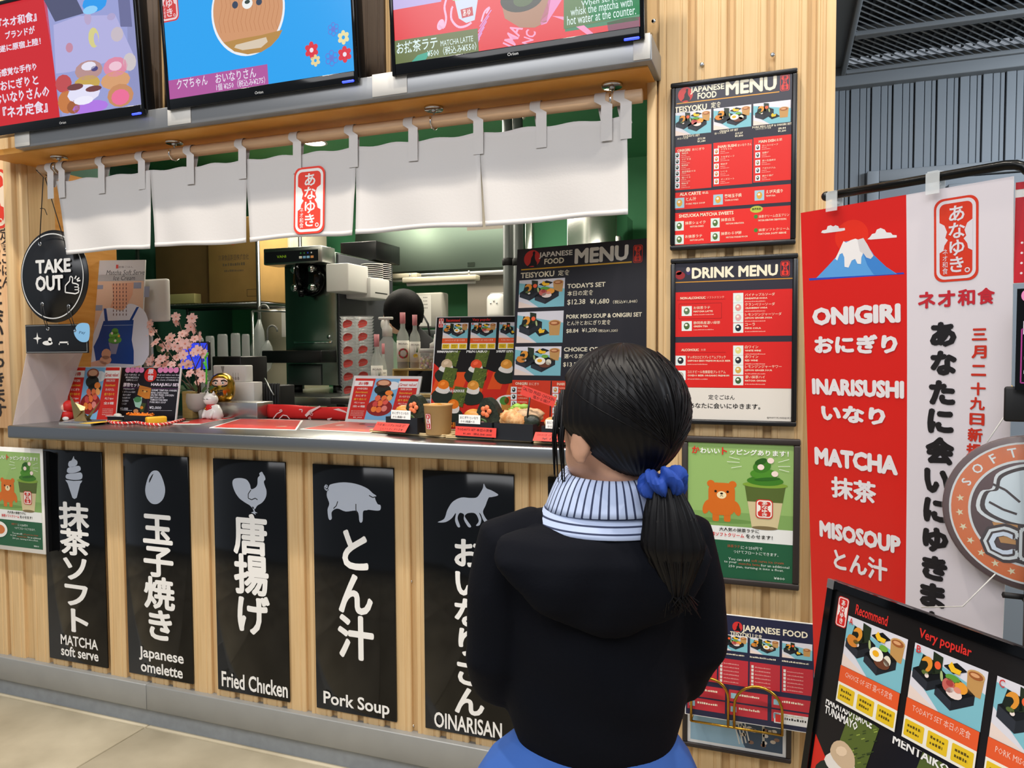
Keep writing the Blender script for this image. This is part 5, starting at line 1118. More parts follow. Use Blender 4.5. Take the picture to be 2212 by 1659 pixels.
for sx in (-1, 1):
    MB().ball(fc+V((sx*R_*.26, -R_*.33, R_*.06)), R_*.12, sc3=(1, .5, 1)).build('eye', 'paper', dm); MB().ball(fc+V((sx*R_*.26, -R_*.38, R_*.06)), R_*.06, sc3=(1, .5, 1)).build('pupil', 'black_gloss', dm)
    MB().tube([fc+V((sx*R_*.12, -R_*.34, R_*.22)), fc+V((sx*R_*.34, -R_*.31, R_*.30)), fc+V((sx*R_*.54, -R_*.14, R_*.16))], R_*.06, 6).build('brow', 'black_satin', dm)
    MB().tube([fc+V((sx*R_*.14, -R_*.33, -R_*.22)), fc+V((sx*R_*.42, -R_*.24, -R_*.18)), fc+V((sx*R_*.60, -R_*.05, 0))], R_*.07, 6).build('beard', 'black_satin', dm)
    for j in range(3): MB().tube([p+V((sx*R_*(.5+j*.14), -R_*(.80-j*.13), R_*.95)), p+V((sx*R_*(.48+j*.14), -R_*(.78-j*.14), R_*.5))], R_*.035, 5).build('gold_stripe', 'paper', dm)
cD = Canvas(p+V((-R_*.28, -R_*.99, R_*.42)), FX, FZ); cD.text('福', R_*.28, R_*.3, R_*.5, R_*.5, '#191512', .02); dm.rotation_euler.z = 0; cD.build('lettering', 'ink_matte', dm, .001); dm.rotation_euler.z = math.radians(30)
by = b.y+.17
a = PY(466, 826, by); b2 = PY(536, 826, by); q = PY(466, 789, by)
wa = PY(505, 880, by); wb = PY(556, 880, by); wz = PY(530, 825, by).z
tag(MB().bbox((PY(455, 880, by).x, by-.02, CT), (wb.x, by+.035, wz), .002).build('white_box', 'offwhite'), 'plain white cube box behind the gold daruma', 'box')
tt = thing('carton', 'white carton with small cutlery picture on top of the plain box', 'box', ((a.x+b2.x)/2, by+.02, wz))
MB().bbox((a.x, by-.015, wz), (b2.x, by+.033, q.z), .004).build('body', 'white_plastic', tt)
cC = Canvas((a.x, by-.015, wz), FX, FZ); Wc = b2.x-a.x; Hc = q.z-wz
cC.poly([(Wc*.25, Hc*.95), (Wc*.36, Hc*.95), (Wc*.33, Hc*.6), (Wc*.29, Hc*.6)], '#8f8a86'); cC.rect(Wc*.30, Hc*.2, Wc*.32, Hc*.62, '#8f8a86')
for u in (.62, .70, .78): cC.ell(Wc*u, Hc*.2, Wc*.03, Hc*.1, '#a39d98'); cC.rect(Wc*u-.001, Hc*.2, Wc*u+.001, Hc*.55, '#a39d98')
cC.build('picture', 'ink_matte', tt)
# ---- small customer display with a blue screen
yy = base(440, 898).y+.10; a = PY(388, 800, yy); b = PY(452, 800, yy); tz2 = PY(420, 738, yy).z
dp = thing('customer_display', 'small tablet with a bright blue screen behind the blossoms', 'tablet', ((a.x+b.x)/2, yy, CT))
MB().bbox((a.x, yy, a.z), (b.x, yy+.014, tz2), .004).build('body', 'black_satin', dp)
cB = Canvas((a.x+.006, yy, a.z+.006), FX, FZ); cB.rect(0, 0, b.x-a.x-.012, tz2-a.z-.012, '#2f45e8'); cB.up(); cB.text('Pay', (b.x-a.x)*.5, .05, .04, .018, '#182a9a', .0); cB.build('screen', 'ink_screen', dp)
MB().cyl(((a.x+b.x)/2, yy+.02, CT), ((a.x+b.x)/2, yy+.02, a.z+.02), .012).lathe([(0, 0), (.05, 0), (.05, .008), (0, .008)], ((a.x+b.x)/2, yy+.02, CT), 24).build('stand', 'black_satin', dp)
# grey rounded device behind the poster board
yy = .385; a = PY(318, 695, yy); b = PY(361, 695, yy); z2 = PY(340, 602, yy).z
gd = thing('payment_terminal', 'grey rounded terminal back standing behind the soft serve poster', 'terminal', ((a.x+b.x)/2, yy, CT))
MB().bbox((a.x-.10, yy, a.z), (b.x, yy+.025, z2), .010, seg=3).build('body', 'offwhite', gd)
MB().bbox((a.x-.03, yy+.004, CT), (a.x+.01, yy+.02, a.z+.01), .003).build('stand', 'grey_plastic', gd)
# ---- flat red sheets on the counter
def flat(pts, name, label, z, col='#c4241f', white=True):
    P = [base(x, y) for x, y in pts]; t = thing(name, label, 'menu', sum(P, V())/4, 'flat red menu sheets on the counter'); U = V((0, 0, 1))
    MB().hexa([p+U*z for p in P]+[p+U*(z+.0012) for p in P]).build('sheet', 'paper', t)
    c = Canvas(P[0]+U*(z+.0012), FX, V((0, 1, 0))); q = [((p-P[0]).x, (p-P[0]).y) for p in P]; m_ = (sum(a for a, b in q)/4, sum(b for a, b in q)/4)
    c.poly([(m_[0]+(a-m_[0])*.95, m_[1]+(b-m_[1])*.93) for a, b in q], col); c.up()
    for j in range(8):
        u, v = random.uniform(.1, .9), random.uniform(.15, .85); A_ = [q[0][i]*(1-u)*(1-v)+q[1][i]*u*(1-v)+q[2][i]*u*v+q[3][i]*(1-u)*v for i in (0, 1)]; c.ell(A_[0], A_[1], .02, .012, random.choice(['#e9d9d2', '#e87a48', '#2c2a26', '#d9463a']), random.random()*3, 10)
    c.build('menu_print', 'ink_gloss', t); return t
flat([(372, 917), (432, 917), (520, 901), (466, 899)], 'flat_menu', 'glossy red menu sheet lying flat in front of the lucky cat', .0006)
flat([(452, 925), (640, 930), (655, 909), (520, 905)], 'flat_menu', 'glossy red menu sheet lying flat before the folded red cloth', .0006)
flat([(648, 928), (800, 936), (850, 917), (740, 911)], 'flat_menu', 'white edged menu sheet lying flat by the left food tray', .0006, '#c9574a')
# ---- folded red cloth with white marks
a = base(556, 905); b = base(800, 905); b.x = PY(885, 905, b.y).x; yq = (a.y+b.y)/2
mat('red_cloth', '#cf1d1a', .75, bump=.2, scale=60)
rc = thing('red_cloth', 'folded bright red printed cloth lying across the counter', 'cloth', V(((a.x+b.x)/2, yq, CT)))
zt_ = PY(700, 876, yq).z
def rf(u, v):
    x = a.x+(b.x-a.x)*u
    if v < .5: return V((x, yq+.004*math.sin(u*20)-.006*math.sin(v*2*math.pi), CT+.001+(zt_-CT-.006*math.sin(u*3))*v*2))
    return V((x, yq+(v-.5)*.12, zt_-.006*math.sin(u*3)+.002*math.sin(u*14)-(v-.5)*.01))
MB().grid(rf, 40, 12, thick=(0, .004, -.003)).build('cloth', 'red_cloth', rc)
c = Canvas((a.x, yq-.008, CT), FX, FZ); c.zoom(500, 480, 3.457)
for q in [[(305, 1475), (340, 1430), (380, 1410), (372, 1400), (358, 1408)], [(355, 1470), (385, 1440), (415, 1445), (435, 1470), (410, 1492), (370, 1490)], [(490, 1420), (510, 1398), (530, 1400), (525, 1420)], [(455, 1480), (480, 1475), (500, 1490)]]: c.line([c.at(*z) for z in q], .004, '#ecc9c4')
c.Q([(548, 1440), (580, 1405), (660, 1370), (668, 1378), (610, 1412), (560, 1455)], '#ecc9c4'); c.Q([(760, 1398), (800, 1390), (850, 1410), (870, 1428), (815, 1412)], '#ecc9c4'); c.T('A', 730, 1475, 40, 34, '#ecc9c4', .02, rot=1.2); c.T('ゆき', 590, 1450, 60, 30, '#ecc9c4', 0, rot=1.2)
c.build('white_marks', 'ink_matte', rc)
# ---- right assortment card, onigiri board, tall menu board
t, c, W, H = stand((745, 911), (893, 917), (798, 812), 20, 'menu_card', 'white bordered red assortment card beside the left food tray', 'menu', th=.006, m='white_plastic', group='menu boards on the counter')
c2 = Canvas(c.o+c.ux*.009+c.uy*.009, c.ux, c.uy); great(c2, W-.018, H-.018, True); c2.build('menu_print', 'ink_gloss', t)
def onigiri_board(c, W, H, big=False):
    c.rect(.003, .003, W-.003, H-.003, '#1b1818'); c.up(); c.rect(.003, .003, W-.003, H*.40, '#cf2a1c'); c.poly([(.003, H*.40), (.003, H*.58), (W*.12, H*.50), (W*.3, H*.47), (W*.6, H*.52), (W-.003, H*.40)], '#cf2a1c'); c.up()
    for j in range(5): c.poly([(W*(j*.2), H*(.30+.05*(j % 2))), (W*(j*.2+.14), H*(.30+.05*(j % 2))), (W*(j*.2+.2), H*.5), (W*(j*.2+.06), H*.5)], '#e4531f')
    c.up(); x0, y0, x1, y1 = .01, H*.90, .01+W*.055, H*.985; seal(c, x0, y0, x1, y1, '#d22a26', '#efe2dc', small=True); c.up(-4)
    c.text('Recommend', W*.19, H*.965, W*.15, H*.028, '#d8322c', .02); c.text('Very popular', W*.50, H*.965, W*.20, H*.03, '#d8322c', .02)
    for j, (s1, s2, kd) in enumerate([('CHOICE OF SET 選べる定食', 'A', 'choice'), ("TODAY'S SET 本日の定食", 'B', 'today'), ('PORK MISO SOUP とん汁', 'C', 'pork')]):
        a = W*(.085+j*.305); b_ = a+W*.275; bento(c, a, H*.80, b_, H*.94, kd); c.up(9); c.rect(a, H*.755, b_, H*.80, '#e25a2c'); c.rect(a, H*.70, b_, H*.755, '#ece6d6'); c.up()
        c.text(s1, (a+b_)/2, H*.782, W*.22, H*.018, '#f2c6b4', .0, res=1); c.text(s2, a+W*.02, H*.928, W*.018, H*.018, '#cf3434', .01)
        for q in range(3): u = a+W*(.006+q*.092); c.rrect(u, H*.707, u+W*.078, H*.748, .002, '#e2bc22'); c.up(); squig(c, u+W*.012, H*.732, u+W*.066, H*.008, '#5a4a14'); squig(c, u+W*.012, H*.718, u+W*.06, H*.008, '#5a4a14'); c.up(-1)
        c.up(-10)
    def oni(cx, cy, s, topc, nm):
        S = W*s; c.clip = (.004, .004, W-.004, H*.69)
        c.poly([(cx-S*.1, cy+S*.2), (cx+S*.1, cy+S*1.1), (cx+S*.75, cy+S*1.0), (cx+S*.55, cy)], '#57652a'); c.up()
        for j in range(26): u, v = random.random(), random.random(); px, py = cx+S*(.02+.55*u+.15*v), cy+S*(.12+.82*v); c.line([(px, py), (px+S*.07, py+S*.05)], S*.018, random.choice(['#7f8f36', '#3a4620', '#96a548', '#2c381c']))
        c.poly(curve([(cx-S*.55, cy-S*.45), (cx-S*.3, cy-S*.1), (cx+S*.25, cy-S*.05), (cx+S*.6, cy-S*.35), (cx+S*.5, cy-S*.75), (cx-S*.2, cy-S*.85)], 3), '#252d24'); c.up()
        c.poly(curve([(cx-S*.35, cy-S*.12), (cx-S*.1, cy+S*.15), (cx+S*.35, cy+S*.1), (cx+S*.35, cy-S*.25), (cx, cy-S*.3)], 3), '#e4ddd2'); c.up()
        c.poly(curve([(cx-S*.22, cy+S*.05), (cx-S*.18, cy+S*.3), (cx+S*.05, cy+S*.42), (cx+S*.3, cy+S*.3), (cx+S*.34, cy+S*.05), (cx+S*.1, cy-S*.08)], 3), topc); c.up(); c.ell(cx+S*.02, cy+S*.22, S*.14, S*.09, tuple(min(255, int(v*255+25)) for v in (lambda h: (int(h[1:3], 16)/255, int(h[3:5], 16)/255, int(h[5:7], 16)/255))(topc)), .5, 9); c.up()
        if nm: c.text(nm[0], cx+S*.05, cy+S*(1.0 if big else .85), S*1.1, S*.16, '#efece6', .03, res=1)
        if nm and len(nm) > 1: c.text(nm[1], cx-S*.1, cy+S*.82, S*.8, S*.16, '#efece6', .03, res=1)
        c.up(-5); c.clip = None
    for cx, cy, col, nm in [(.14, .545, '#cbb08e', ('HAKATASOYSAUCE', 'TUNAMAYO')), (.46, .54, '#e5512b', ('MENTAIKO',)), (.78, .54, '#dd9338', ('SHRIMPTEMPURA',)), (.12, .36, '#ec7a1e', None), (.44, .355, '#dd9338', None), (.24, .19, '#ef7a1e', ('SALMON & SALMON ROE',))]:
        oni(W*cx, H*cy, .205, col, nm); c.up(3)
    c.up(8); c.ell(W*.62, H*.10, W*.19, H*.075, '#efe6de'); c.ell(W*.83, H*.24, W*.13, H*.06, '#efe6de'); c.up(); c.rrect(W*.48, H*.07, W*.72, H*.16, W*.03, '#d98a2e'); c.ell(W*.52, H*.155, W*.03, H*.016, '#d98a2e'); c.ell(W*.68, H*.155, W*.03, H*.016, '#d98a2e'); c.poly([(W*.75, H*.24), (W*.9, H*.24), (W*.88, H*.17), (W*.77, H*.17)], '#c8893c'); c.up(); blobs_m = [(.56, .12, .012, '#2a1a10'), (.64, .12, .012, '#2a1a10'), (.60, .115, .02, '#eec27a'), (.79, .25, .05, '#4f8a36'), (.84, .25, .05, '#e2562a')]
    for u, v, r, col in blobs_m: c.ell(W*u, H*v, W*r, W*r*.9, col, n=12)
    c.text('ONIGIRI', W*.2, H*.04, W*.3, H*.045, '#ef8a2a', .04)
t, c, W, H = stand((925, 928), (1131, 931), (992, 684), 16, 'menu_board', 'red and black onigiri menu board standing beside the tall menu', 'menu', th=.006, m='white_plastic', group='menu boards on the counter')
onigiri_board(c, W, H); c.build('menu_print', 'ink_flat', t)
t, c, W, H = stand((1102, 938), (1396, 956), (1124, 539), 5, 'menu_board', 'tall dark menu board standing at the right of the counter', 'menu', th=.006, m='black_satin', group='menu boards on the counter')
mxw = (XR-.006-c.o.x)/c.ux.x
c.rect(.001, .001, W-.001, H-.001, '#26242a'); c.up(); c.zoom(1100, 500, 5.53)
crow(c, 275, 325, 98); c.up(); c.T('JAPANESE', 555, 275, 400, 80, '#d9d5cc', .03); c.T('FOOD', 538, 352, 235, 68, CR, .03); c.T('MENU', 1098, 275, 640, 185, '#d9d5cc', .045); x0, y0, x1, y1 = c.B(1487, 165, 1590, 370); seal(c, x0, y0, x1, y1, '#c8341f', '#26242a', small=True); c.up(-5)
p = c.at(145, 450); q = c.at(1465, 375); yy = (p[1]+q[1])/2; c.line([(p[0], yy), (q[0], yy)], .004, '#d6a52c'); c.T('TEISYOKU', 337, 515, 400, 68, CR, .03); c.T('定食', 655, 492, 140, 66, CR, .01)
for xa, ya, xb, yb, kd in [(118, 570, 662, 905, 'today'), (95, 955, 645, 1330, 'pork'), (68, 1375, 620, 1720, 'choice')]:
    m1 = c.at(xa, (ya+yb)/2); m2 = c.at(xb, (ya+yb)/2); v1 = c.at((xa+xb)/2, ya); v2 = c.at((xa+xb)/2, yb); bento(c, m1[0], v2[1], m2[0], v1[1], kd)
for s3, x, y, w_, h_, bo in [("TODAY'S SET", 920, 642, 455, 58, .03), ('本日の定食', 850, 735, 310, 62, .01), ('$12.38', 802, 845, 215, 70, .012), ('¥1,680', 1080, 838, 230, 70, .012), ('（税込¥1,848）', 1385, 838, 290, 44, .0), ('PORK MISO SOUP & ONIGIRI SET', 1122, 1005, 900, 52, .03), ('とん汁とおにぎり定食', 950, 1090, 520, 56, .01), ('$8.84', 755, 1190, 145, 54, .012), ('¥1,200', 958, 1182, 180, 56, .012), ('（税込¥1,320）', 1178, 1185, 235, 38, .0), ('CHOICE OF SET', 925, 1408, 550, 52, .03), ('選べる定食', 800, 1490, 290, 56, .01), ('$13.27', 745, 1592, 200, 58, .012)]: c.T(s3, x, y, w_, h_, CR, bo)
c.zoom(740, 780, 4.424)
c.rect(.001, .001, W-.001, c.at(1700, 182)[1], '#cf3a1e'); c.up()
p = c.at(1997, 190); c.rect(p[0]-.002, .001, p[0]+.002, p[1], '#26242a'); c.T('ONIGIRI', 1710, 215, 115, 26, CR, .02); c.T('おにぎり', 1830, 218, 95, 28, '#efc9b4', 0, res=1); c.T('INARI SUSHI', 2130, 220, 160, 26, CR, .02)
for x in (1638, 2035):
    for j in range(5): q = c.B(x-27, 275+j*66-30, x+27, 275+j*66+30); thumb(c, *q, '#2a2f28' if x < 2000 else '#c8893c'); p = c.at(x+38, 262+j*66); e_ = c.at(x+130, 262+j*66); squig(c, p[0], p[1], e_[0], .004, '#f0c0a8'); p = c.at(x+38, 290+j*66); squig(c, p[0], p[1], e_[0], .003, '#f0c0a8')
c.build('menu_print', 'ink_gloss', t)
# ================================================================== FOOD TRAYS ON THE COUNTER
mat('tray_wood', '#c9b184', .5); mat('kraft', '#b58d57', .65, bump=.05, scale=80); mat('nori', '#2b3327', .4, noise=.4, bump=.5, scale=160, col2='#151b14'); mat('inari', '#c98a36', .4, noise=.25, scale=40); mat('chicken', '#b8763a', .5, noise=.35, bump=.6, scale=60, col2='#e0b884'); mat('lettuce', '#8fb94a', .45, noise=.2, scale=40); mat('tag_red', '#e0453a', .6); mat('soup', '#a8643c', .4); mat('noodle', '#d9b48c', .5, noise=.3, bump=.6, scale=90); mat('salmon', '#e8794c', .4)
U = V((0, 0, 1))
def tray(l, r, dep, label):
    A = base(*l); B = base(*r); ux = (B-A).normalized(); bk = V((-ux.y, ux.x, 0)); W = (B-A).length
    t = thing('serving_tray', label, 'tray', (A+B)/2, 'serving trays along the counter')
    mb = MB().bbox((0, 0, .001), (W, dep, .006), .002); mb.v = [A+ux*v[0]+bk*v[1]+U*v[2] for v in mb.v]; mb.build('tray_base', 'tray_wood', t)
    for q in (((0, 0, .006), (W, .006, .010)), ((0, dep-.006, .006), (W, dep, .010)), ((0, .006, .006), (.006, dep-.006, .010)), ((W-.006, .006, .006), (W, dep-.006, .010))):
        mb = MB().bbox(*q, .0015, seg=1); mb.v = [A+ux*v[0]+bk*v[1]+U*v[2] for v in mb.v]; mb.build('rim', 'tray_wood', t)
    return A, ux, bk
tray((797, 934), (958, 946), .14, 'beige tray with one food box and a paper cup'); tray((962, 947), (1147, 957), .14, 'beige tray with two food boxes beside the paper cup'); tray((1152, 959), (1265, 963), .14, 'beige tray at the right partly behind the head')
CB = CT+.0065
def sample(a, b, hp, label, kind):
    A = base(*a, CB); B = base(*b, CB); k = 1/pm(A); ux = (B-A).normalized(); bk = V((-ux.y, ux.x, 0)); A += bk*.012; B += bk*.012
    h = hp*k; t, ux, bk, W = obox(A, B, .085, h, 'bento_box', label, 'lunch box', group='black food boxes on the trays'); top = A+U*h
    C = lambda u, v, z=0: A+ux*(W*u)+bk*(.085*v)+U*(h+z)
    mb = MB().bbox((.004, .004, .004), (W-.004, .081, h-.006), .001); mb.v = [A+ux*v[0]+bk*v[1]+U*v[2] for v in mb.v]; mb.build('rice_bed', 'rice', t)
    rot = M.Rotation(math.atan2(ux.y, ux.x), 3, 'Z')
    if kind == 'oni':
        MB().ball(C(.30, .5, .008), .028, sc3=(1.25, .8, .95), rot=rot).build('inari', 'inari', t)
        tri_ = curve([(-.035, -.02), (.032, -.025), (.045, .012), (.02, .052), (-.012, .05)], 4)
        MB().prism(tri_, C(.70, .35, .012), ux*1.0+V((0, 0, -.25)), U, bk*.03).build('nori_rice_ball', 'nori', t)
        for q in range(5): an = q*1.2566; MB().ball(C(.72, .32, .03)+ux*.011*math.cos(an)+U*.011*math.sin(an)-bk*.002, .008, sc3=(1, .4, 1), n=8, k=6).build('carrot_petal', 'salmon', t)
        MB().tube([C(.60, .2, -.005), C(.66, .15, .008), C(.76, .15, .004), C(.78, .2, -.008)], .004, 6).build('shiso_leaf', 'leaf', t); MB().ball(C(.66, .25, -.003), .012, sc3=(1, .7, .8)).build('pink_radish', 'petal', t)
    elif kind == 'chicken':
        for q, (u, v, z, s1) in enumerate([(.30, .35, .012, .030), (.52, .3, .006, .026), (.40, .6, .018, .028)]): MB().ball(C(u, v, z), s1, sc3=(1.1, .8, .85), fn=lambda p, d: p*(1+.1*math.sin(d.x*9+d.z*7+q))).build('fried_chicken', 'chicken', t)
        for q in range(7): MB().ball(C(.22+.06*q, .75, .032+.006*(q % 3)), .014, sc3=(1.2, .7, .6), n=10, k=6, fn=lambda p, d: p*(1+.25*math.sin(d.x*8+q*2)*math.cos(d.z*9))).build('lettuce_leaf', 'lettuce', t)
        MB().ball(C(.72, .6, .022), .03, sc3=(1.4, .9, .65), fn=lambda p, d: p*(1+.12*math.sin(d.x*17+d.z*15))).build('cabbage_heap', 'noodle', t); MB().ball(C(.82, .4, .004), .028, sc3=(1, .7, .8)).build('nori_roll', 'nori', t)
    else:
        for q in range(4): MB().ball(C(.15+.18*q, .5, .006+.006*(q % 2)), .024, sc3=(1, .8, .7)).build('meat_piece', 'nori' if q % 2 else 'chicken', t)
    return t, A, ux, bk, W, h, k
s1 = sample((828, 934), (896, 939), 34, 'black food box with rice balls beside the paper cup', 'oni')
s2 = sample((979, 945), (1058, 950), 35, 'black food box with rice balls behind the red price tag', 'oni')
s3 = sample((1063, 950), (1147, 955), 36, 'black food box with fried chicken and lettuce', 'chicken')
s4 = sample((1166, 956), (1245, 960), 35, 'black food box partly hidden by the head', 'dark')
def card(o, ux, uy, W, H, m, name, label, lines, col='#2a2422', group=None, th=.0008):
    n = ux.cross(uy).normalized(); t = thing(name, label, 'price tag', o, group)
    MB().hexa([o, o+ux*W, o+ux*W-n*th, o-n*th, o+uy*H, o+ux*W+uy*H, o+ux*W+uy*H-n*th, o+uy*H-n*th]).build('card', m, t)
    c = Canvas(o, ux, uy)
    for s_, x, y, w_, h_ in lines: c.text(s_, W*x, H*y, W*w_, H*h_, col, .008, res=1)
    c.build('lettering', 'ink_matte', t, .0003); return t
for i, (S, u) in enumerate(((s1, .18), (s2, .10), (s4, .12))):
    t, A, ux, bk, W, h, k = S
    card(A+ux*W*u+U*(h-.006)-bk*.0012, ux, (U+bk*.05).normalized(), 52*k*1.05, 19*k, 'paper', 'choice_tag', ['white choice label on the food box beside the cup', 'white choice label on the middle food box', 'white choice label next to the head'][i], [('おにぎりといなり', .48, .68, .84, .32), ('から2個選べる', .42, .24, .66, .26)], '#4a4644', 'white labels on the food boxes')
for i, (S, u, wp, s_, s5) in enumerate(((s1, -.28, 88, 'PORK MISO SOUP & ONIGIRI SET', 'とん汁とおにぎり定食'), (s2, .02, 98, "TODAY'S SET 本日の定食", '¥1,680（税込み¥1,848）'), (s4, -.16, 92, 'CHOICE OF SET 選べる定食', '¥1,800'))):
    t, A, ux, bk, W, h, k = S; f_ = A-bk*(.022 if i != 1 else .006)+ux*W*u; f_.z = CB+.006
    card(f_, ux, (U+bk*(.9 if i != 1 else .12)).normalized(), wp*k*1.05, 20*k*(1.15 if i != 1 else 1), 'tag_red', 'price_tag', ['red price tag leaning at the left tray edge', "red price tag standing upright before the middle food box", 'red price tag on the tray beside the head'][i], [(s_, .48, .70, .86, .30), (s5, .55, .25, .7, .28)], '#5a1210', 'red price tags on the trays')
# fork with the red flag
t, A, ux, bk, W, h, k = s3
f0 = A+ux*W*.75+bk*.02+U*(h-.01); f1 = f0+ux*.012+U*.085
fk = thing('flag_pick', 'red paper flag on a black fork stuck in the fried chicken', 'flag', f0)
MB().tube([f0, f1], .0028, 6).build('handle', 'black_satin', fk)
for q in (-1, 0, 1): MB().tube([f0-U*.001+ux*q*.004, f0-U*.018+ux*q*.005], .0016, 5).build('tine', 'black_satin', fk)
pa_ = PY(1130, 832, f1.y); dirx = (PY(1205, 860, f1.y)-pa_).normalized(); up_ = bk.cross(dirx).normalized()
if up_.z < 0: up_ = -up_
o_ = pa_-up_*.028-bk*.002; n_ = dirx.cross(up_); WW, HH = 80/pm(pa_), 22/pm(pa_)
MB().hexa([o_, o_+dirx*WW, o_+dirx*WW-n_*.0006, o_-n_*.0006, o_+up_*HH, o_+dirx*WW+up_*HH, o_+dirx*WW+up_*HH-n_*.0006, o_+up_*HH-n_*.0006]).build('flag', 'tag_red', fk)
c = Canvas(o_, dirx, up_); c.text('SALTED FRIED CHICKEN', WW*.5, HH*.70, WW*.92, HH*.30, '#5a1210', .0, res=1); c.text('塩から揚げ', WW*.62, HH*.28, WW*.5, HH*.32, '#5a1210', .0, res=1); c.build('lettering', 'ink_matte', fk, .0003)
# paper cup of soup
p = base(944, 939, CB); k = 1/pm(p); p += V((0, .01, 0)); cu = thing('paper_cup', 'tan paper cup of soup with red seal label', 'cup', p)
MB().lathe([(0, .001), (26*k, .001), (27*k, .003), (31*k, 62*k), (32.2*k, 63*k), (32*k, 66*k), (30.5*k, 66*k), (29*k, 60*k), (0, 58*k)], p, 32).build('cup', 'kraft', cu)
MB().ball(p+U*58*k, 27*k, sc3=(1, 1, .28)).build('soup_surface', 'soup', cu); MB().ball(p+V((-4*k, -6*k, 63*k)), 14*k, sc3=(1.2, 1, .4)).build('tofu_piece', 'inari', cu)
mid = p+U*30*k; ang = math.radians(-112)
c = Canvas(mid, FX, FZ); seal(c, -7*k, -17*k, 8*k, 17*k, '#c02a2a', '#e9ddd6', small=True)
c.warp = lambda x, y, z: mid+V(((29.2*k+y*.075+.0008+z)*math.cos(ang+x/(29*k)), (29.2*k+y*.075+.0008+z)*math.sin(ang+x/(29*k)), y)); c.build('seal_label', 'ink_matte', cu, .0002)
# ================================================================== KITCHEN BEHIND THE COUNTER
def K(px, py, D): return PD(px, py, D)
def kbox(px0, py0, px1, py1, D, dep, name, label, cat, m, r=.004, parent=None, z0=None, group=None):
    """upright box whose front face is seen between two pixel corners at distance D (front parallel to the shop front)"""
    Y = K((px0+px1)/2, (py0+py1)/2, D).y; a = PY(px0, (py0+py1)/2, Y); b = PY(px1, (py0+py1)/2, Y); zt = PY((px0+px1)/2, py0, Y).z; zb = PY((px0+px1)/2, py1, Y).z if z0 is None else z0
    o = MB().bbox((a.x, Y, zb), (b.x, Y+dep, zt), r).build(name, m, parent)
    if label: tag(o, label, cat, group)
    return o, (a.x, b.x, Y, zb, zt)
# soft serve machine on its steel bench
D = 4.2; q = K(665, 845, D); YM = q.y; bz = PY(665, 848, YM).z
X0 = PY(607, 700, YM).x; X1 = PY(727, 700, YM).x; ZT = PY(665, 540, YM).z; dM = .62
bn = thing('steel_bench', 'low stainless bench carrying the soft serve machine', 'bench', ((X0+X1)/2, YM+.2, 0))
MB().bbox((X0-.12, YM-.36, bz-.045), (X1+.36, YM+dM+.05, bz), .004).build('bench_top', 'steel', bn)
for x in (X0-.10, X1+.33):
    for y in (YM-.33, YM+dM): MB().cyl((x, y, 0), (x, y, bz-.045), .018).build('leg', 'steel', bn)
MB().bbox((X0-.1, YM-.09, .3), (X1+.33, YM+dM, .32), .003).build('shelf', 'steel', bn)
mat('machine_steel', '#8f9a92', .22, 1.0); mat('machine_side', '#4b4d52', .5, .3); mat('screen_green', '#a8e23a', .4, emit=2)
ms = thing('soft_serve_machine', 'tall stainless soft serve ice cream machine with black drip tray', 'machine', ((X0+X1)/2, YM+.3, bz))
mz = PY(665, 832, YM).z; hz = PY(665, 575, YM).z
MB().bbox((X0+.03, YM, mz), (X1, YM+dM, ZT-.02), .004).build('body', 'machine_steel', ms)
MB().bbox((X1+.0004, YM+.014, mz), (X1+.012, YM+dM, ZT-.03), .003).build('side_panel', 'machine_side', ms)
MB().bbox((X0-.01, YM-.13, hz), (X1, YM-.001, ZT), .006).build('control_head', 'steel', ms)
c = Canvas((X0-.01, YM-.131, hz), FX, FZ); Wc = X1-X0+.01; Hc = ZT-hz
c.rect(Wc*.03, Hc*.1, Wc*.94, Hc*.78, '#14161a'); c.up(); c.text('VANI', Wc*.32, Hc*.46, Wc*.16, Hc*.16, '#9fd02c', 0); 
for u in range(4): c.rect(Wc*(.62+u*.065), Hc*.28, Wc*(.67+u*.065), Hc*.42, ['#d8d4c8', '#7ab0d8', '#8fc0e0', '#e09a60'][u]); c.rect(Wc*(.64+u*.06), Hc*.56, Wc*(.66+u*.06), Hc*.64, ['#3a8a4a', '#3a8a4a', '#2a48d8', '#dcdcd8'][u])
c.build('control_print', 'ink_gloss', ms)
cx = (X0+X1)/2+.03; cz = PY(665, 605, YM).z
MB().lathe([(0, 0), (.085, 0), (.095, .02), (.09, .05), (.06, .062), (0, .062)], (cx, YM-.001, cz), 32, ax=(0, -1, 0)).build('dispenser_block', 'black_gloss', ms)
for sx in (-1, 1):
    for sz in (-1, 1): MB().lathe([(0, .05), (.022, .05), (.022, .075), (.016, .085), (0, .085)], (cx+sx*.055, YM-.015, cz+sz*.05), 16, ax=(0, -1, 0)).build('fixing_knob', 'chrome', ms)
MB().tube([(cx-.02, YM-.09, cz+.12), (cx-.02, YM-.11, cz+.04), (cx-.02, YM-.085, cz-.05)], [.012, .016, .02], 10).build('lever', 'black_gloss', ms)
MB().ball((cx-.02, YM-.1, cz+.125), .018).build('lever_knob', 'black_gloss', ms); MB().cyl((cx-.02, YM-.075, cz-.06), (cx-.02, YM-.075, cz-.10), .022, .014).build('nozzle', 'black_gloss', ms)
tz0 = PY(665, 783, YM).z; tz1 = PY(665, 757, YM).z
MB().bbox((X0-.02, YM-.15, tz0), (X1+.0, YM-.0015, tz1), .006).build('drip_tray', 'black_satin', ms)
zz = PY(670, 740, YM).z; MB().bbox((X0+.09, YM-.008, zz-.006), (X1-.03, YM-.0005, zz+.008), .002).build('panel_handle', 'chrome', ms)
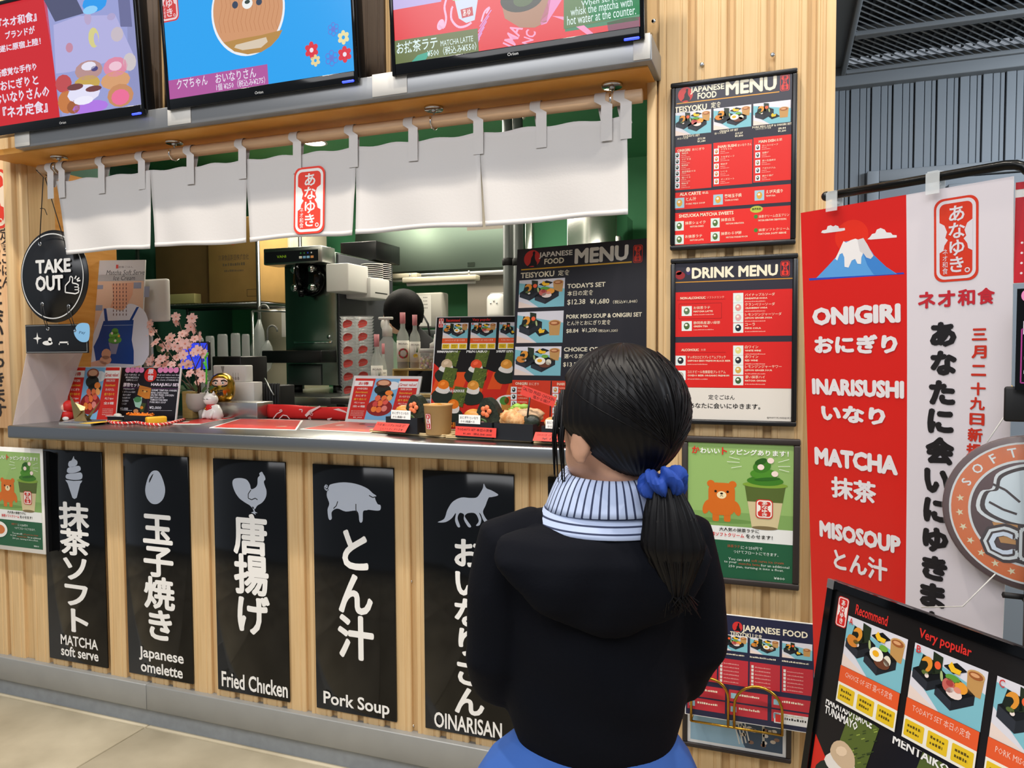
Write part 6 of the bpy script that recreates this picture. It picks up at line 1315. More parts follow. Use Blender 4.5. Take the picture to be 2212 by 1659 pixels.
zz = PY(695, 728, YM).z; MB().lathe([(0, .006), (.012, .006), (.012, 0)], (X1-.05, YM-.0005, zz), 14, ax=(0, -1, 0)).build('lock', 'chrome', ms)
MB().bbox((X0+.05, YM-.012, mz), (X1-.1, YM-.0005, tz0-.012), .003).build('lower_cover', 'steel_dark', ms)
for x in (X0+.07, X1-.03):
    for y in (YM+.05, YM+dM-.06): MB().cyl((x, y, bz), (x, y, mz), .028).build('foot', 'black_satin', ms)
# pans on top, plates, white bins
o, e = kbox(735, 522, 812, 540, 4.5, .3, 'black_pan', 'black tray lying on top of the soft serve machine', 'tray', 'black_satin', z0=ZT-.0195)
Xs = X1+.0125
def sidebin(px0, py0, px1, py1, X, label):
    a = PX(px0, py0, X); b = PX(px1, py0, X); ztop = PX((px0+px1)/2, py0, X).z; zb_ = PX((px0+px1)/2, py1, X).z; ya = a.y; yb_ = PX(px1, (py0+py1)/2, X).y
    t = thing('storage_bin', label, 'bin', (Xs+.06, (ya+yb_)/2, zb_), 'white bins on the machine side')
    MB().bbox((Xs, ya, zb_), (X, yb_, ztop), .006).build('bin_body', 'white_plastic', t); return t, ya, yb_, zb_, ztop
t, ya, yb_, zb_, zt_ = sidebin(752, 572, 796, 632, Xs+.14, 'long white bin fixed on the side of the machine')
t, ya, yb_, zb_, zt_ = sidebin(800, 602, 842, 646, Xs+.16, 'lower white bin with a dark slot on the machine side')
MB().box((Xs+.1602, ya+.05, zb_+.03), (Xs+.161, yb_-.03, zb_+.036)).build('slot', 'black_matte', t)
mat('plate_black', '#17181a', .3)
for j, (px, py0, py1) in enumerate([(812, 548, 606), (826, 562, 606)][:1]+[(827, 566, 608)]):
    pass
for j, (px, pyt, n_, dx) in enumerate([(822, 564, 9, 0.0), (804, 574, 8, -.0)]):
    c0 = PX(px, 602, Xs+.075); zb0 = zt_ + .001
    for i in range(n_):
        z_ = zb0+i*.0115; pl = thing('black_plate', 'white rimmed black plate in the '+('right' if j == 0 else 'left')+' stack on the lower bin', 'plate', (c0.x, c0.y, z_), 'plates stacked on the white bin')
        MB().lathe([(0, .0), (.045, 0), (.062, .005), (.062, .0065), (.045, .003), (0, .003)], (c0.x, c0.y, z_), 22).build('dish', 'plate_black', pl); MB().lathe([(.062, .004), (.0645, .0055), (.0645, .0075), (.062, .0068), (.062, .004)], (c0.x, c0.y, z_), 22).build('rim', 'paper', pl)
# stacks of clear printed cups
for i, (px, D_) in enumerate([(757, 3.72), (789, 3.86)]):
    b0 = K(px, 832 if i == 0 else 845, D_); b0.z = bz; t_ = PY(px, 683, b0.y).z; r_ = 21/pm(b0)
    cs = thing('cup_stack', ['left tall stack of clear cups with red print', 'right tall stack of clear cups with red print'][i], 'cup stack', b0, 'clear cup stacks by the machine'); n_ = 26; hh = (t_-bz)
    for j in range(n_):
        z_ = bz+hh*j/n_; MB().lathe([(r_*.8, 0), (r_, hh/n_*.92), (r_*1.03, hh/n_*.95), (r_*1.0, hh/n_*.98)], (b0.x, b0.y, z_), 16, cap=False).build('cup', 'cup_clear' if 'cup_clear' in MATS else mat('cup_clear', '#dfe2e2', .1, alpha=.32), cs)
    for j in range(6): c = Canvas((b0.x, b0.y, bz), FX, FZ); yy = hh*(.05+.16*j); c.poly(curve([(-r_*.3, yy), (r_*.4, yy+.01), (r_*.5, yy+hh*.08), (0, yy+hh*.10), (-r_*.4, yy+hh*.06)], 2), '#c8443c'); c.warp = lambda x, y, z, b0=b0, r_=r_: V((b0.x+(r_*1.05+z)*math.sin(x/r_+.3), b0.y-(r_*1.05+z)*math.cos(x/r_+.3), bz+y)); c.build('red_print', 'ink_matte', cs, .001)
# beige rear cabinet, its pull bar and notice
o, e = kbox(562, 480, 630, 778, 5.0, .4, 'tall_cabinet', None, None, 'cream', r=.006)
tc_ = o; tag(tc_, 'tall cream kitchen cabinet beside the soft serve machine', 'cabinet')
# rebuilt as a thing with parts
bpy.data.objects.remove(tc_); Xa, Xb, Yk, zb_, zt_ = e
kc = thing('tall_cabinet', 'tall cream kitchen cabinet beside the soft serve machine', 'cabinet', ((Xa+Xb)/2, Yk+.2, 0)); MB().bbox((Xa, Yk+.012, 0), (Xb, Yk+.42, zt_+.1), .004).build('carcass', 'cream', kc)
dr = MB().bbox((Xa+.004, Yk, PY(600, 772, Yk).z), (Xb-.004, Yk+.0115, zt_+.09), .004).build('door', 'cream', kc)
p0 = PY(568, 590, Yk); p1 = PY(568, 618, Yk); MB().bbox((p0.x-.006, Yk-.012, p1.z), (p0.x+.006, Yk-.0003, p0.z), .003).build('handle', 'steel_dark', dr)
p0 = PY(608, 667, Yk); p1 = PY(624, 728, Yk); box('notice', (p0.x, Yk-.002, p1.z), (p1.x, Yk-.0003, p0.z), 'paper', kc)
# left wire shelf with cartons
Ys = K(450, 655, 4.6).y; a = PY(352, 660, Ys); b = PY(562, 660, Ys); sz = a.z
sh = thing('wire_shelf', 'dark steel wire shelf unit at the left of the kitchen', 'shelf', ((a.x+b.x)/2, Ys+.2, 0))
for x in (a.x-.2, b.x-.01):
    for y in (Ys, Ys+.42): MB().cyl((x, y, 0), (x, y, 2.2), .012).build('post', 'steel_dark', sh)
for z in (sz-.005, sz-.55): 
    for y in (Ys, Ys+.42): MB().cyl((a.x-.2, y, z), (b.x-.01, y, z), .006, n=8).build('rail', 'steel_dark', sh)
    mb = MB()
    for j in range(40): x = a.x-.2+(b.x-a.x+.19)*j/39; mb.cyl((x, Ys, z+.006), (x, Ys+.42, z+.006), .003, n=6)
    o = mb.build('wire', 'steel_dark', sh); o['kind'] = 'stuff'
def carton(px0, py0, px1, py1, Y, m, label, prt):
    a = PY(px0, py1, Y); b = PY(px1, py1, Y); zt = PY((px0+px1)/2, py0, Y).z; z0 = sz+.0105; t = thing('cardboard_box', label, 'box', ((a.x+b.x)/2, Y+.15, z0), 'cartons on the wire shelf')
    MB().bbox((a.x, Y, z0), (b.x, Y+.3, zt), .004).build('carton', m, t)
    MB().box((a.x+.002, Y+.145, zt), (b.x-.002, Y+.155, zt+.0006)).build('tape', 'kraft', t)
    if prt:
        c = Canvas((a.x, Y, z0), FX, FZ); W = b.x-a.x; H = zt-z0
        c.ell(W*.52, H*.72, W*.05, H*.05, '#c86a3a'); c.build('logo', 'ink_matte', t); c = Canvas((a.x, Y, z0), FX, FZ); c.text('冷凍食品製造株式会社', W*.52, H*.53, W*.62, H*.07, '#6a5a4a', .0, res=1); squig(c, W*.3, H*.43, W*.75, H*.04, '#7d6a50'); squig(c, W*.33, H*.36, W*.72, H*.03, '#7d6a50'); c.build('lettering', 'ink_matte', t); c = Canvas((a.x, Y, z0), FX, FZ); c.line([(W*.78, H*.06), (W*.97, H*.06), (W*.97, H*.14), (W*.78, H*.14)], .003, '#5a4630', True); c.build('box_mark', 'ink_matte', t)
carton(452, 470, 558, 655, Ys+.03, 'card_brown', 'tan cardboard box with printed lettering on the wire shelf', True)
carton(338, 480, 448, 655, Ys+.09, 'card_dark', 'dark brown cardboard box left on the wire shelf', False)
mat('pale_yellow', '#c9bf7e', .6); a = PY(350, 645, Ys+.02); b = PY(420, 645, Ys+.02); tag(MB().bbox((a.x, Ys+.02, sz+.0095), (b.x, Ys+.08, PY(385, 635, Ys+.02).z), .004).build('paper_pack', 'pale_yellow'), 'pale yellow paper pack on the shelf front', 'pack')
# clear umbrellas hanging beside the cabinet
mat('umb_clear', '#cfd4d2', .15, alpha=.4)
for i, (px, py0, py1, D_) in enumerate([(560, 690, 815, 4.4), (578, 735, 805, 4.35)]):
    t_ = K(px, py0, D_); bt = PY(px-4, py1, t_.y); um = thing('umbrella', ['clear folded umbrella hanging with its hook left of the cabinet', 'second clear folded umbrella nearer the cabinet'][i], 'umbrella', bt, 'clear umbrellas')
    L_ = (t_-bt).length; MB().tube([bt+(t_-bt)*f_ for f_ in (0, .15, .5, .8, 1)], [.006, .03, .045, .03, .008], 10).build('folded_cover', 'umb_clear', um)
    MB().tube([bt, t_], .004, 6).build('shaft', 'steel_dark', um)
    MB().tube([t_, t_+V((0, 0, .05))]+[t_+V((.035-.035*math.cos(math.radians(q_)), 0, .05+.035*math.sin(math.radians(q_)))) for q_ in range(20, 200, 20)], .006, 8).build('handle', 'grey_plastic', um)
    MB().cyl(bt, bt-V((0, 0, .03)), .003).build('tip', 'steel_dark', um)
hk = thing('umbrella_rack', 'thin steel rail carrying the clear umbrellas', 'rail', (0, 0, 0)); ra = K(545, 672, 4.38); MB().tube([ra, PY(600, 672, ra.y)], .006, 8).build('rail', 'steel', hk); MB().tube([PY(600, 672, ra.y), PY(600, 672, ra.y)+V((0, .35, 0))], .006).build('arm', 'steel', hk); MB().tube([ra, V((ra.x, ra.y, 0))], .008).build('post', 'steel', hk)
# clear containers and black cup rack at the left back
lt = base(470, 850); YL = .75
tb = thing('back_table', 'dark low worktable behind the counter at the left', 'table', (-2.35, YL+.2, 0)); MB().bbox((-3.2, YL, .98), (-1.93, YL+.42, 1.02), .004).build('table_top', 'black_satin', tb)
for x in (-3.15, -1.97):
    for y in (YL+.04, YL+.38): MB().cyl((x, y, 0), (x, y, .98), .02).build('leg', 'steel_dark', tb)
for i, (px, py0, w_) in enumerate([(432, 730, 22), (455, 726, 22), (482, 722, 26), (510, 720, 24), (532, 722, 20)]):
    a = PY(px, 792, YL+.25); z1_ = PY(px, py0, YL+.25).z; r_ = w_/2/pm(a)*.98; cc_ = thing('clear_container', ['leftmost', 'second', 'middle', 'fourth', 'rightmost'][i]+' of the clear upturned containers behind the blossoms', 'container', (a.x, a.y, 1.02), 'clear containers behind the blossoms')
    MB().lathe([(r_*1.1, 0), (r_*1.1, .006), (r_, .01), (r_*.82, z1_-1.02-.01), (r_*.7, z1_-1.02), (0, z1_-1.02)], (a.x, a.y, 1.0205), 24, cap=False).build('wall', 'clear', cc_)
    MB().lathe([(r_*1.1, 0), (r_*1.16, .003), (r_*1.1, .006), (r_*1.1, 0)], (a.x, a.y, 1.0205), 24).build('rim', 'clear', cc_)
o, e = kbox(458, 770, 520, 800, 3.3, .18, 'black_case', 'black slanted case behind the white carton', 'case', 'black_satin', z0=1.0205)
# black ribbed basket with tongs near the cloth
a = PY(553, 880, .62); b = PY(600, 880, .62); zt_ = PY(575, 828, .62).z
rb_ = thing('ribbed_basket', 'black ribbed basket beyond the red cloth', 'basket', ((a.x+b.x)/2, .66, 0))
for j in range(9): x = a.x+(b.x-a.x)*j/8; MB().bbox((x-.006, .62, 1.02), (x+.006, .632, zt_), .002, seg=1).build('rib', 'black_matte', rb_)
MB().bbox((a.x, .634, 1.021), (b.x, .74, zt_-.01), .004).build('basket_body', 'black_matte', rb_); MB().bbox((a.x-.02, .6, .98), (b.x+.9, .74, 1.0195), .003).build('ledge', 'black_satin', rb_)
for x in (a.x, b.x+.85): MB().cyl((x, .70, 0), (x, .70, .98), .018).build('leg', 'steel_dark', rb_)
MB().tube([(a.x+.03, .65, zt_-.01), (a.x+.04, .63, zt_+.02), (a.x+.11, .60, zt_-.05)], .004, 6).build('tongs', 'steel', rb_)
# bottles on and beside a wooden crate
mat('bottle_glass', '#dfe6e0', .05, alpha=.35); mat('syrup_red', '#5a2016', .15, alpha=.85); mat('syrup_amber', '#a8741f', .12, alpha=.75); mat('bottle_cap', '#d88a90', .4); mat('label_white', '#e9e4da', .6); mat('syrup_yellow', '#d8b23a', .12, alpha=.8)
Yb = .95
ca = PY(848, 838, Yb); cb = PY(958, 838, Yb); ctop = PY(900, 797, Yb).z; cbot = PY(900, 858, Yb).z
cr_ = thing('wooden_crate', 'open pale wooden crate holding up the syrup bottles', 'crate', ((ca.x+cb.x)/2, Yb+.06, cbot))
tn = .008
MB().bbox((ca.x, Yb, ctop-tn), (cb.x, Yb+.14, ctop), .001, seg=1).build('plank', 'wood_crate', cr_); MB().bbox((ca.x, Yb, cbot), (cb.x, Yb+.14, cbot+tn), .001, seg=1).build('plank', 'wood_crate', cr_)
MB().bbox((ca.x, Yb, cbot+tn), (ca.x+tn, Yb+.14, ctop-tn), .001, seg=1).build('plank', 'wood_crate', cr_); MB().bbox((cb.x-tn, Yb, cbot+tn), (cb.x, Yb+.14, ctop-tn), .001, seg=1).build('plank', 'wood_crate', cr_)
wt_ = thing('work_table', 'stainless work table under the wooden crate', 'table', ((ca.x+cb.x)/2, Yb+.2, 0)); MB().bbox((ca.x-.25, Yb-.12, cbot-.03), (cb.x+.7, Yb+.38, cbot-.0005), .003).build('table_top', 'steel', wt_)
for x in (ca.x-.22, cb.x+.65):
    for y in (Yb-.08, Yb+.34): MB().cyl((x, y, 0), (x, y, cbot-.03), .02).build('leg', 'steel', wt_)
def bottle(px, pyb, pyt, wp, Y, z0, liq, label, prt):
    b0 = PY(px, pyb, Y); b0.z = z0; H = PY(px, pyt, Y).z-z0; r = wp/2/pm(b0); t = thing('syrup_bottle', label, 'bottle', b0, 'syrup bottles on the work table')
    MB().lathe([(0, 0), (r*.95, 0), (r, .004), (r, H*.56), (r*.85, H*.63), (r*.42, H*.72), (r*.36, H*.92), (0, H*.92)], b0, 24).build('glass', 'bottle_glass', t)
    MB().lathe([(0, .002), (r*.93, .002), (r*.93, H*.45), (0, H*.45)], b0, 20).build('syrup', liq, t)
    MB().lathe([(r*.40, H*.80), (r*.46, H*.81), (r*.46, H), (0, H)], b0, 16).build('cap', 'bottle_cap', t)
    lb_ = MB().lathe([(r*1.01, H*.12), (r*1.02, H*.50)], b0, 24).build('paper_label', 'label_white', t)
    c = Canvas(b0, FX, FZ); c.text('MONIN', 0, H*.44, r*1.6, H*.035, '#4a2a2a', .0, res=1); c.up()
    if prt == 'rose': c.ring(0, H*.27, r*.55, r*.85, '#b8383a', 18); c.up(); [c.ell(r*.7*math.cos(q), H*.27+r*.7*math.sin(q), r*.16, r*.12, '#4f7a3a', q, 8) for q in (0, 1.2, 2.5, 3.6, 5)]
    else: c.ell(0, H*.24, r*.4, r*.35, '#e0b82e'); c.up(); [c.poly([(r*.1*q, H*.30), (r*.3*q, H*.42), (r*.15*q+r*.1, H*.30)], '#3f6a2e') for q in (-2, -1, 1, 2)]
    c.warp = lambda x, y, z: b0+V(((r*1.025+z)*math.sin(x/r+.55), -(r*1.025+z)*math.cos(x/r+.55), y)); c.build('label_print', 'ink_matte', t, .0006); return t
bottle(871, 795, 675, 26, Yb+.05, ctop+.0005, 'syrup_red', 'clear syrup bottle with rose wreath label on the crate', 'rose')
bottle(897, 795, 680, 23, Yb+.05, ctop+.0005, 'syrup_amber', 'clear syrup bottle with pineapple label on the crate', 'pine')
bottle(815, 850, 722, 25, Yb-.02, cbot, 'syrup_red', 'dark syrup bottle standing lower beside the pump dispenser', 'pine')
bottle(829, 845, 742, 14, Yb+.05, cbot, 'syrup_yellow', 'slim bottle of yellow syrup beside the pump dispenser', 'pine')
p = PY(838, 835, Yb+.14); p.z = cbot; H = PY(838, 682, p.y).z-cbot; r = 26/pm(p)
pd_ = thing('pump_dispenser', 'large clear pump bottle behind the syrup bottles', 'bottle', p)
MB().lathe([(0, 0), (r*1.05, 0), (r*1.05, H*.5), (r*.9, H*.62), (r*.4, H*.72), (r*.38, H*.76), (0, H*.76)], p, 24).build('bottle_body', 'clear', pd_); MB().lathe([(r*.42, H*.74), (r*.42, H*.84), (r*.2, H*.88), (r*.18, H*.95), (0, H*.95)], p, 16).build('collar', 'white_plastic', pd_); MB().bbox((p.x-r*.75, p.y-.012, p.z+H*.95), (p.x+r*.5, p.y+.012, p.z+H*.985), .004).build('pump_head', 'white_plastic', pd_)
# candy jar and squeeze bottle on the crate
p = PY(925, 798, Yb+.03); p.z = ctop+.0005; r = 20/pm(p); H = PY(925, 753, p.y).z-ctop
cj = thing('candy_jar', 'clear jar of pink and white candy balls on the crate', 'jar', p); MB().lathe([(0, 0), (r, 0), (r, H*.75), (r*.9, H*.78)], p, 24).build('jar_wall', 'clear', cj); MB().lathe([(r*.92, H*.76), (r*.92, H), (0, H)], p, 24).build('lid', 'offwhite', cj)
mat('candy_pink', '#e8a0a8', .4); mat('candy_white', '#ede4d6', .4); mat('candy_yellow', '#e3cf7a', .4); rr_ = r*.16; random.seed(5); mbs = [MB(), MB(), MB()]
for i in range(150):
    an = random.random()*6.28; q = math.sqrt(random.random())*r*.82; mbs[i % 3].ball(p+V((q*math.cos(an), q*math.sin(an), rr_+random.random()*H*.5)), rr_, n=8, k=5)
for mb_, m_ in zip(mbs, ('candy_pink', 'candy_white', 'candy_yellow')): o = mb_.build('candy', m_, cj); o['kind'] = 'stuff'
p = PY(941, 790, Yb+.10); p.z = ctop+.0005; r = 13/pm(p); H = PY(941, 722, p.y).z-ctop
sq = thing('squeeze_bottle', 'translucent white squeeze bottle behind the candy jar', 'bottle', p); MB().lathe([(0, 0), (r, 0), (r, H*.62), (r*.9, H*.66)], p, 20).build('bottle_body', 'clear_haze', sq); MB().lathe([(r*.95, H*.64), (r*.95, H*.72), (r*.35, H*.78), (r*.15, H), (0, H)], p, 16).build('nozzle', 'white_plastic', sq)
p = PY(874, 858, Yb+.03); o_ = cbot+tn
gl = thing('glass_cup', 'small clear ribbed glass under the crate', 'glass', (p.x, Yb+.06, o_)); MB().lathe([(.02, 0), (.024, .05), (.022, .055), (.012, .075), (0, .078)], (p.x, Yb+.06, o_+.0005), 18).build('glass', 'clear', gl)
# right rear: green wall side fittings
mat('grey_box', '#a8a59c', .5)
o, e = kbox(893, 632, 955, 708, 4.6, .1, 'towel_dispenser', 'grey paper towel dispenser with notices on the green wall', 'dispenser', 'grey_box', r=.012)
td = o; Xa, Xb, Yk, zb_, zt_ = e
c = Canvas((Xa, Yk, zb_), FX, FZ); W = Xb-Xa; H = zt_-zb_; c.rect(W*.03, H*.05, W*.62, H*.93, '#d9d6cf'); c.up(); [squig(c, W*(.1+.25*j), H*y_, W*(.25+.25*j), H*.035, '#77746e') for j in (0, 1) for y_ in (.55, .65, .75, .85)]; c.build('notice', 'ink_matte', td)
t = thing('soap_dispenser', 'white rounded soap dispenser on the back wall', 'dispenser', K(1066, 680, 4.7)); b0 = K(1066, 685, 4.7); s_ = 1/pm(b0)
MB().bbox((b0.x-20*s_, b0.y, b0.z-6*s_), (b0.x+22*s_, b0.y+.1, b0.z+52*s_), 14*s_, seg=4).build('cover', 'white_plastic', t); MB().bbox((b0.x-22*s_, b0.y+.03, b0.z-12*s_), (b0.x+12*s_, b0.y+.1, b0.z-2*s_), 3*s_).build('lever', 'offwhite', t); MB().bbox((b0.x-24*s_, b0.y+.1005, b0.z-12*s_), (b0.x+26*s_, b0.y+.14, b0.z+56*s_), 4*s_).build('back_plate', 'grey_plastic', t)
for i in range(3): MB().ball((b0.x+(-6+i*7)*s_, b0.y-.001, b0.z+(30+(i % 2)*5)*s_), 2*s_).build('indicator', 'chrome', t)
q = K(1050, 640, 4.7); struct(box('wall_partition', (PY(1010, 640, b0.y+.141).x, b0.y+.141, 0), (PY(1100, 640, b0.y+.141).x, b0.y+.2, 2.6), 'partition_grey' if 'partition_grey' in MATS else mat('partition_grey', '#7d766c', .6)))
# extractor hood, fluorescent fittings, pipes
mat('hood_steel', '#454f47', .28, 1.0)
Yh = K(970, 590, 4.9).y; a = PY(830, 595, Yh); b = PY(1100, 580, Yh); hz0 = a.z; 
hd_ = thing('extractor_hood', 'large stainless extractor hood hanging in the kitchen', 'hood', ((a.x+b.x)/2, Yh+.3, hz0))
MB().prism([(0, 0), (.0, .02), (.10, .62), (.75, .62), (.75, 0)], (a.x-.25, Yh, hz0), (0, 1, 0), (0, 0, 1), (b.x-a.x+.25, 0, 0)).build('canopy', 'hood_steel', hd_); MB().bbox((a.x-.27, Yh-.02, hz0-.03), (b.x+.02, Yh+.77, hz0-.0005), .004).build('rim', 'steel', hd_)
q = PY(1010, 577, Yh); MB().box((q.x, Yh+.0, q.z), (q.x+.05, Yh+.002, q.z+.03)).build('type_plate', 'steel_shiny', hd_)
for i, (px0, px1, py, D_) in enumerate([(836, 900, 596, 4.75), (868, 1028, 604, 4.55)]):
    Y_ = K((px0+px1)/2, py, D_).y; a = PY(px0, py, Y_); b = PY(px1, py, Y_); t = thing('tube_light', ['left long pale light fitting under the hood', 'right long pale light fitting under the hood'][i], 'light', ((a.x+b.x)/2, Y_, a.z), 'light fittings under the hood')
    MB().bbox((a.x, Y_, a.z-.02), (b.x, Y_+.07, a.z+.012), .006).build('housing', 'cream', t); MB().cyl((a.x+.02, Y_+.035, a.z-.028), (b.x-.02, Y_+.035, a.z-.028), .012).build('tube', 'offwhite', t)
    for x in (a.x+.04, b.x-.06): MB().cyl((x, Y_+.035, a.z+.012), (x, Y_+.035, hz0-.03), .006).build('hanger', 'steel', t)
mat('pipe_grey', '#5c605f', .45, .2)
for i, (px, D_) in enumerate([(1098, 3.9), (1120, 3.85)]):
    q = K(px, 600, D_); r = 11/pm(q); t = thing('vertical_pipe', ['left', 'right'][i]+' grey vertical pipe beside the tall menu board', 'pipe', (q.x, q.y, 0), 'grey vertical pipes'); MB().cyl((q.x, q.y, 0), (q.x, q.y, 2.6), r, n=20).build('pipe', 'pipe_grey', t); MB().lathe([(r, -.02), (r*1.2, -.015), (r*1.2, .015), (r, .02)], (q.x, q.y, PY(px, 566, q.y).z), 20).build('clamp', 'black_matte', t)
o, e = kbox(1134, 470, 1150, 560, 4.3, .05, 'steel_rail', 'bright vertical steel rail right of the pipes', 'rail', 'steel_shiny', z0=0)
o, e = kbox(1225, 450, 1332, 900, 4.4, .5, 'refrigerator', 'tall stainless refrigerator behind the tall menu board', 'refrigerator', 'steel_shiny', z0=0)
Xa, Xb, Yk, zb_, zt_ = e; MB().bbox((Xa+.30, Yk-.03, .9), (Xa+.33, Yk-.0005, 2.0), .006).build('door_handle', 'steel', o)
o, e = kbox(1340, 500, 1388, 530, 3.2, .2, 'cream_box', 'pale box edge above the tall menu board', 'box', 'cream', z0=None)
bpy.data.objects.remove(o)
# grey rail table in front of the green wall
a = K(920, 718, 4.5); b = PY(1010, 718, a.y); t = thing('side_rail', 'dark grey rail table before the green wall', 'table', ((a.x+b.x)/2, a.y, 0)); MB().bbox((a.x-.1, a.y, a.z-.03), (b.x+.28, a.y+.3, a.z+.015), .004).build('top', 'pipe_grey', t)
for x in (a.x+.12, b.x+.22): MB().cyl((x, a.y+.05, 0), (x, a.y+.05, a.z-.03), .02).build('leg', 'pipe_grey', t)
MB().tube([a+V((-.02, -.02, .06)), a+V((.0, -.03, .10)), a+V((.03, -.03, .05)), a+V((.05, -.02, -.1))], .006, 8).build('cable', 'black_matte', t)
# staff member bending behind the bottles
mat('hair', '#0d0b0d', .65, noise=.4, bump=.5, scale=14, stretch=(30, 30, 2), col2='#050405', spec=.15); mat('black_cloth', '#131316', .85); mat('mask_white', '#e2dfda', .7)
hc = K(868, 678, 3.9); s_ = 1/pm(hc)
sp = thing('person', 'staff person with dark hair and black clothes bending behind the bottles', 'person', (hc.x+.05, hc.y+.05, 0))
def skin_body(name, pts, edges, rad, m, parent, sub=2, root=0):
    me = bpy.data.meshes.new(name); me.from_pydata([tuple(p) for p in pts], edges, []); o = bpy.data.objects.new(name, me); COL.objects.link(o)
    md = o.modifiers.new('s', 'SKIN'); md.use_smooth_shade = True
    for v, r_ in zip(me.skin_vertices[0].data, rad): v.radius = r_ if isinstance(r_, tuple) else (r_, r_)
    me.skin_vertices[0].data[root].use_root = True
    sb = o.modifiers.new('d', 'SUBSURF'); sb.levels = sub; sb.render_levels = sub
    dg = bpy.context.evaluated_depsgraph_get(); dg.update(); e = o.evaluated_get(dg); m2 = bpy.data.meshes.new_from_object(e); bpy.data.objects.remove(o)
    iv = parent.matrix_basis.inverted(); m2.transform(iv); m2.materials.clear(); m2.materials.append(MATS[m])
    for p_ in m2.polygons: p_.use_smooth = True
    o = bpy.data.objects.new(name, m2); COL.objects.link(o); o.parent = parent; return o
b0 = hc+V((.10, .08, 0))
P_ = [V((b0.x+.02, b0.y+.1, .92)), V((b0.x+.0, b0.y+.08, 1.15)), V((b0.x-.03, b0.y+.05, hc.z-.17)), V((hc.x+.015, hc.y+.02, hc.z-.09)), V((hc.x, hc.y, hc.z)), V((b0.x-.02, b0.y+.22, hc.z-.20)), V((b0.x-.09, b0.y+.20, 1.14)), V((b0.x-.15, b0.y+.10, 1.10)), V((b0.x-.0, b0.y-.07, hc.z-.22)), V((b0.x-.08, b0.y-.06, 1.14)), V((b0.x-.15, b0.y-.0, 1.10)), V((b0.x+.03, b0.y+.18, .5)), V((b0.x+.03, b0.y+.18, .06)), V((b0.x+.02, b0.y+.0, .5)), V((b0.x+.02, b0.y+.0, .06))]
skin_body('body', P_, [(0, 1), (1, 2), (2, 3), (3, 4), (2, 5), (5, 6), (6, 7), (2, 8), (8, 9), (9, 10), (0, 11), (11, 12), (0, 13), (13, 14)], [.14, .15, .12, .05, .085, .065, .045, .035, .065, .045, .035, .075, .05, .075, .05], 'black_cloth', sp)
MB().ball(hc+V((-.012, -.004, -.01)), .088, sc3=(.95, .9, 1.12), rot=M.Rotation(.3, 3, 'Y')).build('head', 'skin', sp)
MB().ball(hc+V((.012, 0, .016)), .108, sc3=(1, .98, 1.08)).build('hair', 'hair', sp)
MB().ball(hc+V((-.072, -.012, -.055)), .05, sc3=(.8, 1, .9)).build('mask', 'mask_white', sp)
MB().tube([hc+V((-.08, -.045, -.04)), hc+V((-.03, -.09, -.02)), hc+V((.02, -.1, -.0))], .004, 6).build('mask_strap', 'black_matte', sp)
# ================================================================== BANNER STAND ON THE RIGHT
mat('clip_clear', '#e6eaea', .06, alpha=.4)
hB = math.radians(34.4); uxB = V((math.cos(hB), -math.sin(hB), 0)); bkB = V((math.sin(hB), math.cos(hB), 0)); tB = math.radians(4)
TLB = PD(1730, 460, 1.6); uyB = V((0, 0, math.cos(tB)))-bkB*math.sin(tB); nB = uxB.cross(uyB)
WB = (PP(2190, 390, TLB, nB)-TLB).dot(uxB); HB = 1.15; oB = TLB-uyB*HB
bs_ = thing('banner_stand', 'black metal banner stand with a bent top rail', 'stand', (TLB.x, TLB.y, 0))
r0 = PP(1785, 424, TLB, nB); r1 = PP(2172, 357, TLB, nB); r2 = PP(2210, 360, TLB, nB); r3 = PP(2240, 400, TLB, nB)
MB().tube([r0, r0.lerp(r1, .5), r1, r1.lerp(r2, .6)+V((0, 0, .002)), r2, r2.lerp(r3, .5)+V((.002, 0, .003)), r3, V((r3.x+.004, r3.y, r3.z-.25)), V((r3.x+.004, r3.y, .03))], .0085, 12).build('pole', 'black_metal', bs_)
MB().ball(r0, .010).build('end_cap', 'black_satin', bs_)
for d in (-.25, .25): MB().tube([(r3.x, r3.y, .03), (r3.x+d*uxB.x+.0, r3.y+d*uxB.y, .012)], .012).build('foot', 'black_metal', bs_)
for d in (-.2, .2): MB().tube([(r3.x, r3.y, .03), (r3.x+d*bkB.x, r3.y+d*bkB.y, .012)], .012).build('foot', 'black_metal', bs_)
bn_ = thing('hanging_banner', 'tall red and white hanging banner with mountain picture', 'banner', TLB-uyB*HB/2)
def bw(x, y, z):
    t = (HB-y)/HB; X = x*(1-.09*t*t-.02*t); return oB+uxB*X+uyB*y+nB*(z+.008*math.sin(x/WB*3.1)*t-.03*t*t*max(0, x/WB-.5))
MB().grid(lambda u, v: bw(u*WB, v*HB, 0), 16, 24, thick=-nB*.0012).build('sheet', 'paper', bn_)
c = Canvas(oB, uxB, uyB, warp=bw); sp_ = (c.at(1963, 430)[0]+c.at(1961, 880)[0])/2
c.rect(0, 0, sp_, HB, '#d4180f', 8, 24); c.rect(sp_, 0, WB, HB, '#dcd4d8', 8, 24); c.up()
c.zoom(1700, 340, 2.963)
c.E(415, 505, 110, 105, '#e02a10', n=30); c.up()
for pts in ([(220, 482), (228, 468), (255, 462), (262, 440), (282, 434), (298, 442), (312, 434), (330, 440), (336, 454), (372, 452), (374, 466), (350, 472), (240, 486)], [(518, 524), (535, 508), (548, 490), (568, 485), (578, 462), (602, 452), (628, 462), (640, 480), (668, 482), (680, 496), (706, 498), (706, 512), (540, 526)]): c.Q(pts, '#e4e0e0')
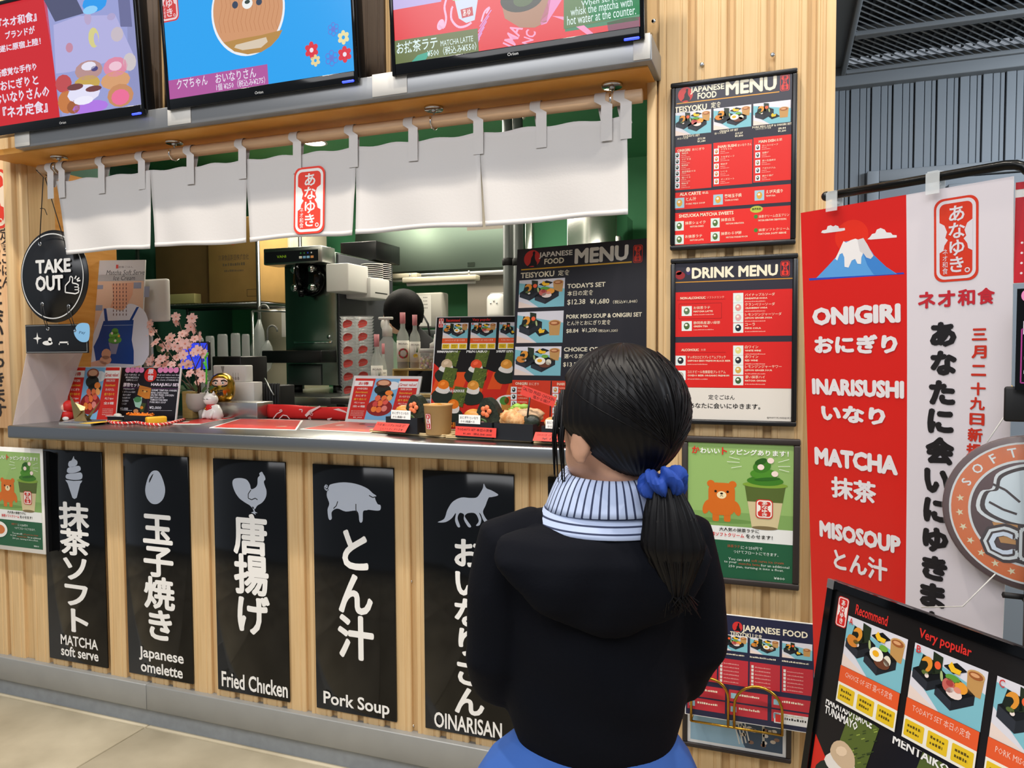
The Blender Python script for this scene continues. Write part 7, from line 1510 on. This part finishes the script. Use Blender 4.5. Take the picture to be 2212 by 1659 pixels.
c.Q([(190, 772), (260, 700), (315, 640), (370, 540), (490, 520), (560, 625), (640, 700), (710, 745)], '#5a9fdd'); c.Q([(142, 774), (752, 736), (758, 746), (145, 788)], '#2a46b8'); c.up()
c.Q([(490, 612), (560, 625), (640, 700), (700, 742), (560, 748), (520, 690)], '#3d82cc')
c.Q([(365, 535), (380, 546), (410, 530), (440, 520), (470, 530), (492, 516), (520, 560), (558, 630), (540, 650), (512, 640), (492, 612), (480, 640), (478, 682), (455, 680), (440, 650), (418, 660), (398, 705), (372, 700), (370, 640), (358, 612), (340, 620), (325, 660), (312, 650), (340, 590)], '#ece8e6'); c.up(); c.Q([(455, 527), (492, 516), (520, 560), (558, 630), (540, 650), (512, 640), (492, 612), (470, 600)], '#d5d0d0'); c.up()
x0, y0, x1, y1 = c.B(948, 262, 1220, 788); xm = (x0+x1)/2; wS = abs(c.at(1228, 525)[0]-c.at(943, 525)[0]); hS = abs(c.at(1085, 255)[1]-c.at(1085, 793)[1]); cc_ = c.at(1086, 524)
seal(c, cc_[0]-wS/2, cc_[1]-hS/2, cc_[0]+wS/2, cc_[1]+hS/2, '#d3361a', '#dcd4d8'); c.up(-3)
w6 = '#e6e0e0'
c.T('ONIGIRI', 437, 1008, 570, 120, w6, .06); c.T('おにぎり', 437, 1195, 540, 120, w6, .055); c.T('INARISUSHI', 450, 1475, 600, 110, w6, .06)
c.zoom(1700, 880, 3.189)
c.T('いなり', 462, 48, 455, 118, w6, .055); c.T('MATCHA', 480, 365, 595, 130, w6, .06); c.T('抹茶', 475, 568, 325, 150, w6, .035); c.T('MISOSOUP', 515, 890, 590, 120, w6, .06); c.T('とん汁', 530, 1085, 395, 150, w6, .035)
c.zoom(0, 0, 1)
for i, g_ in enumerate('あなたに会いにゆきます'):
    px = [2042, 2044, 2042, 2040, 2040, 2036, 2036, 2036, 2036, 2034, 2030][i]; py = [722, 784, 848, 910, 974, 1040, 1104, 1168, 1230, 1290, 1350][i]
    c.T(g_, px, py, 58 if g_ != '会' else 64, 54 if g_ != '会' else 60, '#1c191b', .065)
for i, g_ in enumerate('三月二十九日新規'):
    px = [2121, 2121, 2121, 2121, 2120, 2120, 2117, 2115][i]; py = [722, 760, 800, 840, 872, 906, 940, 974][i]; c.T(g_, px, py, 33, [26, 28, 24, 28, 28, 26, 30, 30][i], '#c5301d', .035)
for i, g_ in enumerate('ネオ和食'): c.T(g_, 2005+i*43, 648-i*3, 38, 36, '#c02430', .035)
c.build('banner_print', 'ink_vinyl', bn_, .0006)
for i, (px, py0, py1) in enumerate([(1803, 420, 455), (2021, 378, 418)]):
    a = PP(px, py0, TLB, nB); b = PP(px, py1, TLB, nB); t = thing('clear_clip', ['clear plastic clip on the left of the banner rail', 'clear plastic clip in the middle of the banner rail'][i], 'clip', (a+b)/2, 'banner clips')
    m_ = (a+b)/2
    def cb_(u0, u1, v0, v1, w0, w1, nm):
        P = [a+uxB*u-V((0, 0, v))+nB*w_ for v in (v1, v0) for u, w_ in ((u0, w1), (u1, w1), (u1, w0), (u0, w0))]; MB().hexa(P).build(nm, 'clip_clear', t)
    L_ = (a-b).length
    cb_(-.012, .012, -.004, L_*1.05, .010, .0125, 'jaw'); cb_(-.012, .012, -.004, L_*1.05, -.0125, -.010, 'jaw'); cb_(-.009, .009, -.0065, -.004, -.0125, .0125, 'bridge'); cb_(-.006, .006, L_*.45, L_*.6, -.0099, .0099, 'spring')
# ---- round soft cream sign in plastic
cR = PD(2228, 1110, 1.3); RR = 168/pm(cR); hd = math.radians(22); uR = V((math.cos(hd), -math.sin(hd), 0)); nR = uR.cross(FZ)
rs = thing('round_sign', 'round plastic wrapped soft cream sign hanging before the banner', 'sign', cR-V((0, 0, RR)))
mat('brown_rim', '#4a3236', .3)
MB().lathe([(0, -.012), (RR, -.012), (RR*1.01, -.006), (RR*1.01, .002), (RR*.99, .004), (0, .004)], cR, 64, ax=nR).build('disc', 'brown_rim', rs)
c = Canvas(cR+nR*.004, uR, FZ)
c.ring(0, 0, RR*.70, RR*.90, '#cf6a34', 64); c.ring(0, 0, RR*.90, RR*.925, '#cfd6d8', 64); c.ring(0, 0, RR*.67, RR*.70, '#cfd6d8', 64); c.up()
for i, g_ in enumerate('SOFTCREAM'):
    an = math.radians(155-i*16.5); c.text(g_, RR*.80*math.cos(an), RR*.80*math.sin(an), 0, RR*.12, '#d8e2e4', .015, rot=an-math.pi/2)
for an in (172, 186, 200, 214, 228, 242, 256, 4, -10, -24, -38, -52, -66):
    a_ = math.radians(an); x, y = RR*.80*math.cos(a_), RR*.80*math.sin(a_); c.poly([(x+(RR*.05 if q % 2 == 0 else RR*.02)*math.cos(q*math.pi/5+a_), y+(RR*.05 if q % 2 == 0 else RR*.02)*math.sin(q*math.pi/5+a_)) for q in range(10)], '#d9d2b0')
sw_ = curve([(-.55, -.02), (-.52, .22), (-.40, .28), (-.36, .46), (-.18, .58), (0, .62), (.2, .55), (.36, .42), (.42, .22), (.54, .12), (.52, -.08), (.3, -.16), (0, -.19), (-.3, -.16)], 4)
c.poly([(x*RR*1.08, (y-.2)*RR*1.06+.2*RR) for x, y in sw_], '#d5dde0'); c.up(); c.poly([(x*RR*1.0, (y-.2)*RR*.98+.2*RR) for x, y in sw_], '#2e2024'); c.up(); c.poly([(x*RR*.9, (y-.2)*RR*.88+.2*RR) for x, y in sw_], '#cfdde4'); c.up()
c.line([(RR*a, RR*b) for a, b in [(-.42, .34), (-.28, .28), (-.12, .14)]], RR*.03, '#2e2024'); c.line([(RR*a, RR*b) for a, b in [(-.46, .1), (-.3, .02), (-.15, -.02)]], RR*.03, '#2e2024'); c.poly([(-RR*.42, -RR*.16), (RR*.42, -RR*.16), (RR*.3, -RR*.42), (-RR*.32, -RR*.42)], '#b98548'); c.up()
for g_, x, y in (('C', -.32, -.42), ('R', .06, -.40), ('E', .40, -.40)):
    for col, h_, bo in (('#2e2024', .52, .10), ('#d5dde0', .44, .07), ('#2e2024', .36, .05), ('#cfdcec', .30, .02)): c.text(g_, RR*x, RR*y, 0, RR*h_, col, bo); c.up()
    c.up(-4)
c.build('sign_print', 'ink_gloss', rs, .0004)
mat('wrap', '#ffffff', .06, alpha=.07); MB().lathe([(0, .020), (RR*.6, .0195), (RR*.95, .013), (RR*1.02, .004), (RR*1.02, -.013)], cR, 48, ax=nR).build('plastic_wrap', 'wrap', rs)
a = PD(2132, 955, 1.29); b = PD(2202, 852, 1.31); MB().tube([a, b], .0012, 5).build('hanging_string', 'offwhite', rs)
a = PD(2150, 1240, 1.31); MB().tube([a, PD(2080, 1310, 1.35), PD(1990, 1312, 1.4)], .0012, 5).build('hanging_string', 'offwhite', rs)
MB().tube([PD(2168, 1285, 1.3), PD(2212, 1290, 1.3), PD(2240, 1330, 1.3)], .006, 6).build('cord', 'black_matte', rs)
# ---- wooden peg beside it
a = PD(2163, 800, 1.34); b = PD(2172, 872, 1.34); pg = thing('wooden_peg', 'small wooden clothes peg at the right edge of the banner', 'peg', b)
for s_ in (0, 1): MB().tube([a+uR*(.010*s_), a.lerp(b, .4)+uR*(.002+.006*s_), b+uR*(.012-.012*s_)], .005, 8).build('arm', 'wood_crate', pg)
MB().lathe([(.006, -.006), (.009, -.006), (.009, .006), (.006, .006)], a.lerp(b, .55)+uR*.006, 14, ax=nR).build('spring', 'gold_wire', pg)
# ---- second stand at the frame edge with a red sheet and a dark card
pA = PD(2193, 395, 1.28); pB = PD(2193, 612, 1.28); t = thing('side_poster', 'red poster sheet at the right edge of the picture', 'poster', pB)
Hs = (pA-pB).length; Ws = .2; o_ = V((pA.x, pA.y, pB.z))
MB().hexa([o_, o_+uR*Ws, o_+uR*Ws-nR*.002, o_-nR*.002, o_+FZ*Hs, o_+uR*Ws+FZ*Hs, o_+uR*Ws+FZ*Hs-nR*.002, o_+FZ*Hs-nR*.002]).build('sheet', 'paper', t)
c = Canvas(o_, uR, FZ); c.rect(.001, .001, Ws, Hs*.85, '#c4222c'); c.rect(.001, Hs*.93, Ws, Hs, '#c4222c'); c.up(); [c.ell(.012+.01*(q % 2), Hs*(.1+.05*q), .002, .002, '#e9d9d6', n=8) for q in range(7)]; c.build('poster_print', 'ink_gloss', t)
pA = PD(2187, 625, 1.25); pB = PD(2192, 842, 1.25); t = thing('side_card', 'dark plastic wrapped card with pink border at the right edge', 'card', pB); Hs = (pA-pB).length; o_ = V((pB.x, pB.y, pB.z))
MB().hexa([o_, o_+uR*Ws, o_+uR*Ws-nR*.004, o_-nR*.004, o_+FZ*Hs, o_+uR*Ws+FZ*Hs, o_+uR*Ws+FZ*Hs-nR*.004, o_+FZ*Hs-nR*.004]).build('card', 'black_gloss', t)
c = Canvas(o_, uR, FZ); c.line([(Ws, .012), (.008, .012), (.008, Hs*.6), (Ws, Hs*.6)], .002, '#a83a86'); c.ell(.014, Hs*.93, .008, .010, '#e889b8'); c.rect(.010, Hs*.55, .022, Hs*.68, '#e9d9e2'); squig(c, .012, Hs*.4, Ws, .008, '#d9dcd6'); squig(c, .012, Hs*.3, Ws, .008, '#d9dcd6'); squig(c, .012, Hs*.16, Ws, .008, '#d9dcd6'); c.build('card_print', 'ink_gloss', t)
st2 = thing('sign_stand', 'black stand post carrying the sheets at the right edge', 'stand', (o_.x+.06, o_.y+.02, 0)); q0 = PD(2205, 860, 1.29)
MB().bbox((o_.x+.03, o_.y+.012, .02), (o_.x+.055, o_.y+.03, 1.75), .004).build('post', 'black_matte', st2); MB().lathe([(0, 0), (.15, 0), (.15, .012), (.03, .02), (0, .02)], (o_.x+.045, o_.y+.02, 0), 32).build('base', 'black_matte', st2)
MB().bbox((o_.x-.012, o_.y+.008, o_.z-.055), (o_.x+.045, o_.y+.018, o_.z+.005), .004).build('clamp', 'black_matte', st2)
# ---- leaning menu board on its easel
hA = math.radians(42.8); uxA = V((math.sin(hA), -math.cos(hA), 0)); bkA = V((math.cos(hA), math.sin(hA), 0)); tA = math.radians(10); uyA = FZ*math.cos(tA)+bkA*math.sin(tA); nA = uxA.cross(uyA)
TA = PD(1795, 1251, 1.25); WA, HA = .425, .60; oA = TA-uyA*HA
fb = thing('menu_easel', 'black framed menu board of lunch sets leaning on an easel', 'menu board', V((TA.x, TA.y, 0))+uxA*WA/2)
def ab(u0, u1, v0, v1, w0, w1, nm, m): MB().hexa([oA+uxA*u+uyA*v+nA*w_ for v in (v0, v1) for u, w_ in ((u0, w1), (u1, w1), (u1, w0), (u0, w0))]).build(nm, m, fb)
ab(0, WA, 0, HA, -.012, 0, 'panel', 'black_satin')
for q in ((0, .012, 0, HA), (WA-.012, WA, 0, HA), (.012, WA-.012, 0, .012), (.012, WA-.012, HA-.012, HA)): ab(*q, .0002, .006, 'frame_bar', 'black_gloss')
for u in (0, WA-.014): ab(u, u+.014, HA-.014, HA+.001, .0005, .0075, 'corner_cap', 'steel')
c = Canvas(oA+uxA*.012+uyA*.012, uxA, uyA); random.seed(11); onigiri_board(c, WA-.024, HA-.024, True); c.build('menu_print', 'ink_gloss', fb)
for u in (.05, WA-.05): MB().tube([oA+uxA*u-nA*.016+uyA*HA*.95, oA+uxA*u-nA*.016-uyA*(oA.z/uyA.z-.012)], .011, 8).build('leg', 'black_metal', fb)
q = oA+uxA*WA/2-nA*.02+uyA*HA*.9; MB().tube([q, V((q.x+bkA.x*.35, q.y+bkA.y*.35, .011))], .011, 8).build('rear_leg', 'black_metal', fb)
ab(-.01, WA+.01, -.02, -.001, -.012, .03, 'ledge', 'black_metal')
# ================================================================== PERSON AT THE COUNTER
DB = 1.15; c0 = PD(1288, 1250, DB); PO = V((c0.x, c0.y, 0)); hb = math.radians(23)
RB = V((math.cos(hb), math.sin(hb), 0)); FB = V((-math.sin(hb), math.cos(hb), 0))
def W3(r, f, u): return PO+RB*r+FB*f+V((0, 0, u))
pn = thing('person', 'person seen from behind in a black hooded top with a blue hair tie', 'person', PO)
mat('hoodie', '#090b12', .9, bump=.2, scale=220, spec=.15); mat('skirt_blue', '#3a66b4', .8, bump=.15, scale=120); mat('scrunchie', '#163f96', .75, bump=.2, scale=150); mat('skin_real', '#d3a184', .5, noise=.06, scale=30); mat('sock', '#e2e0da', .8); mat('shoe', '#d9d6d2', .5)
hm = bpy.data.materials.new('hair_strand'); MATS['hair_strand'] = hm; hm.use_nodes = True
nn = hm.node_tree.nodes; ll = hm.node_tree.links; b_ = nn['Principled BSDF']; b_.inputs['Base Color'].default_value = (.004, .0035, .004, 1); b_.inputs['Roughness'].default_value = .42; b_.inputs['Specular IOR Level'].default_value = .2
def loft(rings, n=28, caps=True):
    """rings: (centre, half width vec, half depth vec)"""
    vs = []; fs = []
    for c_, a, b in rings:
        for k in range(n): t = 2*math.pi*k/n; vs.append(c_+a*math.cos(t)+b*math.sin(t))
    for i in range(len(rings)-1):
        for k in range(n): k2 = (k+1) % n; fs.append((i*n+k, i*n+k2, (i+1)*n+k2, (i+1)*n+k))
    if caps: fs += [tuple(range(n-1, -1, -1)), tuple((len(rings)-1)*n+k for k in range(n))]
    return vs, fs
def fuse(mb, name, m, parent, vox, smooth=6, dis=None):
    """weld overlapping closed shapes into one continuous surface"""
    me = bpy.data.meshes.new(name); me.from_pydata([tuple(v) for v in mb.v], [], mb.f); o = bpy.data.objects.new(name, me); COL.objects.link(o)
    r_ = o.modifiers.new('r', 'REMESH'); r_.mode = 'VOXEL'; r_.voxel_size = vox
    s_ = o.modifiers.new('s', 'SMOOTH'); s_.iterations = smooth; s_.factor = .5
    dg = bpy.context.evaluated_depsgraph_get(); dg.update(); m2 = bpy.data.meshes.new_from_object(o.evaluated_get(dg)); bpy.data.objects.remove(o)
    if dis:
        for v in m2.vertices: v.co = dis(v.co.copy(), v.normal.copy())
    m2.transform(parent.matrix_basis.inverted()); m2.materials.clear(); m2.materials.append(MATS[m])
    for p_ in m2.polygons: p_.use_smooth = True
    o = bpy.data.objects.new(name, m2); COL.objects.link(o); o.parent = parent; return o
# head frame
hh = math.radians(20+36); HR = V((math.cos(hh), math.sin(hh), 0)); HF = V((-math.sin(hh), math.cos(hh), 0)); HC = PD(1330, 921, DB-.03)
def H3(r, f, u): return HC+HR*r+HF*f+V((0, 0, u))
# ---- the body: head, neck, trunk, arms with hands, legs as one surface
mb = MB(); rotH = M((HR, HF, FZ)).transposed()
mb.ball(H3(0, .005, .012), .083, sc3=(.92, 1.05, 1.1), rot=rotH, n=28, k=18)
mb.ball(H3(0, .030, -.045), .062, sc3=(.92, .95, .95), rot=rotH); mb.ball(H3(0, .078, -.082), .020, sc3=(1.1, .8, .8), rot=rotH); mb.ball(H3(0, .094, -.03), .012, sc3=(.8, 1.1, 1), rot=rotH); mb.tube([H3(0, .082, .0), H3(0, .094, -.028)], [.007, .010], 8)
for s_ in (-1, 1): mb.ball(H3(s_*.079, -.008, -.022), .026, sc3=(.35, .75, 1.15), rot=rotH); mb.ball(H3(s_*.085, -.012, -.008), .014, sc3=(.4, .9, 1), rot=rotH)
mb.tube([H3(0, -.012, -.05), W3(.02, .0, 1.10), W3(0, 0, 1.03)], [.05, .046, .06], 16)
tr_ = [(.60, .115, .085), (.70, .108, .08), (.80, .104, .076), (.92, .115, .08), (1.0, .118, .078), (1.05, .085, .06), (1.085, .045, .045)]
v_, f_ = loft([(W3(0, 0, u), RB*a, FB*b) for u, a, b in tr_]); mb.add(v_, f_)
hands = []
for s_ in (-1, 1):
    mb.tube([W3(s_*.105, 0, 1.025), W3(s_*.14, 0, .93), W3(s_*.15, .01, .84), W3(s_*.11, .09, .845), W3(s_*.06, .165, .86)], [.040, .035, .031, .028, .021], 14)
    pl = W3(s_*.045, .20, .865); mb.ball(pl, .028, sc3=(.75, 1.15, .5), rot=M((RB, FB, FZ)).transposed())
    for q, (dx, L_) in enumerate([(-.018, .045), (-.006, .052), (.006, .048), (.017, .038)]):
        a_ = pl+RB*dx*s_*-1+FB*.022; b2 = a_+FB*L_*.45+V((0, 0, -.006))-RB*s_*.008; c2 = b2+FB*L_*.3-V((0, 0, .018))-RB*s_*.014; d2_ = c2-FB*.004-V((0, 0, L_*.28))-RB*s_*.01; mb.tube([a_-FB*.012, b2, c2, d2_], [.0078, .0075, .007, .006], 8); mb.ball(d2_, .006, n=8, k=6)
    a_ = pl-RB*s_*.016-FB*.004; mb.tube([a_, a_-RB*s_*.018+FB*.016+V((0, 0, .004)), a_-RB*s_*.022+FB*.038], [.009, .0085, .007], 8)
    mb.tube([W3(s_*.06, 0, .64), W3(s_*.065, .01, .48), W3(s_*.065, .012, .36), W3(s_*.065, -.004, .24), W3(s_*.065, -.005, .07)], [.082, .064, .048, .05, .032], 16); mb.tube([W3(s_*.065, -.02, .04), W3(s_*.07, .04, .035), W3(s_*.075, .11, .028)], [.03, .03, .022], 12)
fuse(mb, 'body', 'skin_real', pn, .006, 3)
# face details
mat('lip', '#b06a5e', .45); mat('eye_white', '#e9e4de', .25)
for s_ in (-1, 1):
    MB().ball(H3(s_*.032, .074, .004), .012, sc3=(1.1, .7, .75), rot=rotH).build('eye', 'eye_white', pn); MB().ball(H3(s_*.032, .0815, .004), .0055, sc3=(1, .5, 1), rot=rotH).build('iris', 'black_gloss', pn)
    MB().tube([H3(s_*.018, .082, .024), H3(s_*.034, .080, .029), H3(s_*.05, .07, .023)], .0028, 6).build('eyebrow', 'black_matte', pn)
MB().tube([H3(-.018, .083, -.058), H3(0, .090, -.056), H3(.018, .083, -.058)], [.003, .0055, .003], 8).build('mouth', 'lip', pn)
# ---- hooded top
mb = MB()
hd_ = [(.715, .118, .086), (.735, .128, .095), (.76, .134, .10), (.80, .137, .103), (.88, .140, .104), (.96, .145, .102), (1.02, .154, .096), (1.055, .140, .085), (1.085, .084, .072), (1.105, .070, .064)]
v_, f_ = loft([(W3(.0, -.002, u), RB*a, FB*b) for u, a, b in hd_], 36); mb.add(v_, f_)
for s_ in (-1, 1):
    mb.tube([W3(s_*.085, 0, 1.046), W3(s_*.134, 0, 1.034), W3(s_*.152, -.002, .96), W3(s_*.156, .0, .86), W3(s_*.150, .02, .822), W3(s_*.115, .09, .835), W3(s_*.068, .152, .855)], [.050, .056, .052, .049, .050, .043, .034], 18)
    mb.tube([W3(s_*.068, .150, .855), W3(s_*.06, .168, .858)], [.036, .033], 14)
def folds(p, n):
    q = p-PO; r_ = q.dot(RB); f__ = q.dot(FB); u = q.z
    d = .0035*math.sin(u*46+r_*24+math.sin(f__*30))*max(0, 1-abs(u-.80)/.16)+.0028*math.sin(r_*60+u*18)*max(0, 1-abs(u-.95)/.14)
    return p+n*d
fuse(mb, 'hooded_top', 'hoodie', pn, .008, 4, folds)
# hood lying on the back
def hoodsh(p, d):
    return p
mb = MB(); rb_ = M((RB, FB, FZ)).transposed()
v_, f_ = loft([(W3(.012, -.100, .925), RB*.02, FB*.010), (W3(.008, -.108, .945), RB*.070, FB*.020), (W3(.004, -.112, .975), RB*.112, FB*.028), (W3(.0, -.108, 1.005), RB*.140, FB*.036), (W3(-.004, -.094, 1.035), RB*.156, FB*.046), (W3(-.004, -.070, 1.06), RB*.150, FB*.052), (W3(.004, -.052, 1.07), RB*.118, FB*.050), (W3(.010, -.042, 1.078), RB*.095, FB*.048)], 36); mb.add(v_, f_)
rim = [W3(.012+.108*math.cos(t), -.012+.088*math.sin(t), 1.060+.010*math.sin(t)+.006*math.cos(2*t)) for t in [2*math.pi*k/28 for k in range(28)]]
mb.tube(rim, .017, 10, closed=True)
def hf(p, n):
    q = p-PO; r_ = q.dot(RB); u = q.z; v = abs(r_)*1.0+(u-.93)*.75
    return p+n*(.0022*math.sin(v*55+1.0)*(1 if q.dot(FB) < -.03 else .2)+.0015*math.sin(r_*30+u*24))
fuse(mb, 'hood', 'hoodie', pn, .0065, 4, hf)
# blue skirt, socks and shoes
def sk(u, v):
    t = 2*math.pi*u; z = .735-.345*v; a = .122+.055*(1-math.exp(-v/.12))+.05*v; b = .092+.085*v; w_ = 1+.05*v*math.sin(t*14)+.015*math.sin(t*5+2); return W3(-.018*(1-math.exp(-v/.08))+a*w_*math.cos(t), b*w_*math.sin(t), z)
MB().grid(sk, 96, 10).build('skirt', 'skirt_blue', pn)
for s_ in (-1, 1):
    MB().tube([W3(s_*.065, -.005, .22), W3(s_*.065, -.005, .14), W3(s_*.065, -.006, .06)], [.052, .044, .038], 18).build('sock', 'sock', pn)
    m_ = MB(); m_.tube([W3(s_*.064, -.045, .036), W3(s_*.065, -.01, .046), W3(s_*.07, .05, .042), W3(s_*.075, .11, .032), W3(s_*.077, .14, .024)], [.028, .041, .039, .034, .018], 18)
    m_.tube([W3(s_*.064, -.05, .012), W3(s_*.07, .05, .012), W3(s_*.077, .14, .012)], [.030, .040, .022], 14)
    for q in range(len(m_.v)): x, y, z = m_.v[q]; m_.v[q] = (x, y, max(z, .001))
    fuse(m_, 'shoe', 'shoe', pn, .005, 3)
# striped shirt collar
sm_ = bpy.data.materials.new('striped_shirt'); MATS['striped_shirt'] = sm_; sm_.use_nodes = True
nn = sm_.node_tree.nodes; ll = sm_.node_tree.links; b_ = nn['Principled BSDF']; uv = nn.new('ShaderNodeUVMap'); uv.uv_map = 'uv'; wv = nn.new('ShaderNodeTexWave'); wv.inputs['Scale'].default_value = 12.0; wv.inputs['Distortion'].default_value = 0.0; rp = nn.new('ShaderNodeValToRGB')
rp.color_ramp.elements[0].position = .80; rp.color_ramp.elements[0].color = (*lin('#b9c6e2'), 1); rp.color_ramp.elements[1].position = .9; rp.color_ramp.elements[1].color = (*lin('#2c3552'), 1); b_.inputs['Roughness'].default_value = .85
ll.new(uv.outputs[0], wv.inputs['Vector']); ll.new(wv.outputs['Color'], rp.inputs[0]); ll.new(rp.outputs[0], b_.inputs['Base Color'])
def striped(name, fn, nu, nv, ru, thick, across=False):
    o = MB().grid(fn, nu, nv).build(name, 'striped_shirt', pn); me = o.data; l = me.uv_layers.new(name='uv')
    for p_ in me.polygons:
        for li in p_.loop_indices:
            vi = me.loops[li].vertex_index; i_ = vi % (nu+1); j_ = vi//(nu+1); l.data[li].uv = (j_/nv*ru, i_/nu) if across else (i_/nu*ru, j_/nv)
    md = o.modifiers.new('t', 'SOLIDIFY'); md.thickness = thick; return o
def col1(u, v):     # standing band folding over: v 0 neck top .. 1 outer edge
    t = math.radians(-90+330*(u-.5)); top = W3(.022+.060*math.cos(t), -.004+.058*math.sin(t), 1.138+.008*math.sin(t)); mid = W3(.020+.070*math.cos(t), -.006+.070*math.sin(t), 1.146+.006*math.sin(t)); out = W3(.018+.096*math.cos(t), -.010+.098*math.sin(t), 1.092-.002*math.cos(2*t))
    if v < .2: return top.lerp(mid, v/.2)
    s_ = (v-.2)/.8; return mid.lerp(out, s_)+V((0, 0, .006*math.sin(s_*math.pi)))
striped('shirt_collar', col1, 72, 10, 1.15, .0025)
def yoke(u, v):
    t = math.radians(-90+340*(u-.5)); return W3(.018+(.086+.030*v)*math.cos(t), -.008+(.084+.026*v)*math.sin(t), 1.106-.040*v)
striped('shirt_yoke', yoke, 64, 6, .11, .002, True)
# ---- hair: cap, side locks, ponytail
TIE = PD(1424, 1043, DB-.115); tl_ = TIE-HC
def cap(p, d):
    q = V((p.x, p.y, p.z)); a = math.atan2(d.y, d.x)
    g = .0010*math.sin(a*46+d.z*5)+.0004*math.sin(a*97+d.z*9)
    q *= 1+g/.1
    if d.z < -.15:      # gathers to the nape
        k = min(1, (-d.z-.15)/.85); q.x *= 1-.25*k; q.y = q.y*(1-.25*k)-.030*k; q.z += .012*k
    if d.y > .28 and d.z < .52: q.y -= (d.y-.28)*.085*min(1, (.52-d.z)/.22)   # hairline drawn back from the face
    return q
MB().ball(H3(0, -.014, .022), .1, sc3=(.97, 1.03, 1.03), rot=rotH, n=150, k=40, fn=cap).build('hair', 'hair_strand', pn)
random.seed(9); lk = MB()
for i in range(18):
    s_ = -1 if i < 10 else 1; o1 = H3(s_*(.078+random.uniform(-.004, .004)), .034+random.uniform(-.012, .012), .045+random.uniform(-.015, .015)); L_ = random.uniform(.08, .14)
    lk.tube([o1, o1+HR*s_*.006+V((0, 0, -L_*.45)), o1+HR*s_*random.uniform(-.004, .006)+HF*.004+V((0, 0, -L_))], [.0028, .0022, .0006], 5)
o = lk.build('side_locks', 'hair_strand', pn); o['kind'] = 'stuff'
bdir = (tl_-V((0, 0, tl_.z))).normalized()
def tail(u, v):
    t = 2*math.pi*u; s_ = v; ax_ = TIE+bdir*(.010+.016*math.sin(s_*2.4))+V((0, 0, .005-.165*s_))+RB*(.012*s_*s_+.0*s_); r_ = (.015+.024*math.sin(min(1, s_*1.6)*math.pi*.5)-.030*max(0, s_-.55)/.45)
    w_ = 1+.07*math.sin(t*17+s_*5)+.04*math.sin(t*31+s_*9); return ax_+(RB*math.cos(t)*r_*1.08+FB*math.sin(t)*r_*.72)*w_
MB().grid(tail, 90, 26).build('ponytail', 'hair_strand', pn)
lk = MB()
for i in range(70):
    t = random.random(); a_ = [tail(t, min(1, x_)) for x_ in (.3, .65, .95)]; e_ = a_[2]+V((0, 0, -random.uniform(.005, .03)))+RB*random.uniform(-.015, .02)+FB*random.uniform(-.015, .01); lk.tube(a_+[e_], [.0004, .0016, .0014, .0005], 4)
o = lk.build('hair_strands', 'hair_strand', pn); o['kind'] = 'stuff'
lk = MB()
for i in range(60):   # fine strands combed from the crown to the tie
    a_ = random.uniform(-1.8, 1.8); h0 = random.uniform(.2, 1.1); P = []
    for k in range(7):
        f_ = k/6; el = h0*(1-f_)+(-.45)*f_; az = a_*(1-f_)*.95; d = V((math.sin(az)*math.cos(el), -math.cos(az)*math.cos(el), math.sin(el))); P.append(H3(d.x*.0985, -.014+d.y*.1045, .022+d.z*.105))
    lk.tube(P, .0007, 4)
o = lk.build('combed_strands', 'hair_strand', pn); o['kind'] = 'stuff'
# ruffled hair tie
def sc_(u, v):
    a_ = 2*math.pi*u; b2 = 2*math.pi*v; axn = (bdir*.35+V((0, 0, -1))).normalized(); e1 = axn.orthogonal().normalized(); e2 = axn.cross(e1); R_ = .019; r_ = .0145*(1+.20*math.sin(a_*7+2*math.sin(b2))+.14*math.sin(a_*13+b2*2)+.08*math.sin(a_*29+b2*3)); d = e1*math.cos(a_)+e2*math.sin(a_)
    return TIE+bdir*.006+d*(R_+r_*math.cos(b2))+axn*(r_*1.05*math.sin(b2)+.004*math.sin(a_*6))
MB().grid(sc_, 110, 20).build('hair_tie', 'scrunchie', pn)

_ch = {o.name.split('.')[0]: o for o in pn.children}
for a_, b2 in (('hood', 'hooded_top'), ('ponytail', 'hair'), ('side_locks', 'hair'), ('hair_tie', 'hair'), ('combed_strands', 'hair'), ('hair_strands', 'hair'), ('shirt_yoke', 'shirt_collar')): _ch[a_].parent = _ch[b2]
bpy.data.objects.remove(_fo); bpy.data.curves.remove(_fc)
